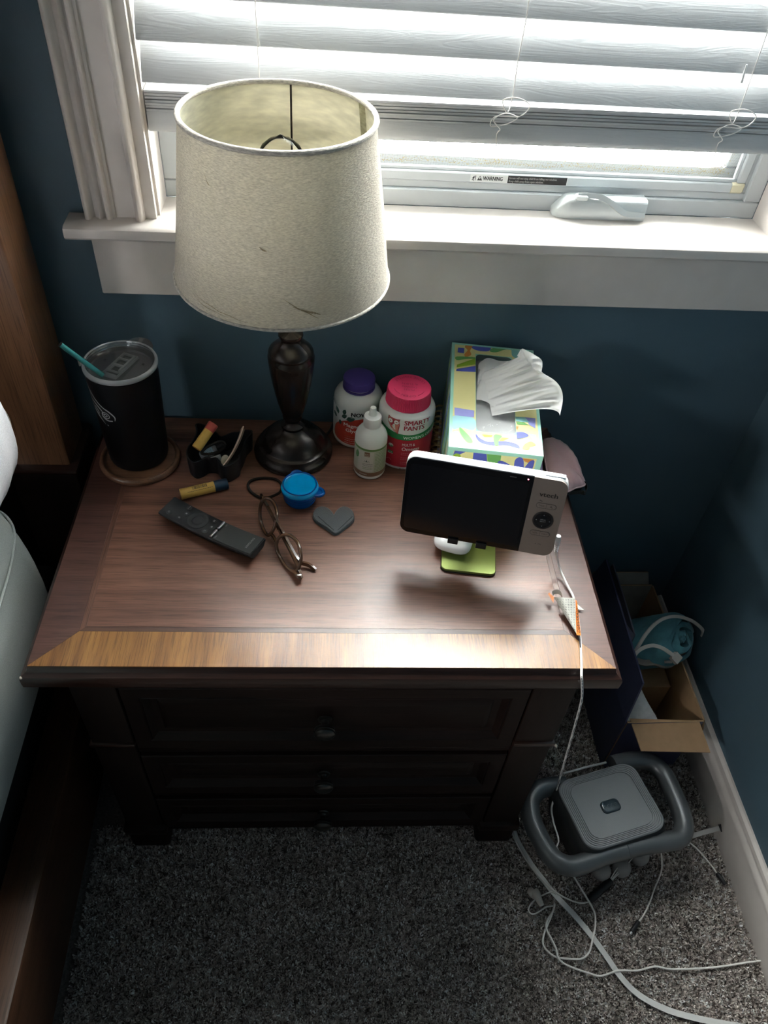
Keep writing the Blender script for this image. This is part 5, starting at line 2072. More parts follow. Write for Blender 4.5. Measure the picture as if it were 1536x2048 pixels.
# ------------------------------------------------------------------ tissue box
TA = radians(-8.0)
BZ = 0.0170
BH = 0.775-H-BZ
BW, BD = 0.1290, 0.2530
tb_loc = Vector((0.2310, -0.1385, H+BZ))
tb = thing('tissue_box', 'mint tissue box with blue, yellow and green leaf pattern', 'tissue box', tb_loc, TA)
MT = Matrix.Translation(tb_loc) @ Matrix.Rotation(TA, 4, 'Z')
MTI = MT.inverted()
card = mat('mint_card', (0.32, 0.62, 0.50), 0.38)
hole_px = [(955, 706), (1020, 712), (1027, 720), (1031, 866), (1024, 873), (954, 865), (948, 857), (951, 711)]
hl_ = [MTI @ at(x, y, 0.775) for x, y in hole_px]
hx0, hx1 = min(v.x for v in hl_)+0.003, max(v.x for v in hl_)-0.003
hy0, hy1 = min(v.y for v in hl_)+0.004, max(v.y for v in hl_)-0.004
hcx, hcy = (hx0+hx1)/2, (hy0+hy1)/2
hole = [(x+hcx, y+hcy) for x, y in rrect(hx1-hx0, hy1-hy0, 0.008, 6)]
bm = B()
n = len(hole)
oo = []
for i, (x, y) in enumerate(hole):
    # matching points on the outer rectangle
    c = Vector((x-hcx, y-hcy))
    k = i // 7
    t = (i % 7)/6
    cs = [(BW/2, BD/2), (-BW/2, BD/2), (-BW/2, -BD/2), (BW/2, -BD/2)][k]
    oo.append(cs)
outer = [bm.verts.new((x, y, BH)) for x, y in ((BW/2, BD/2), (-BW/2, BD/2), (-BW/2, -BD/2), (BW/2, -BD/2))]
inn = [bm.verts.new((x, y, BH)) for x, y in hole]
inn2 = [bm.verts.new((x, y, BH-0.0006)) for x, y in hole]
for k in range(4):
    for j in range(6):
        bm.faces.new((outer[k], inn[k*7+j], inn[k*7+j+1]))
    bm.faces.new((outer[k], inn[k*7+6], inn[(k*7+7) % n], outer[(k+1) % 4]))
for i in range(n):
    bm.faces.new((inn[i], inn2[i], inn2[(i+1) % n], inn[(i+1) % n]))
low = [bm.verts.new((v.co.x, v.co.y, 0.0002)) for v in outer]
for k in range(4):
    bm.faces.new((outer[k], outer[(k+1) % 4], low[(k+1) % 4], low[k]))
bm.faces.new(low)
tbx = obj('carton', bm, card, tb, sm=0)
# printed pattern, traced patches on the real faces
pm = [mat('print_'+n_, c_, 0.38) for n_, c_ in (('yellow', (0.72, 0.66, 0.30)), ('blue', (0.075, 0.095, 0.42)), ('orange', (0.62, 0.24, 0.05)), ('green', (0.13, 0.36, 0.10)), ('lime', (0.28, 0.44, 0.03)),
      ('teal', (0.24, 0.52, 0.50)), ('violet', (0.24, 0.25, 0.55)), ('sky', (0.32, 0.60, 0.66)))]
Y_, BL, OR, GR, LI, TE, VI, SK = range(8)
tops = [(Y_, [(262, 125), (1000, 180), (1015, 1140), (215, 1075)]),
        (SK, [(225, 825), (418, 845), (425, 960), (300, 940), (215, 960), (205, 1070), (250, 1078), (330, 1085), (222, 1070), (210, 1000)]),
        (SK, [(225, 825), (418, 845), (425, 960), (300, 940), (220, 950)]), (SK, [(218, 985), (270, 975), (300, 1030), (300, 1080), (215, 1072)]),
        (BL, [(270, 170), (330, 175), (325, 225), (265, 215)]), (OR, [(360, 140), (470, 135), (410, 165), (385, 200), (395, 240), (345, 258), (330, 235), (360, 195), (335, 165)]),
        (BL, [(400, 165), (460, 145), (575, 155), (570, 200), (500, 205), (430, 190)]), (GR, [(590, 180), (700, 160), (770, 180), (700, 195), (640, 215), (580, 210)]),
        (TE, [(770, 180), (1000, 190), (1005, 330), (860, 275), (800, 260)]), (GR, [(258, 255), (445, 265), (445, 277), (350, 280), (258, 290)]),
        (LI, [(258, 335), (445, 270), (445, 330), (255, 360)]), (BL, [(255, 375), (445, 345), (445, 405), (250, 395)]),
        (VI, [(235, 745), (424, 775), (422, 840), (235, 820)]), (GR, [(285, 935), (345, 985), (400, 1050), (405, 1085), (350, 1075), (290, 990)]),
        (BL, [(440, 1000), (480, 1040), (560, 1075), (700, 1070), (800, 1085), (850, 1110), (855, 1140), (740, 1110), (600, 1110), (490, 1085), (445, 1040)]),
        (GR, [(615, 1010), (690, 1020), (660, 1060), (655, 1110), (620, 1105)]), (OR, [(690, 1035), (760, 1040), (700, 1068), (668, 1064)]), (LI, [(500, 1005), (600, 1012), (590, 1030), (520, 1028)]),
        (BL, [(830, 985), (900, 985), (945, 1020), (860, 1045), (780, 1040), (825, 1015)]), (OR, [(890, 1145), (910, 1100), (970, 1075), (1015, 1110), (960, 1125), (950, 1150)]),
        (VI, [(910, 840), (1010, 850), (1012, 950), (950, 910)]), (TE, [(822, 835), (910, 840), (950, 890), (825, 880)]), (GR, [(825, 885), (900, 890), (950, 915), (840, 910)]), (OR, [(825, 925), (850, 930), (840, 960), (825, 955)]),
        (SK, [(950, 1000), (1012, 1010), (1014, 1090), (985, 1060)])]
bm = B()


def inside(p, pts):
    c = False
    for i in range(len(pts)):
        (x1, y1), (x2, y2) = pts[i-1], pts[i]
        if (y1 > p[1]) != (y2 > p[1]) and p[0] < (x2-x1)*(p[1]-y1)/(y2-y1)+x1:
            c = not c
    return c


def onhole(x, y):
    return hx0-0.0005 < x < hx1+0.0005 and hy0-0.0005 < y < hy1+0.0005


def clip2(P, ax_, lim, keep_less):
    out = []
    for i in range(len(P)):
        a, b = P[i-1], P[i]
        ia = a[ax_] <= lim if keep_less else a[ax_] >= lim
        ib = b[ax_] <= lim if keep_less else b[ax_] >= lim
        if ia != ib:
            t = (lim-a[ax_])/(b[ax_]-a[ax_])
            out.append((a[0]+(b[0]-a[0])*t, a[1]+(b[1]-a[1])*t))
        if ib:
            out.append(b)
    return out


mx_, my_ = BW/2-0.0045, BD/2-0.0050
h0 = 0.0006
for x0, x1, y0_, y1_ in ((-mx_, hx0-h0, -my_, my_), (hx1+h0, mx_, -my_, my_), (hx0-h0, hx1+h0, -my_, hy0-h0), (hx0-h0, hx1+h0, hy1+h0, my_)):
    poly(bm, [(x0, y0_, BH+0.0001), (x1, y0_, BH+0.0001), (x1, y1_, BH+0.0001), (x0, y1_, BH+0.0001)], Y_)
for k, (mi, pts) in enumerate(tops):
    if k < 2:
        continue
    L_ = [MTI @ at(860+x/4.8, 660+y/4.8, 0.775) for x, y in pts]
    P = [(v.x, v.y) for v in L_]
    if len(P) > 4:
        P = [(v.x, v.y) for v in spl([(x, y, 0) for x, y in P], 4, True)]
    cx_, cy_ = sum(p_[0] for p_ in P)/len(P), sum(p_[1] for p_ in P)/len(P)
    ds = [(hx0-cx_, 0, hx0-h0, True), (cx_-hx1, 0, hx1+h0, False), (hy0-cy_, 1, hy0-h0, True), (cy_-hy1, 1, hy1+h0, False)]
    _, ax_, lim, less = max(ds)
    P = clip2(P, ax_, lim, less)
    for ax_, lim, less in ((0, mx_, True), (0, -mx_, False), (1, my_, True), (1, -my_, False)):
        P = clip2(P, ax_, lim, less) if len(P) > 2 else P
    if len(P) > 2:
        poly(bm, [(x, y, BH+0.00012+0.00002*k) for x, y in P], mi)
obj('top_print', bm, pm, tbx, sm=0)
bm = B()
pf = MT @ Vector((0, -BD/2-0.0001, 0))
nf = (MT.to_3x3() @ Vector((0, -1, 0)))
poly(bm, [(-BW/2+0.008, -BD/2-0.0001, 0.008), (BW/2-0.008, -BD/2-0.0001, 0.008), (BW/2-0.008, -BD/2-0.0001, BH-0.006), (-BW/2+0.008, -BD/2-0.0001, BH-0.006)], Y_)
fr_ = [(BL, [(240, 1145), (345, 1155), (285, 1195), (215, 1200)]), (LI, [(205, 1240), (235, 1190), (280, 1190), (295, 1215), (275, 1250), (230, 1290)]),
       (BL, [(420, 1165), (545, 1185), (552, 1330), (400, 1310)]), (GR, [(548, 1185), (685, 1200), (665, 1330), (556, 1335)]), (OR, [(885, 1232), (1000, 1245), (950, 1278), (910, 1262)]),
       (BL, [(795, 1330), (700, 1320), (650, 1285), (660, 1258), (700, 1258), (760, 1290), (800, 1318), (815, 1250), (850, 1222), (885, 1228), (900, 1262), (905, 1318), (955, 1262), (995, 1250), (1000, 1280), (960, 1370), (880, 1390), (800, 1380)])]
for k, (mi, pts) in enumerate(fr_):
    P = [MTI @ at_pl(860+x/4.8, 660+y/4.8, pf, nf) for x, y in pts]
    P = [Vector((max(-BW/2+0.008, min(BW/2-0.008, v.x)), 0, max(0.01, min(BH-0.006, v.z)))) for v in P]
    if len(P) > 4:
        P = spl(P, 4, True)
    poly(bm, [(v.x, -BD/2-0.0002-0.00003*k, v.z) for v in P], mi)
for mi, pts in ((BL, [(-0.056, 0.012), (-0.030, 0.012), (-0.020, 0.05), (-0.04, 0.07), (-0.056, 0.05)]), (OR, [(0.0, 0.01), (0.03, 0.02), (0.02, 0.05), (0.0, 0.04)]), (LI, [(0.03, 0.01), (0.056, 0.012), (0.056, 0.06), (0.04, 0.045)])):
    poly(bm, [(x, -BD/2-0.0002, z) for x, z in pts], mi)
obj('front_print', bm, pm, tbx, sm=0)
bm = B()
xs_ = -BW/2-0.0001
poly(bm, [(xs_, -BD/2+0.008, 0.006), (xs_, BD/2-0.008, 0.006), (xs_, BD/2-0.008, BH-0.006), (xs_, -BD/2+0.008, BH-0.006)], SK)
rr_ = random.Random(4)
for k in range(9):
    y0_ = -BD/2+0.012+k*0.026
    mi = (Y_, GR, TE, LI, BL, Y_, GR, VI, LI)[k]
    P = [(y0_, 0.007), (y0_+0.020, 0.007), (y0_+0.026+0.004*sin(k), BH*0.5), (y0_+0.016, BH-0.007), (y0_+0.004, BH-0.007), (y0_+0.010, BH*0.45)]
    poly(bm, [(xs_-0.0001, min(y, BD/2-0.008), z) for y, z in P], mi)
for s_, yv in ((1, 0),):
    poly(bm, [(BW/2+0.0001, -BD/2+0.008, 0.006), (BW/2+0.0001, BD/2-0.008, 0.006), (BW/2+0.0001, BD/2-0.008, BH-0.006), (BW/2+0.0001, -BD/2+0.008, BH-0.006)], Y_)
obj('side_print', bm, pm, tbx, sm=0)
# clear film across the opening with its slit, creased
bm = B()
nx, ny = 14, 34
g = [[None]*(ny+1) for _ in range(nx+1)]
for i in range(nx+1):
    for j in range(ny+1):
        x = hx0-0.002+(hx1-hx0+0.004)*i/nx
        y = hy0-0.002+(hy1-hy0+0.004)*j/ny
        ed = min(1, 6*min(i/nx, 1-i/nx, j/ny, 1-j/ny))
        z = BH-0.0008+ed*0.0008*(sin(i*1.9+j*0.7)+sin(j*1.3-i*0.8))*0.6
        g[i][j] = bm.verts.new((x, y, z-0.0006))
for i in range(nx):
    for j in range(ny):
        if i == nx//2 and 6 < j < ny-6:
            continue
        bm.faces.new((g[i][j], g[i+1][j], g[i+1][j+1], g[i][j+1]))
lab(obj('film_window', bm, M['film'], tb, sm=0), 'creased clear film across the opening')
# the stack of tissues inside
tis = mat('white_tissue', (0.80, 0.80, 0.79), 0.9, spec=0.1)
nt = tis.node_tree
tl = nt.nodes.new('ShaderNodeBsdfTranslucent')
tl.inputs['Color'].default_value = (0.8, 0.8, 0.8, 1)
mx = nt.nodes.new('ShaderNodeMixShader')
mx.inputs[0].default_value = 0.30
nt.links.new(nt.nodes['Principled BSDF'].outputs[0], mx.inputs[1])
nt.links.new(tl.outputs[0], mx.inputs[2])
nt.links.new(mx.outputs[0], nt.nodes['Material Output'].inputs['Surface'])
tk = thing('tissue_stack', 'pad of white tissues inside the mint tissue box', 'tissue', tb_loc+Vector((0, 0, 0.002)), TA)
bm = B()
nx, ny = 12, 24
g = [[bm.verts.new((-0.058+0.116*i/nx, -0.118+0.236*j/ny, BH-0.026+0.017/(1+math.exp((j-12)*1.2))+0.0015*sin(i*0.9+1)*sin(j*0.6)+0.003*math.exp(-((i-7)/4)**2))) for j in range(ny+1)] for i in range(nx+1)]
for i in range(nx):
    for j in range(ny):
        bm.faces.new((g[i][j], g[i+1][j], g[i+1][j+1], g[i][j+1]))
low = [bm.verts.new((x, y, 0.001)) for x, y in ((-0.058, -0.118), (0.058, -0.118), (0.058, 0.118), (-0.058, 0.118))]
bm.faces.new(low)
edge = [g[i][0] for i in range(nx+1)]
bm.faces.new(edge+[low[1], low[0]])
edge = [g[nx][j] for j in range(ny+1)]
bm.faces.new(edge+[low[2], low[1]])
edge = [g[i][ny] for i in range(nx, -1, -1)]
bm.faces.new(edge+[low[3], low[2]])
edge = [g[0][j] for j in range(ny, -1, -1)]
bm.faces.new(edge+[low[0], low[3]])
obj('tissue_pad', bm, tis, tk, sm=50)
# the pulled-up tissue: pinched in the slit, fanning up and to the right
tloc = Vector((0.262, -0.150, 0.776))
tp = thing('tissue', 'white crumpled tissue pulled up through the box opening', 'tissue', tloc)
bm = B()
root = spl([at(962, 745, 0.7745), at(966, 765, 0.776), at(974, 790, 0.777), at(980, 812, 0.777), at(984, 832, 0.775)], 8)
fold = spl([at(1032, 716, 0.812), at(1046, 735, 0.815), at(1060, 758, 0.814), at(1075, 785, 0.806), at(1085, 818, 0.797)], 8)
tip = spl([at(1047, 699, 0.838), at(1066, 708, 0.842), at(1084, 722, 0.838), at(1083, 744, 0.832), at(1108, 760, 0.834), at(1122, 777, 0.828), at(1126, 800, 0.818), at(1120, 831, 0.806)], 8)


def samp(P, t):
    f = t*(len(P)-1)
    i = min(int(f), len(P)-2)
    return P[i].lerp(P[i+1], f-i)


NT, NS = 96, 40
nrm = Vector((-0.25, -0.72, 0.65)).normalized()
rows = []
rt = random.Random(9)
ph = [rt.uniform(0, 6.28) for _ in range(6)]
for j in range(NS+1):
    s = j/NS
    row = []
    for i in range(NT+1):
        t = i/NT
        a, b, c = samp(root, t), samp(fold, t), samp(tip, t)
        p_ = a*(1-s)*(1-s)+(b*2-(a+c)*0.5)*2*s*(1-s)+c*s*s
        amp = 0.0100*sin(pi*min(1, s*1.15))**0.8*(0.3+0.7*s)+0.0008
        d = sin(t*21+ph[0]+2*s)+0.7*sin(t*43+ph[1]-3*s)+0.45*sin(t*75+ph[2]+5*s)
        # sharpen into creases
        d = math.copysign(abs(d)**0.75, d)
        p_ = p_+nrm*amp*d*0.55
        p_ = p_+nrm*0.004*sin(s*7+t*5+ph[3])*s
        row.append(bm.verts.new(p_-tloc))
    rows.append(row)
for P, Q in zip(rows, rows[1:]):
    for k in range(NT):
        bm.faces.new((P[k], P[k+1], Q[k+1], Q[k]))
obj('tissue_sheet', bm, tis, tp, sm=35)
# the ply turned over at the top corner and the part spread under the film
bm = B()
A_ = spl([at(1034, 712, 0.822), at(1041, 700, 0.836), at(1047, 698, 0.841), at(1066, 708, 0.846), at(1084, 722, 0.842), at(1083, 745, 0.834)], 8)
C_ = spl([at(1038, 716, 0.822), at(1050, 716, 0.826), at(1054, 722, 0.832), at(1062, 726, 0.836), at(1066, 736, 0.832), at(1082, 750, 0.828)], 8)
V0 = [[bm.verts.new(a.lerp(c, k/8)+nrm*(0.004*sin(pi*k/8)+0.0015*sin(i*0.9+k))-tloc) for k in range(9)] for i, (a, c) in enumerate(zip(A_, C_))]
for P, Q in zip(V0, V0[1:]):
    for k in range(8):
        bm.faces.new((P[k], P[k+1], Q[k+1], Q[k]))
lab(obj('tissue_fold', bm, tis, tp, sm=35), 'turned-over corner of the tissue')
bm = B()
A_ = spl([at(957, 728, 0.7735), at(975, 716, 0.778), at(1000, 722, 0.779), at(1018, 722, 0.786)], 8)
C_ = spl([at(953, 800, 0.7735), at(962, 800, 0.7765), at(975, 805, 0.778), at(990, 815, 0.780)], 8)
V0 = [[bm.verts.new(a.lerp(c, k/14)+Vector((0, 0, 0.0022*sin(k*1.2+i*0.5)*sin(pi*k/14)))-tloc) for k in range(15)] for i, (a, c) in enumerate(zip(A_, C_))]
for P, Q in zip(V0, V0[1:]):
    for k in range(14):
        bm.faces.new((P[k], P[k+1], Q[k+1], Q[k]))
obj('tissue_sheet', bm, tis, tp, sm=35)

# ------------------------------------------------------------------ sleep mask
mk = thing('sleep_mask', 'dusty pink satin sleep mask with black strap beside the tissue box', 'sleep mask', (0.345, -0.125, H))
ml_ = Vector(mk.location)
pxm = [(1088, 884), (1094, 878), (1108, 881), (1130, 891), (1147, 910), (1158, 935), (1165, 955), (1170, 966), (1166, 972), (1150, 976), (1132, 984), (1112, 976), (1098, 955), (1090, 920)]
oz = 0.012
P = spl([at(x, y, H+oz)-ml_ for x, y in pxm], 5, True)
satin = mat('pink_satin', (0.50, 0.31, 0.32), 0.34, sheen=0.5, bump=0.5, bscale=45)
cen = sum(P, Vector())/len(P)
bm = B()
rings = []
for s, h in ((1.0, 0.0), (0.97, 0.0045), (0.88, 0.0085), (0.72, 0.0110), (0.5, 0.0105), (0.3, 0.0080), (0.12, 0.0075)):
    ring_ = []
    for i, q in enumerate(P):
        w = cen+(q-cen)*s
        rip = 0.0009*sin(i*1.7)*max(0, s-0.55)*2 + 0.0018*sin((w.x+0.4*w.y)*210)*s
        ring_.append(bm.verts.new((w.x, w.y, oz+h+rip*(h > 0))))
    rings.append(ring_)
for A, C in zip(rings, rings[1:]):
    for k in range(len(P)):
        bm.faces.new((A[k], A[(k+1) % len(P)], C[(k+1) % len(P)], C[k]))
bm.faces.new(rings[-1])
obj('padded_front', bm, satin, mk, sm=70)
bm = B()
o2 = [(q.x, q.y) for q in P]
layers(bm, [([(cen.x+(x-cen.x)*0.94, cen.y+(y-cen.y)*0.94) for x, y in o2], 0.0006), (o2, oz)])
lab(obj('padded_back', bm, M['rubber'], mk, sm=50), 'black inner lining')
bm = B()
tube(bm, [(q.x, q.y, oz) for q in P], 0.0016, n=8, closed=True)
obj('piping', bm, mat('pink_piping', (0.50, 0.33, 0.34), 0.4), mk, sm=60)
bm = B()
q0 = [at(1160, 974, H+0.010)-ml_, at(1168, 966, H+0.012)-ml_, at(1173, 976, H+0.008)-ml_, at(1170, 986, H+0.003)-ml_, at(1160, 984, H+0.002)-ml_, at(1140, 986, H+0.002)-ml_]
tube(bm, spl(q0, 5), 0.001, flat=(0.0010, 0.008), up=(0, 0, 1))
obj('strap', bm, M['rubber'], mk, sm=50)

# ------------------------------------------------------------------ phone stand, earbud case, monitor
sa_ = radians(-8.7)
sd = thing('device_stand', 'olive green metal desk stand holding the baby monitor', 'stand', (0.1905, -0.3120, H), sa_)
green = mat('olive_anodised', (0.200, 0.250, 0.070), 0.34, 0.55)
bm = B()
slab(bm, rrect(0.0770, 0.0860, 0.0085, 6), 0.0018, 0.0058, 0.0006)
pl = obj('base_plate', bm, green, sd, sm=40)
bm = B()
slab(bm, rrect(0.0780, 0.0870, 0.0090, 6), 0.0002, 0.0018, 0)
obj('rubber_pad', bm, M['rubber'], sd, sm=40)

MW, MH = 0.207, 0.119
mc = Vector((0.1852, -0.3426, 0.7472))
rv = Vector((-0.188, 0.0, -0.259))
MR = Matrix.Rotation(rv.length, 4, rv.normalized())
MM = Matrix.Translation(mc) @ MR
SI = (Matrix.Translation((0.1905, -0.3120, H)) @ Matrix.Rotation(sa_, 4, 'Z')).inverted()
back = MM @ Vector((-0.006, 0.026, -0.030))
bl_ = SI @ back
bm = B()
tube(bm, [Vector((bl_.x*0.6, 0.030, 0.0045)), Vector((bl_.x*0.8, 0.034, 0.030)), Vector((bl_.x, bl_.y+0.016, bl_.z-0.016)), Vector((bl_.x, bl_.y+0.010, bl_.z))], 0.006, flat=(0.026, 0.006), up=(0, 1, 0.001))
obj('stand_arm', bm, green, sd, sm=40)
MS = SI @ MM
bm = B()
v = box(bm, -0.036, 0.024, 0.0215, 0.0245, -MH/2-0.004, 0.012, 0.001)
bmesh.ops.transform(bm, matrix=MS, verts=bm.verts)
obj('holder_plate', bm, green, sd, sm=40)
for lx in (-0.029, 0.009):
    bm = B()
    box(bm, lx-0.0070, lx+0.0070, -0.0040, 0.0240, -MH/2-0.0040, -MH/2-0.0008, 0.0008)
    box(bm, lx-0.0070, lx+0.0070, -0.0040, -0.0015, -MH/2-0.0040, -MH/2+0.0042, 0.0008)
    bmesh.ops.transform(bm, matrix=MS, verts=bm.verts)
    lab(obj('holder_lip', bm, M['black'], sd, sm=40), 'black padded lip under the monitor')

ec = thing('earbud_case', 'glossy white rounded earbud case on the green stand base', 'earbud case', at(905, 1090, H+0.0062), radians(-20))
bm = B()
bmesh.ops.create_uvsphere(bm, u_segments=40, v_segments=24, radius=1)
for v_ in bm.verts:
    c = v_.co
    def se(x, p):
        return math.copysign(abs(x)**p, x)
    th = math.atan2(c.y, c.x)
    rho = (c.x*c.x+c.y*c.y)**0.5
    v_.co = Vector((0.0275*se(cos(th), 0.62)*se(rho, 0.72), 0.0225*se(sin(th), 0.62)*se(rho, 0.72), 0.0108*se(c.z, 0.85)+0.0110))
ecb = obj('case_shell', bm, mat('gloss_white', (0.82, 0.82, 0.82), 0.10, coat=0.4), ec, sm=80)
bm = B()
P = []
for i in range(48):
    a = 2*pi*i/48
    P.append((0.0278*math.copysign(abs(cos(a))**0.62, cos(a)), 0.0085, 0.0110+0.0109*math.copysign(abs(sin(a))**0.8, sin(a))))
tube(bm, P, 0.00025, n=4, closed=True)
obj('lid_seam', bm, mat('seam_grey', (0.35, 0.35, 0.35), 0.5), ecb, sm=60)

mo = thing('baby_monitor', 'white baby monitor with dark screen and taupe button panel', 'baby monitor', mc)
mo.rotation_euler = MR.to_euler()


def mslab(bm, outl, y0, y1, bev, mi=0):
    """outline in (x, z), thickness along y (front y0 < y1)"""
    o2 = offs(outl, bev) if bev else outl
    st = [(o2, y0), (outl, y0+bev), (outl, y1-bev), (o2, y1)] if bev else [(outl, y0), (outl, y1)]
    R_ = [[bm.verts.new((x, y, z)) for x, z in o] for o, y in st]
    m = len(outl)
    for A, C in zip(R_, R_[1:]):
        for k in range(m):
            bm.faces.new((A[k], A[(k+1) % m], C[(k+1) % m], C[k])).material_index = mi
    bm.faces.new(R_[0]).material_index = mi
    bm.faces.new(R_[-1][::-1]).material_index = mi


full = rrect(MW, MH, 0.013, 8)
bm = B()
mslab(bm, full, 0.0012, 0.0205, 0.0035)
obj('case_back', bm, mat('monitor_white', (0.78, 0.78, 0.77), 0.30), mo, sm=40)
xs = MW/2-0.0445


def clipx(outl, x0, x1):
    """cut a convex (x, z) outline to a band of x"""
    def cut(P, xc, keep):
        out = []
        for i in range(len(P)):
            a, b = P[i-1], P[i]
            ia, ib = keep(a[0]), keep(b[0])
            if ia != ib:
                t = (xc-a[0])/(b[0]-a[0])
                out.append((xc, a[1]+(b[1]-a[1])*t))
            if ib:
                out.append(b)
        return out
    return cut(cut(outl, x0, lambda x: x >= x0), x1, lambda x: x <= x1)


o_ = [(x*0.994, z*0.99) for x, z in full]
bm = B()
mslab(bm, clipx(o_, -1, xs), -0.0003, 0.0020, 0)
scr = lab(obj('screen_bezel', bm, mat('bezel_black', (0.006, 0.007, 0.009), 0.10, spec=0.3), mo, sm=30), 'glossy black screen bezel')
bm = B()
so = [(x-0.0215, z-0.001) for x, z in rrect(0.152, 0.1015, 0.004, 4)]
mslab(bm, so, -0.00045, 0, 0)
obj('display', bm, mat('display_glass', (0.008, 0.009, 0.012), 0.14, spec=0.35), scr, sm=0)
taupe = mat('taupe_panel', (0.215, 0.178, 0.155), 0.42)
bm = B()
mslab(bm, clipx(o_, xs+0.0002, 1), -0.0003, 0.0020, 0)
pan = lab(obj('button_panel', bm, taupe, mo, sm=30), 'taupe panel with buttons and lettering')
pc = xs+0.0222
dk = mat('panel_print', (0.035, 0.030, 0.028), 0.5)
bm = B()
fm = lambda u, v: Vector((pc+u, -0.00045, v))
fit_text(bm, 'vtech', lambda u, v: fm(u-0.0115, v+0.0325), 0.0098, 0.0230, 0, 0.0003)
obj('lettering', bm, dk, pan, sm=0)


def pill(zc, w, h, texts):
    bm = B()
    o = [(pc+x, zc+z) for x, z in rrect(w, h, h*0.49, 6)]
    mslab(bm, o, -0.0009, 0.0, 0.0003)
    b_ = obj('pill_button', bm, taupe, pan, sm=40)
    bm = B()
    P = [(x, -0.0006, z) for x, z in [(pc+a*1.02, zc+b*1.03) for a, b in rrect(w, h, h*0.49, 6)]]
    tube(bm, P, 0.00022, n=4, closed=True)
    tube(bm, [(pc, -0.0009, zc-h/2), (pc, -0.0009, zc+h/2)], 0.0002, n=4)
    for tx, du in texts:
        add_text(bm, tx, lambda u, v: Vector((pc+du+u, -0.00105, zc-0.0010+v)), 0.0032, 'CENTER')
    obj('button_outline', bm, dk, b_, sm=0)


pill(0.0190, 0.0250, 0.0072, (('TALK', -0.006),))
pill(-0.0240, 0.0250, 0.0072, (('VOL-', -0.006), ('VOL+', 0.006)))
bm = B()
zq = 0.0190
tube(bm, [(pc+0.006+0.0012*cos(k*pi/5), -0.00105, zq+0.0003+0.0012*sin(k*pi/5)) for k in range(10)], 0.0002, n=4, closed=True)
tube(bm, [(pc+0.0069, -0.00105, zq-0.0006), (pc+0.0082, -0.00105, zq-0.0018)], 0.0002, n=4)
P = [(pc-0.0075+0.0012*cos(a), -0.00045, zq+0.0062+0.0010*sin(a)) for a in (-1.6, -0.8, 0, 0.8, 1.6)]
tube(bm, P+[(pc-0.0092, -0.00045, zq+0.0072)], 0.0002, n=4)
poly(bm, [(pc-0.0100, -0.00045, zq+0.0072), (pc-0.0088, -0.00045, zq+0.0082), (pc-0.0088, -0.00045, zq+0.0062)])
lathe(bm, [(0, 0), (0.0006, 0)], 10, cx=0, cy=0, caps=False)
obj('symbols', bm, dk, pan, sm=0)
bm = B()
fit_text(bm, 'MIC', lambda u, v: fm(u+0.0005, v-0.0425), 0.0030, 0.0048)
poly(bm, [fm(-0.0025+0.0006*cos(k*pi/5), -0.0415+0.0006*sin(k*pi/5)) for k in range(10)])
obj('mic_mark', bm, dk, pan, sm=0)
bm = B()
lathe(bm, [(0.0100, 0), (0.0128, 0.0), (0.0128, 0.0008), (0.0118, 0.0012), (0.0108, 0.0008)], 40)
lathe(bm, [(0.0134, 0), (0.0136, 0.0005), (0.0130, 0.0005)], 40, mi=1)
dp = obj('navigation_pad', bm, [M['black'], dk], pan, sm=40, loc=(pc, -0.0003, -0.0030), rot=(pi/2, 0, 0))
bm = B()
lathe(bm, [(0.0108, 0), (0.0108, 0.0010), (0.0070, 0.0008), (0.0050, 0.0012), (0, 0.0012)], 36)
lab(obj('select_key', bm, mat('gloss_black_key', (0.008, 0.009, 0.012), 0.18), dp, sm=40), 'round black direction key')
bm = B()
fk = lambda u, v: Vector((u, v, 0.0014))
for k in range(4):
    a = k*pi/2
    poly(bm, [fk(0.0095*cos(a), 0.0095*sin(a)), fk(0.0080*cos(a+0.09), 0.0080*sin(a+0.09)), fk(0.0080*cos(a-0.09), 0.0080*sin(a-0.09))])
add_text(bm, 'MENU', lambda u, v: fk(u, v+0.0004), 0.0026, 'CENTER')
add_text(bm, 'SELECT', lambda u, v: fk(u, v-0.0022), 0.0024, 'CENTER')
obj('key_print', bm, mat('key_grey', (0.30, 0.30, 0.31), 0.5), dp, sm=0)
bm = B()
lathe(bm, [(0.0010, 0), (0.0008, 0.0004), (0, 0.0005)], 12)
lab(obj('status_light', bm, mat('red_led', (0.8, 0.1, 0.15), 0.3, emit=((1, 0.25, 0.35), 4)), scr, loc=(xs-0.0070, -0.0004, MH/2-0.0055), rot=(pi/2, 0, 0)), 'small lit red status light')
bm = B()
mslab(bm, [(xs-0.026+x, MH/2-0.0055+z) for x, z in rrect(0.0085, 0.0012, 0.0005, 3)], -0.0005, 0, 0)
obj('sensor_slot', bm, mat('sensor_grey', (0.10, 0.10, 0.10), 0.3), scr, sm=0)
bm = B()
mslab(bm, [(MW/2-0.0185+x, MH/2+0.0006+z) for x, z in rrect(0.026, 0.0016, 0.0007, 3)], 0.006, 0.014, 0.0003)
obj('power_key', bm, mat('pale_blue_grey_key', (0.42, 0.48, 0.55), 0.3), mo, sm=30)

# ------------------------------------------------------------------ monitor power cable with warning tag
pw = thing('power_cable', 'thin white power cable with orange and white warning tag hanging over the nightstand edge', 'cable', at(1147, 1195, H+0.002))
pl0 = Vector(pw.location)


def at_y(px, py, Y):
    return at_pl(px, py, (0, Y, 0), (0, 1, 0))


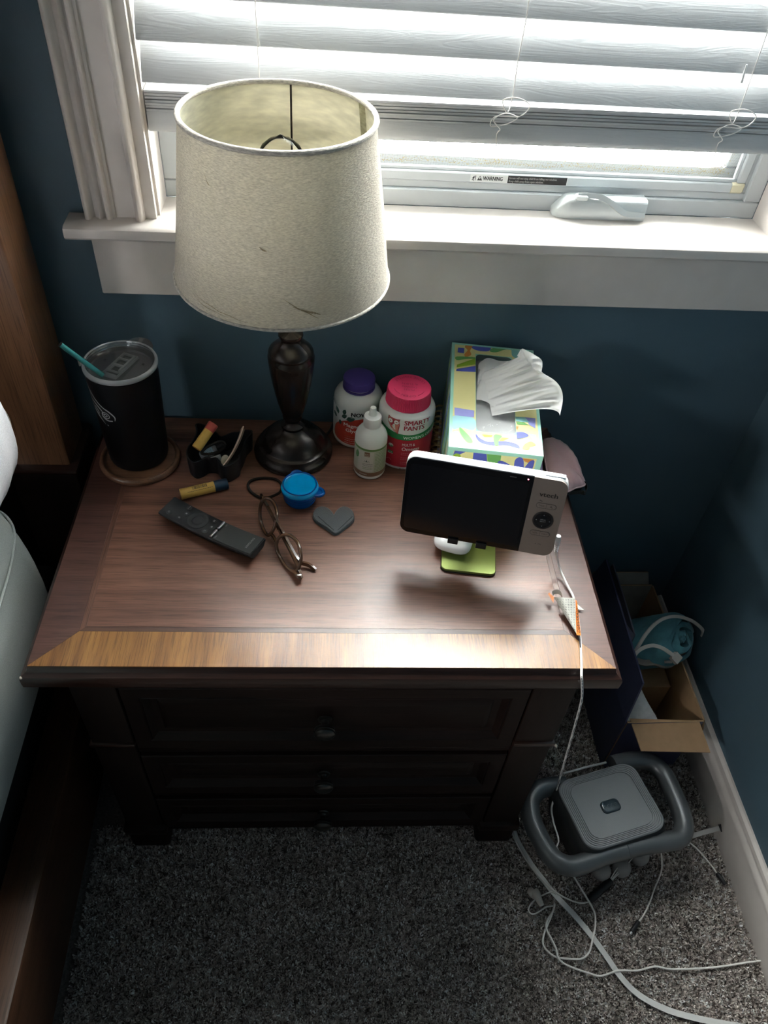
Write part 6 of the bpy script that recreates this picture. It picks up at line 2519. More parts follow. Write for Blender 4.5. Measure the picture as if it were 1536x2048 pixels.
j0 = MM @ Vector((MW/2-0.002, 0.011, -0.030))
p1 = at_pl(1117, 1074, j0, (0, 1, 0))
p2 = at_pl(1112, 1104, j0, (0, 1, 0))
dv = (p2-p1).normalized()
bm = B()
tube(bm, [p1-pl0-dv*0.002, p1-pl0+dv*0.001, p1-pl0+dv*0.004, p1-pl0+(p2-p1)*0.45], [0.0030, 0.0036, 0.0038, 0.0036], n=14)
pg = obj('plug', bm, M['white'], pw, sm=50)
bm = B()
for k in range(5):
    a = p1+(p2-p1)*(0.46+0.115*k)-pl0
    tube(bm, [a, a+dv*0.0014], 0.0032-0.0002*k, n=12)
tube(bm, [p1+(p2-p1)*0.42-pl0, p2-pl0], 0.0019, n=10)
obj('strain_relief', bm, M['white'], pg, sm=50)
zc = 0.0110
path = [p2, at(1117, 1130, H+0.020), at(1125, 1150, H+0.008), at(1137, 1175, H+0.0045), at(1147, 1195, H+0.004), at(1156, 1235, H+0.004), at(1160, 1272, H+0.003), at(1162, 1310, H+0.0022),
        at(1163, 1334, H+0.0022), at_y(1163, 1352, -0.5260), at_y(1164, 1370, -0.5300), at_y(1163, 1400, -0.528), at_y(1150, 1450, -0.522), at_y(1130, 1520, -0.500),
        at(1113, 1580, 0.128), at(1108, 1596, 0.114), at(1103, 1618, 0.106), at(1106, 1640, 0.102), at(1110, 1655, 0.100), at(1115, 1670, 0.100), at(1117, 1684, 0.104), at(1113, 1694, 0.110),
        at(1120, 1706, 0.1115), at(1128, 1722, 0.108), at(1140, 1742, 0.075), at(1155, 1765, 0.035), at(1170, 1790, zc+0.004), at(1183, 1812, zc), at(1190, 1830, zc), at(1190, 1855, zc), at(1184, 1885, zc), at(1178, 1905, zc),
        at(1165, 1917, zc), at(1145, 1918, zc), at(1115, 1915, zc), at(1098, 1905, zc), at(1087, 1890, zc), at(1087, 1872, zc), at(1095, 1850, zc), at(1104, 1828, zc), at(1109, 1808, zc),
        at(1106, 1822, zc+0.002), at(1094, 1842, zc+0.002), at(1093, 1858, zc+0.002), at(1104, 1880, zc+0.002), at(1113, 1900, zc+0.004), at(1116, 1915, zc+0.004), at(1128, 1927, zc), at(1150, 1937, zc), at(1180, 1947, zc), at(1200, 1952, zc), at(1222, 1946, zc), at(1240, 1941, zc+0.003), at(1275, 1941, zc),
        at(1310, 1933, zc), at(1340, 1938, zc), at(1400, 1937, zc), at(1450, 1932, zc), at(1500, 1924, zc), at(1537, 1920, zc), at(1600, 1912, zc)]
bm = B()
tube(bm, [q-pl0 for q in spl(path, 6)], 0.00165, n=8)
obj('cord', bm, M['cord'], pw, sm=60)
bm = B()
k = 0
SP = spl(path[8:15], 24)
while k < len(SP)-6:
    tube(bm, [q-pl0+Vector((-0.0004, -0.00150, 0.0007)) for q in SP[k:k+5]], 0.00045, n=4)
    k += 7
lab(obj('cord_print', bm, M['ink'], pw, sm=0), 'dashes of dark print along the cord')
# tag: rolled into a cone, white with rows of characters, orange edge
def tagp(u, v):
    """u across (0 left .. 1 right), v down (0 top .. 1 bottom); cone narrowing to the bottom right"""
    l = Vector((1107, 1194)).lerp(Vector((1153, 1268)), v)
    r_ = Vector((1150, 1196)).lerp(Vector((1153, 1269)), v)
    x, y = l.x+(r_.x-l.x)*u, l.y+(r_.y-l.y)*u
    h = 0.006+0.012*(1-v)*sin(pi*min(1, max(0, u*0.85+0.12)))
    return at(x, y, H+h)-pl0


paper = mat('tag_paper', (0.70, 0.69, 0.62), 0.6)
orange = mat('tag_orange', (0.70, 0.20, 0.03), 0.5)
bm = B()
nu, nv = 14, 20
g = [[bm.verts.new(tagp(i/nu, j/nv)) for j in range(nv+1)] for i in range(nu+1)]
for i in range(nu):
    for j in range(nv):
        bm.faces.new((g[i][j], g[i+1][j], g[i+1][j+1], g[i][j+1]))
tg = lab(obj('warning_tag', bm, [paper, orange], pw, sm=60), 'curled white and orange paper warning tag')
# orange strip to the right, folding under, with WARNING running down it
def strp(u, v):
    a, b = Vector((1151, 1199)).lerp(Vector((1153, 1270)), v), Vector((1154, 1202)).lerp(Vector((1162, 1271)), v)
    q = a.lerp(b, u)
    return at(q.x, q.y, H+0.0075-0.002*u)-pl0


bm = B()
g = [[bm.verts.new(strp(i/3, j/12)) for j in range(13)] for i in range(4)]
for i in range(3):
    for j in range(12):
        bm.faces.new((g[i][j], g[i+1][j], g[i+1][j+1], g[i][j+1]))
for q in ([(1096, 1188), (1099, 1185), (1108, 1194), (1107, 1206)],):
    f = poly(bm, [at(x, y, H+0.012)-pl0 for x, y in q])
obj('orange_strip', bm, orange, tg, sm=60)
bm = B()
V, F = text_geo('WARNING', 1.0, 'LEFT', 1.0)
wt = max(v[0] for v in V)
vs = [bm.verts.new(strp(0.12+0.95*(1-y_/0.75)*0.85, 0.18+0.74*x_/wt)+Vector((0, -0.0002, 0.0005))) for x_, y_ in V]
for f in F:
    try:
        bm.faces.new([vs[i] for i in f])
    except ValueError:
        pass
cols = ('アダプターのコードによる事故', 'の危険あり必ず大人が', '手の届かない所に置く', 'コードは束ねて使', 'てください。お', 'してくだ', 'ペド')
for c_, s_ in enumerate(cols):
    uu = 0.93-0.135*c_
    for r_i, ch in enumerate(s_):
        v0 = 0.03+0.068*r_i
        if v0 > 0.93 or uu-0.04 < 0.02:
            break
        # keep inside the cone
        try:
            V, F = text_geo(ch, 1.0, 'CENTER')
        except Exception:
            break
        if not V:
            continue
        l = Vector((1107, 1194)).lerp(Vector((1153, 1268)), v0)
        wpx = Vector((1150, 1196)).lerp(Vector((1153, 1269)), v0).x-l.x
        pxx = 1150-5.6*c_-2.6
        ux_ = (pxx-l.x)/max(wpx, 1)
        if ux_ < 0.06:
            break
        du = 4.2/max(wpx, 1)
        vs = [bm.verts.new(tagp(ux_+x_*du, v0+0.052-y_*0.052)+Vector((0, -0.0003, 0.0007))) for x_, y_ in V]
        for f in F:
            try:
                bm.faces.new([vs[i] for i in f])
            except ValueError:
                pass
lab(obj('tag_print', bm, M['ink'], tg, sm=0), 'black rows of characters and the word WARNING')
bm = B()
P = [at(x, y, H+h)-pl0 for x, y, h in ((1107, 1194, 0.010), (1104, 1184, 0.013), (1112, 1179, 0.017), (1121, 1182, 0.018), (1125, 1194, 0.014))]
Q = [at(x, y, H+h)-pl0 for x, y, h in ((1108, 1196, 0.008), (1107, 1190, 0.009), (1114, 1188, 0.010), (1120, 1190, 0.010), (1126, 1196, 0.008))]
A, C = [bm.verts.new(q) for q in spl(P, 5)], [bm.verts.new(q) for q in spl(Q, 5)]
for k in range(len(A)-1):
    bm.faces.new((A[k], A[k+1], C[k+1], C[k]))
f = poly(bm, [at(x, y, H+0.004)-pl0 for x, y in ((1152, 1206), (1159, 1212), (1168, 1220), (1158, 1219), (1153, 1216))])
lab(obj('tag_curl', bm, paper, tg, sm=60), 'curled back of the paper tag')
bm = B()
tube(bm, [at(1157, 1271, H+0.0045)-pl0, at(1160, 1280, H+0.004)-pl0, at(1161, 1295, H+0.004)-pl0], [0.0022, 0.0012, 0.0009], n=6)
obj('tag_tie', bm, M['ink'], tg, sm=60)

# ------------------------------------------------------------------ open cardboard box by the right wall
bx_ = thing('cardboard_box', 'open navy cardboard box with brown inside against the right wall', 'box', (0.626, -0.180, 0))
b0 = Vector(bx_.location)
navy = mat('navy_printed_card', (0.060, 0.064, 0.125), 0.42)
kraft = mat('kraft_card', (0.42, 0.265, 0.145), 0.75, noise=0.06, nscale=60)
grey_in = mat('grey_liner', (0.36, 0.34, 0.31), 0.8, noise=0.12, nscale=30)
X0, X1, Y0, Y1, ZB = 0.552, 0.700, -0.345, -0.022, 0.180
T_ = 0.0032


def card_panel(name, quad, m_in, m_out, parent=bx_, t=T_, n_hint=None, edge=None):
    """thin board: quad given on its inner face, thickness away from it"""
    q = [Vector(p_) for p_ in quad]
    nn = (q[1]-q[0]).cross(q[2]-q[0]).normalized()
    if n_hint is not None and nn.dot(Vector(n_hint)) < 0:
        nn = -nn
    bm = B()
    a = [bm.verts.new(p_-b0) for p_ in q]
    c = [bm.verts.new(p_+nn*t-b0) for p_ in q]
    f0 = bm.faces.new(a)
    f1 = bm.faces.new(c[::-1])
    f0.material_index = 0
    f1.material_index = 1
    k_ = len(q)
    for i in range(k_):
        bm.faces.new((a[i], a[(i+1) % k_], c[(i+1) % k_], c[i])).material_index = 2
    return obj(name, bm, [m_in, m_out, edge or kraft], parent, sm=0)


card_panel('side_panel', [(X0, Y0, 0.001), (X0, Y1, 0.001), (X0, Y1, ZB), (X0, Y0, ZB)], kraft, navy, n_hint=(-1, 0, 0), edge=navy)
card_panel('side_panel', [(X1, Y0, 0.001), (X1, Y1, 0.001), (X1, Y1, ZB), (X1, Y0, ZB)], kraft, navy, n_hint=(1, 0, 0))
card_panel('front_panel', [(X0, Y0, 0.001), (X1, Y0, 0.001), (X1, Y0, ZB), (X0, Y0, ZB)], kraft, navy, n_hint=(0, -1, 0))
card_panel('back_panel', [(X0, Y1, 0.001), (X1, Y1, 0.001), (X1, Y1, ZB), (X0, Y1, ZB)], grey_in, navy, n_hint=(0, 1, 0))
card_panel('bottom_panel', [(X0, Y0, 0.004), (X1, Y0, 0.004), (X1, Y1, 0.004), (X0, Y1, 0.004)], kraft, navy, n_hint=(0, 0, -1))
# flaps
lab(card_panel('flap', [at(1260, 1437, ZB), at(1398, 1441, ZB), at(1421, 1505, 0.163), at(1283, 1502, 0.163)], kraft, navy, n_hint=(0, 0, -1)), 'brown front flap folded outwards')
lab(card_panel('flap', [(X0-0.001, Y0, ZB), (X0+0.0088, Y0+0.022, ZB+0.098), (X0+0.0102, Y1-0.02, ZB+0.112), (X0-0.001, Y1, ZB)], kraft, navy, n_hint=(-1, 0, 0), edge=navy), 'tall navy flap standing up on the nightstand side')
liner = mat('navy_grey_liner', (0.095, 0.095, 0.135), 0.6)
lab(card_panel('flap', [(X0+0.0145, Y0+0.115, ZB+0.03), at(1257, 1284, ZB+0.085), at(1268, 1268, ZB+0.080), at(1250, 1205, ZB+0.090), at(1225, 1127, ZB+0.100), (X0+0.0145, Y1-0.03, ZB+0.03)], liner, liner, n_hint=(1, 0, 0), edge=liner), 'greyish navy inner flap')
lab(card_panel('flap', [(X1+0.004, Y0+0.002, ZB-0.001), (X1+0.004, Y1, ZB-0.001), (X1+0.020, Y1, ZB-0.050), (X1+0.022, Y0+0.006, ZB-0.052)], navy, kraft, n_hint=(-1, 0, 0)), 'navy flap folded down beside the baseboard')
lab(card_panel('flap', [(X0+0.008, Y1+0.004, ZB), (X1-0.006, Y1+0.004, ZB), (X1-0.014, Y1+0.012, ZB+0.030), (X0+0.014, Y1+0.012, ZB+0.030)], grey_in, navy, n_hint=(0, 1, 0)), 'grey back flap against the wall')
bm = B()
box(bm, X0+0.006-b0.x, X1-0.006-b0.x, -0.235-b0.y, -0.105-b0.y, 0.0045, 0.118, 0.001, 1)
lab(obj('inner_insert', bm, kraft, bx_, sm=0), 'brown card insert under the teal roll')
# grey paper insert in the front left corner
pi_ = thing('packing_paper', 'pale grey packing sheet inside the cardboard box', 'packing sheet', (0.59, -0.29, 0.08))
ql = Vector(pi_.location)
bm = B()
q = [(X0+0.002, Y0+0.003, 0.178), (X0+0.064, Y0+0.003, 0.174), (X0+0.046, Y0+0.14, 0.170), (X0+0.002, Y0+0.14, 0.174)]
nx, ny = 8, 10
g = [[None]*(ny+1) for _ in range(nx+1)]
for i in range(nx+1):
    for j in range(ny+1):
        a = Vector(q[0]).lerp(Vector(q[1]), i/nx)
        c = Vector(q[3]).lerp(Vector(q[2]), i/nx)
        g[i][j] = bm.verts.new(a.lerp(c, j/ny)+Vector((0, 0, 0.0022*sin(i*1.7+j*0.9)*(i/nx)-0.004*(i/nx)**2))-ql)
for i in range(nx):
    for j in range(ny):
        bm.faces.new((g[i][j], g[i+1][j], g[i+1][j+1], g[i][j+1]))
obj('sheet', bm, mat('grey_paper_sheet', (0.60, 0.60, 0.60), 0.8, noise=0.1, nscale=90), pi_, sm=60)

# ------------------------------------------------------------------ rolled teal cloth (heating pad) with its plug and cord
tc_ = at(1334, 1283, 0.195)
cl = thing('rolled_teal_cloth', 'rolled teal fleece pad resting in the open cardboard box', 'cloth', tc_)
teal_f = mat('teal_fleece', (0.120, 0.330, 0.390), 0.95, spec=0.1, sheen=0.15, noise=0.16, nscale=26, bump=0.8, bscale=120)
ax = Vector((0.50, -0.36, 0.72)).normalized()      # the roll's axis, open end to the right
e1 = ax.cross(Vector((0, 0, 1))).normalized()
e2 = e1.cross(ax)
if e2.z < 0:
    e2 = -e2
bm = B()
NSP, NA_ = 110, 14
th0 = 5.2*pi
inner, outer = [], []
for i in range(NSP+1):
    a = th0*i/NSP
    r = 0.006+0.0485*(i/NSP)**0.9
    w = 0.0055
    for lst, rr in ((inner, r-w), (outer, r+w)):
        lst.append((rr*cos(a)*1.22, rr*sin(a)*0.86))
prof = outer+inner[::-1]
rings = []
rt = random.Random(6)
for j in range(NA_+1):
    s = j/NA_
    L_ = -0.074+0.108*s
    ring_ = []
    for i, (x, y) in enumerate(prof):
        ph_ = i*0.31
        end = 0.0
        if s > 0.75:
            end = (s-0.75)/0.25
        k = 1-0.16*end**2
        wob = 0.0018*sin(ph_*1.3+j*0.8)+0.0012*sin(ph_*3.1-j*1.3)
        rad = (x*x+y*y)**0.5/0.055
        p_ = e1*(x*k+wob)+e2*(y*k+wob*0.8)+ax*(L_+0.010*(1-rad)*end+0.003*sin(ph_*0.7))
        ring_.append(bm.verts.new(p_))
    rings.append(ring_)
m_ = len(prof)
for A, C in zip(rings, rings[1:]):
    for k in range(m_):
        bm.faces.new((A[k], A[(k+1) % m_], C[(k+1) % m_], C[k]))
for R_ in (rings[0], rings[-1]):
    h_ = m_//2
    for k in range(h_-1):
        bm.faces.new((R_[k], R_[k+1], R_[m_-2-k], R_[m_-1-k]))
obj('rolled_fleece', bm, teal_f, cl, sm=60)
bm = B()
P = [at(x, y, z)-tc_ for x, y, z in ((1274, 1322, 0.186), (1290, 1326, 0.186), (1308, 1325, 0.187), (1325, 1330, 0.186), (1340, 1329, 0.186), (1352, 1318, 0.190), (1363, 1310, 0.196), (1372, 1306, 0.20))]
tube(bm, spl(P, 5), 0.004, flat=(0.012, 0.005), up=(0, -0.3, 1))
lab(obj('cloth_edge', bm, mat('beige_backing', (0.30, 0.27, 0.24), 0.9, noise=0.2, nscale=80), cl, sm=60), 'greyish beige backing edge under the roll')

fc = thing('flat_white_cord', 'flat white power cord with two-prong plug looped over the teal roll', 'cord', at(1300, 1290, 0.24))
fl0 = Vector(fc.location)
cordm = mat('ivory_cord', (0.72, 0.66, 0.60), 0.45)
bm = B()
P = [at(x, y, z)-fl0 for x, y, z in ((1268, 1308, 0.215), (1278, 1290, 0.235), (1292, 1268, 0.252), (1310, 1248, 0.262), (1330, 1236, 0.266), (1355, 1233, 0.262), (1380, 1240, 0.250), (1398, 1252, 0.235), (1406, 1262, 0.220), (1404, 1272, 0.205))]
tube(bm, spl(P, 6), 0.002, flat=(0.0062, 0.0032), up=(0.2, -0.6, 0.7))
obj('cord', bm, cordm, fc, sm=60)
bm = B()
P = [at(x, y, z)-fl0 for x, y, z in ((1266, 1316, 0.222), (1274, 1304, 0.236), (1288, 1295, 0.246), (1306, 1291, 0.250), (1324, 1296, 0.247), (1340, 1306, 0.240), (1350, 1314, 0.235))]
tube(bm, spl(P, 6), 0.002, flat=(0.0070, 0.0032), up=(0, -0.5, 0.8))
obj('cord', bm, cordm, fc, sm=60)
pA, pB = at(1346, 1310, 0.236)-fl0, at(1357, 1322, 0.228)-fl0
bm = B()
tube(bm, [pA, pA+(pB-pA)*0.3, pB], 0.005, flat=(0.018, 0.010), up=(0, -0.4, 0.9))
pgo = obj('plug_body', bm, cordm, fc, sm=40)
for k in (-1, 1):
    bm = B()
    d_ = (at(1338, 1322, 0.224)-fl0)
    sd_ = Vector((0.010*k, 0.002*k, 0))
    s_ = pA*0.4+pB*0.6+Vector((-0.006, -0.004, -0.004))+sd_*0.3
    tube(bm, [s_, d_+sd_], 0.001, flat=(0.0055, 0.0015), up=(0, 0, 1))
    obj('plug_prong', bm, M['steel'], pgo, sm=40)

# ------------------------------------------------------------------ grey device with two carrying handles on the carpet
dv_l = Vector((0.490, -0.483, 0.0))
dev = thing('handled_device', 'grey rounded square device with two grip handles on the carpet', 'device', dv_l)
gun = mat('gunmetal_plastic', (0.130, 0.140, 0.147), 0.33, 0.35, bump=0.05, bscale=900)
dkg = mat('dark_shell', (0.030, 0.031, 0.033), 0.35)
topg = mat('soft_grey_top', (0.270, 0.285, 0.298), 0.50, 0.15, bump=0.12, bscale=1500)
cq = [at(x, y, 0.140) for x, y in ((1108, 1563), (1262, 1521), (1342, 1652), (1178, 1709))]
dc = sum(cq, Vector())/4
uu = ((cq[1]-cq[0])+(cq[2]-cq[3]))*0.25
vv_ = ((cq[1]-cq[2])+(cq[0]-cq[3]))*0.25
rr = rrect(2.0, 2.0, 0.36, 8)


def sq(s, z, k=1.0):
    c_ = dc-dv_l
    return [((c_+uu*(x*s)+vv_*(y*s)).x, (c_+uu*(x*s)+vv_*(y*s)).y) for x, y in rr], z


bm = B()
layers(bm, [sq(0.80, 0.030), sq(0.96, 0.045), sq(1.06, 0.085), sq(1.08, 0.105), sq(1.07, 0.120), sq(1.00, 0.131), sq(0.975, 0.132)])
obj('device_body', bm, dkg, dev, sm=40)
bm = B()
st = [sq(0.975, 0.130), sq(0.990, 0.136), sq(0.985, 0.1385), sq(0.960, 0.1400)]
for s in (0.930, 0.890, 0.850, 0.810, 0.770):
    st += [sq(s+0.008, 0.1400), sq(s+0.005, 0.1386), sq(s-0.005, 0.1386), sq(s-0.008, 0.1402)]
st += [sq(0.74, 0.1402), sq(0.3, 0.1402)]
layers(bm, st)
tp_ = lab(obj('top_plate', bm, topg, dev, sm=30), 'mid-grey top plate with concentric grooves')
bc = at(1221, 1612, 0.1412)-dv_l
ua, va = uu.normalized(), vv_.normalized()
bm = B()
bo_ = rrect(0.036, 0.0225, 0.008, 6)
R_ = [[bm.verts.new(bc+ua*x*s+va*y*s+Vector((0, 0, z))) for x, y in bo_] for s, z in ((1.0, -0.001), (1.0, 0.0004), (0.94, 0.0016), (0.75, 0.0020))]
for A, C in zip(R_, R_[1:]):
    for k in range(len(A)):
        bm.faces.new((A[k], A[(k+1) % len(A)], C[(k+1) % len(A)], C[k]))
bm.faces.new(R_[-1])
bd = lab(obj('badge', bm, mat('smoked_blue_badge', (0.035, 0.055, 0.070), 0.12, coat=0.6), tp_, sm=50), 'glossy smoked blue oval badge')
bm = B()
rnb = random.Random(8)
for k in range(4):
    x = -0.0105+0.0070*k
    P = [bc+ua*(x+0.0024*cos(q*pi/4))+va*(0.0030*sin(q*pi/4))+Vector((0, 0, 0.0021)) for q in range(8)]
    tube(bm, P[k % 3:k % 3+6], 0.0004, n=4)
lab(obj('badge_mark', bm, mat('badge_grey', (0.12, 0.15, 0.17), 0.4), tp_, sm=0), 'faint raised characters on the badge')


def grip(pts, nm):
    bm = B()
    P = spl([at(x, y, z)-dv_l for x, y, z in pts], 7)
    N = len(P)
    rad = [0.0170 for i in range(N)]
    tube(bm, P, rad, n=16)
    for v in bm.verts:
        pass
    lab(obj(nm, bm, gun, dev, sm=60), 'rounded gunmetal carrying handle')


grip([(1130, 1572, 0.112), (1104, 1573, 0.112), (1078, 1580, 0.112), (1061, 1602, 0.112), (1064, 1640, 0.112), (1083, 1682, 0.112), (1108, 1718, 0.112), (1142, 1732, 0.112), (1180, 1722, 0.112), (1215, 1708, 0.112), (1250, 1700, 0.112)], 'handle')
grip([(1225, 1530, 0.112), (1262, 1521, 0.112), (1297, 1523, 0.112), (1325, 1545, 0.112), (1346, 1585, 0.112), (1362, 1625, 0.112), (1368, 1655, 0.112), (1357, 1677, 0.112), (1325, 1684, 0.112), (1285, 1690, 0.112), (1250, 1698, 0.112)], 'handle')
bm = B()
tube(bm, [at(1126, 1547, 0.118)-dv_l, at(1170, 1535, 0.120)-dv_l, at(1212, 1525, 0.118)-dv_l], 0.0022, n=8)
lab(obj('edge_trim', bm, mat('pale_trim', (0.55, 0.56, 0.57), 0.35), dev, sm=60), 'pale strip along the far edge')
bm = B()
layers(bm, [sq(0.55, 0.003), sq(0.80, 0.012), sq(0.80, 0.032)])
obj('device_base', bm, dkg, dev, sm=40)
for x, y in ((1203, 1742), (1243, 1735), (1280, 1712)):
    bm = B()
    c_ = at(x, y, 0.016)-dv_l
    lathe(bm, [(0.0, -0.0155), (0.010, -0.0150), (0.0155, -0.009), (0.0170, 0.0), (0.0155, 0.008), (0.010, 0.014), (0, 0.0155)], 24, caps=False)
    lab(obj('foot_ball', bm, mat('dull_white_rubber', (0.36, 0.35, 0.34), 0.6), dev, sm=60, loc=c_), 'dull white round foot')

# ------------------------------------------------------------------ cords lying on the carpet
ZC_ = 0.0105


def floor_cord(name, label, pts, r=0.0015, flat=None, m=None, cat='cord', n=7):
    P = [at(p_[0], p_[1], p_[2] if len(p_) > 2 else ZC_) for p_ in pts]
    t = thing(name, label, cat, P[len(P)//2])
    l = Vector(t.location)
    bm = B()
    if flat:
        tube(bm, [q-l for q in spl(P, n)], r, flat=flat, up=(0, 0, 1))
    else:
        tube(bm, [q-l for q in spl(P, n)], r, n=8)
    obj('cord', bm, m or M['grey_cord'], t, sm=60)
    return t, l, P


floor_cord('flat_cable', 'wide flat off-white cable running diagonally across the carpet to the bottom edge',
           [(1018, 1618), (1024, 1648), (1034, 1680), (1060, 1725), (1088, 1762), (1112, 1792), (1150, 1832), (1186, 1876), (1212, 1912), (1240, 1952), (1275, 1988), (1330, 2018), (1390, 2036), (1460, 2050), (1530, 2062)], flat=(0.0095, 0.0022), m=mat('flat_cable_grey', (0.60, 0.60, 0.585), 0.5))
t, l, P = floor_cord('splitter_cord', 'thin white cord curving to a black cable splitter in front of the handled device',
                     [(1026, 1656, 0.013), (1036, 1690, 0.013), (1062, 1732, 0.013), (1092, 1768, 0.013), (1120, 1790, 0.013), (1148, 1803), (1166, 1806), (1180, 1803)])
pA, pB = at(1178, 1800, 0.011)-l, at(1222, 1762, 0.014)-l
bm = B()
tube(bm, [pA, pA+(pB-pA)*0.15, pA+(pB-pA)*0.85, pB], [0.005, 0.0075, 0.0075, 0.006], n=12)
sp_ = lab(obj('splitter', bm, M['black'], t, sm=50), 'black splitter block')
for k, (x, y) in enumerate(((1251, 1715), (1262, 1712), (1272, 1708))):
    bm = B()
    a = pB+Vector((0.002*(k-1), 0.001, 0.001))
    b_ = at(x, y, 0.030)-l
    tube(bm, spl([a, a.lerp(b_, 0.4)+Vector((0.002*(k-1), 0, 0.004)), b_], 8), 0.0010, n=6)
    obj('wire', bm, M['cord'], sp_, sm=60)
t, l, P = floor_cord('adapter_cord', 'thin white cord from under the device ending in a black barrel tip on open carpet',
                     [(1322, 1700, 0.02), (1324, 1725, 0.012), (1322, 1745), (1310, 1775), (1298, 1808), (1286, 1832), (1276, 1845)])
pA, pB = at(1277, 1843, 0.010)-l, at(1263, 1864, 0.010)-l
bm = B()
tube(bm, [pA, pB], [0.0036, 0.0042], n=12)
o_ = obj('barrel_grip', bm, M['black'], t, sm=50)
bm = B()
tube(bm, [pB, pB+(pB-pA)*0.22], 0.0028, n=10)
obj('barrel_tip', bm, M['steel'], o_, sm=50)
t, l, P = floor_cord('adapter_cord', 'thin white cord with a black tip lying along the right baseboard',
                     [(1378, 1684), (1396, 1700), (1412, 1718), (1424, 1733), (1436, 1750)])
pA, pB = at(1434, 1746, 0.010)-l, at(1451, 1769, 0.010)-l
bm = B()
tube(bm, [pA, pA.lerp(pB, 0.15), pB], [0.0030, 0.0046, 0.0036], n=12)
obj('barrel_grip', bm, M['black'], t, sm=50)
# strap with black end resting against the right baseboard
t = thing('cable_tie_strap', 'pale flat strap with black end leaning on the right baseboard', 'strap', at(1388, 1668, 0.012))
l = Vector(t.location)
pw_ = [at(1384, 1672, 0.010), at(1410, 1664, 0.022), at(1440, 1656, 0.036)]
bm = B()
tube(bm, [q-l for q in spl(pw_, 5)], 0.002, flat=(0.0085, 0.0022), up=(0, -0.4, 1))
obj('strap_band', bm, mat('strap_white', (0.50, 0.50, 0.49), 0.5), t, sm=40)
bm = B()
a, b_ = pw_[-1]-l, at(1464, 1650, 0.046)-l
tube(bm, [a-(b_-a)*0.05, a.lerp(b_, 0.5), b_], 0.004, flat=(0.013, 0.009), up=(0, -0.4, 1))
obj('strap_end', bm, M['black'], t, sm=40)
# small beige plug with a looped lead
t = thing('ivory_plug', 'small ivory plug with a looped lead on the carpet near the nightstand foot', 'plug', at(1078, 1798, 0.010))
l = Vector(t.location)
bm = B()
a, b_, c_ = at(1066, 1782, 0.013)-l, at(1076, 1796, 0.013)-l, at(1084, 1812, 0.011)-l
tube(bm, [a, a.lerp(b_, 0.5), b_, c_], [0.0085, 0.0095, 0.0065, 0.0045], n=12)
ivory = mat('ivory_plastic', (0.60, 0.54, 0.49), 0.5)
pg = obj('plug_body', bm, ivory, t, sm=50)
bm = B()
a, b_ = at(1068, 1780, 0.014)-l, at(1058, 1790, 0.011)-l
tube(bm, [a, a.lerp(b_, 0.5), b_], [0.007, 0.0085, 0.006], n=10)
obj('plug_head', bm, ivory, pg, sm=50)
bm = B()
P = [at(x, y, 0.0125)-l for x, y in ((1082, 1792), (1092, 1787), (1104, 1784), (1112, 1788))]
tube(bm, spl(P, 6), 0.0014, n=7)
obj('lead', bm, M['grey_cord'], t, sm=60)
bm = B()
P = [at(x, y, 0.0125)-l for x, y in ((1072, 1798), (1062, 1808), (1057, 1818), (1060, 1826), (1068, 1828), (1080, 1822), (1092, 1814), (1106, 1812))]
tube(bm, spl(P, 6), 0.0014, n=7)
obj('lead', bm, M['grey_cord'], t, sm=60)

# small white clip on the wall beside the bed post
t = thing('wall_clip', 'tiny white cable clip on the blue wall beside the bed post', 'clip', (-0.398, -0.001, 0.722))
bm = B()
box(bm, -0.0016, 0.0016, -0.0045, 0.0008, -0.006, 0.006, 0.0006)
obj('clip_body', bm, M['white'], t, sm=40)
bm = B()
box(bm, -0.0010, 0.0010, -0.0065, -0.0040, 0.001, 0.0045, 0.0004)
obj('clip_hook', bm, M['white'], t, sm=40)

# ------------------------------------------------------------------ carpet pile
import numpy as np
rg = np.random.default_rng(12)
cm = bpy.data.materials.new('frieze_carpet')
cm.use_nodes = True
nt = cm.node_tree
p = nt.nodes['Principled BSDF']
p.inputs['Roughness'].default_value = 1.0
p.inputs['Specular IOR Level'].default_value = 0.1
at_n = nt.nodes.new('ShaderNodeAttribute')
at_n.attribute_name = 'tuft_colour'
nt.links.new(at_n.outputs['Color'], p.inputs['Base Color'])


def pile(x0, x1, y0, y1, step):
    nx, ny = int((x1-x0)/step), int((y1-y0)/step)
    gx, gy = np.meshgrid(np.arange(nx), np.arange(ny))
    x = x0+(gx.ravel()+rg.random(nx*ny))*step
    y = y0+(gy.ravel()+rg.random(nx*ny))*step
    return np.stack([x, y], 1)


pts = np.concatenate([pile(-0.42, 0.735, -0.90, -0.44, 0.0024), pile(0.345, 0.735, -0.44, -0.02, 0.0028)])
N = len(pts)
base = np.array([[0.230, 0.203, 0.188], [0.360, 0.330, 0.305], [0.560, 0.530, 0.500], [0.090, 0.074, 0.068], [0.290, 0.252, 0.232]])
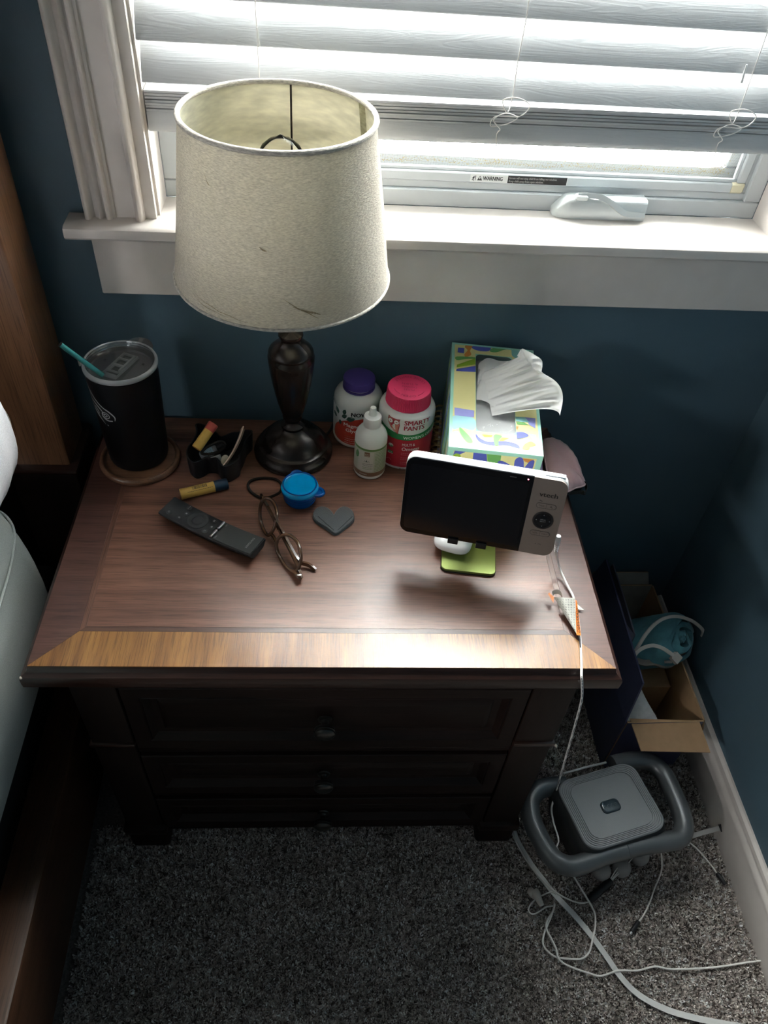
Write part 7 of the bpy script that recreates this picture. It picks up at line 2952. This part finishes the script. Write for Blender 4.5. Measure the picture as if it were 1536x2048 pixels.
# patches of similar yarn, then per-tuft choice
lowf = np.sin(pts[:, 0]*31+np.sin(pts[:, 1]*23)*1.7)+np.sin(pts[:, 1]*37+np.sin(pts[:, 0]*19)*1.5)
pr = np.array([0.26, 0.28, 0.14, 0.16, 0.16])
ch = rg.choice(5, N, p=pr)
colr = base[ch]*1.75*(1+0.10*rg.standard_normal((N, 1)))*(1+0.05*lowf[:, None])
colr = np.clip(colr, 0.03, 0.88)
ang = rg.random(N)*2*np.pi
lean = rg.random(N)*0.0050+0.0025
la = rg.random(N)*2*np.pi
hgt = 0.0048+0.0032*rg.random(N)
w = 0.0009+0.0006*rg.random(N)
V = np.zeros((N, 8, 3))
for b_ in range(2):
    a = ang+b_*np.pi/2
    dx, dy = np.cos(a)*w, np.sin(a)*w
    lx, ly = np.cos(la+b_*0.9)*lean, np.sin(la+b_*0.9)*lean
    for k, (s, f, wk) in enumerate(((-1, 0, 0.8), (1, 0, 0.8), (1, 1, 1.0), (-1, 1, 1.0))):
        V[:, b_*4+k, 0] = pts[:, 0]+s*dx*wk+lx*f
        V[:, b_*4+k, 1] = pts[:, 1]+s*dy*wk+ly*f
        V[:, b_*4+k, 2] = 0.0002+f*hgt
V[:, 2, 2] -= 0.0012
V[:, 7, 2] -= 0.0012
verts = V.reshape(-1, 3)
idx = np.arange(N*8, dtype=np.int32)
me = bpy.data.meshes.new('carpet_pile')
me.vertices.add(N*8)
me.vertices.foreach_set('co', verts.ravel().astype(np.float32))
me.loops.add(N*8)
me.loops.foreach_set('vertex_index', idx)
me.polygons.add(N*2)
me.polygons.foreach_set('loop_start', np.arange(0, N*8, 4, dtype=np.int32))
me.update(calc_edges=True)
ca_ = me.color_attributes.new('tuft_colour', 'FLOAT_COLOR', 'POINT')
cc = np.ones((N, 8, 4), np.float32)
cc[:, :, :3] = colr[:, None, :]
ca_.data.foreach_set('color', cc.ravel())
me.materials.append(cm)
cp = bpy.data.objects.new('carpet_pile', me)
COL.objects.link(cp)
cp['label'] = 'mottled grey-brown frieze carpet pile around the nightstand'
cp['category'] = 'carpet'
cp['kind'] = 'stuff'
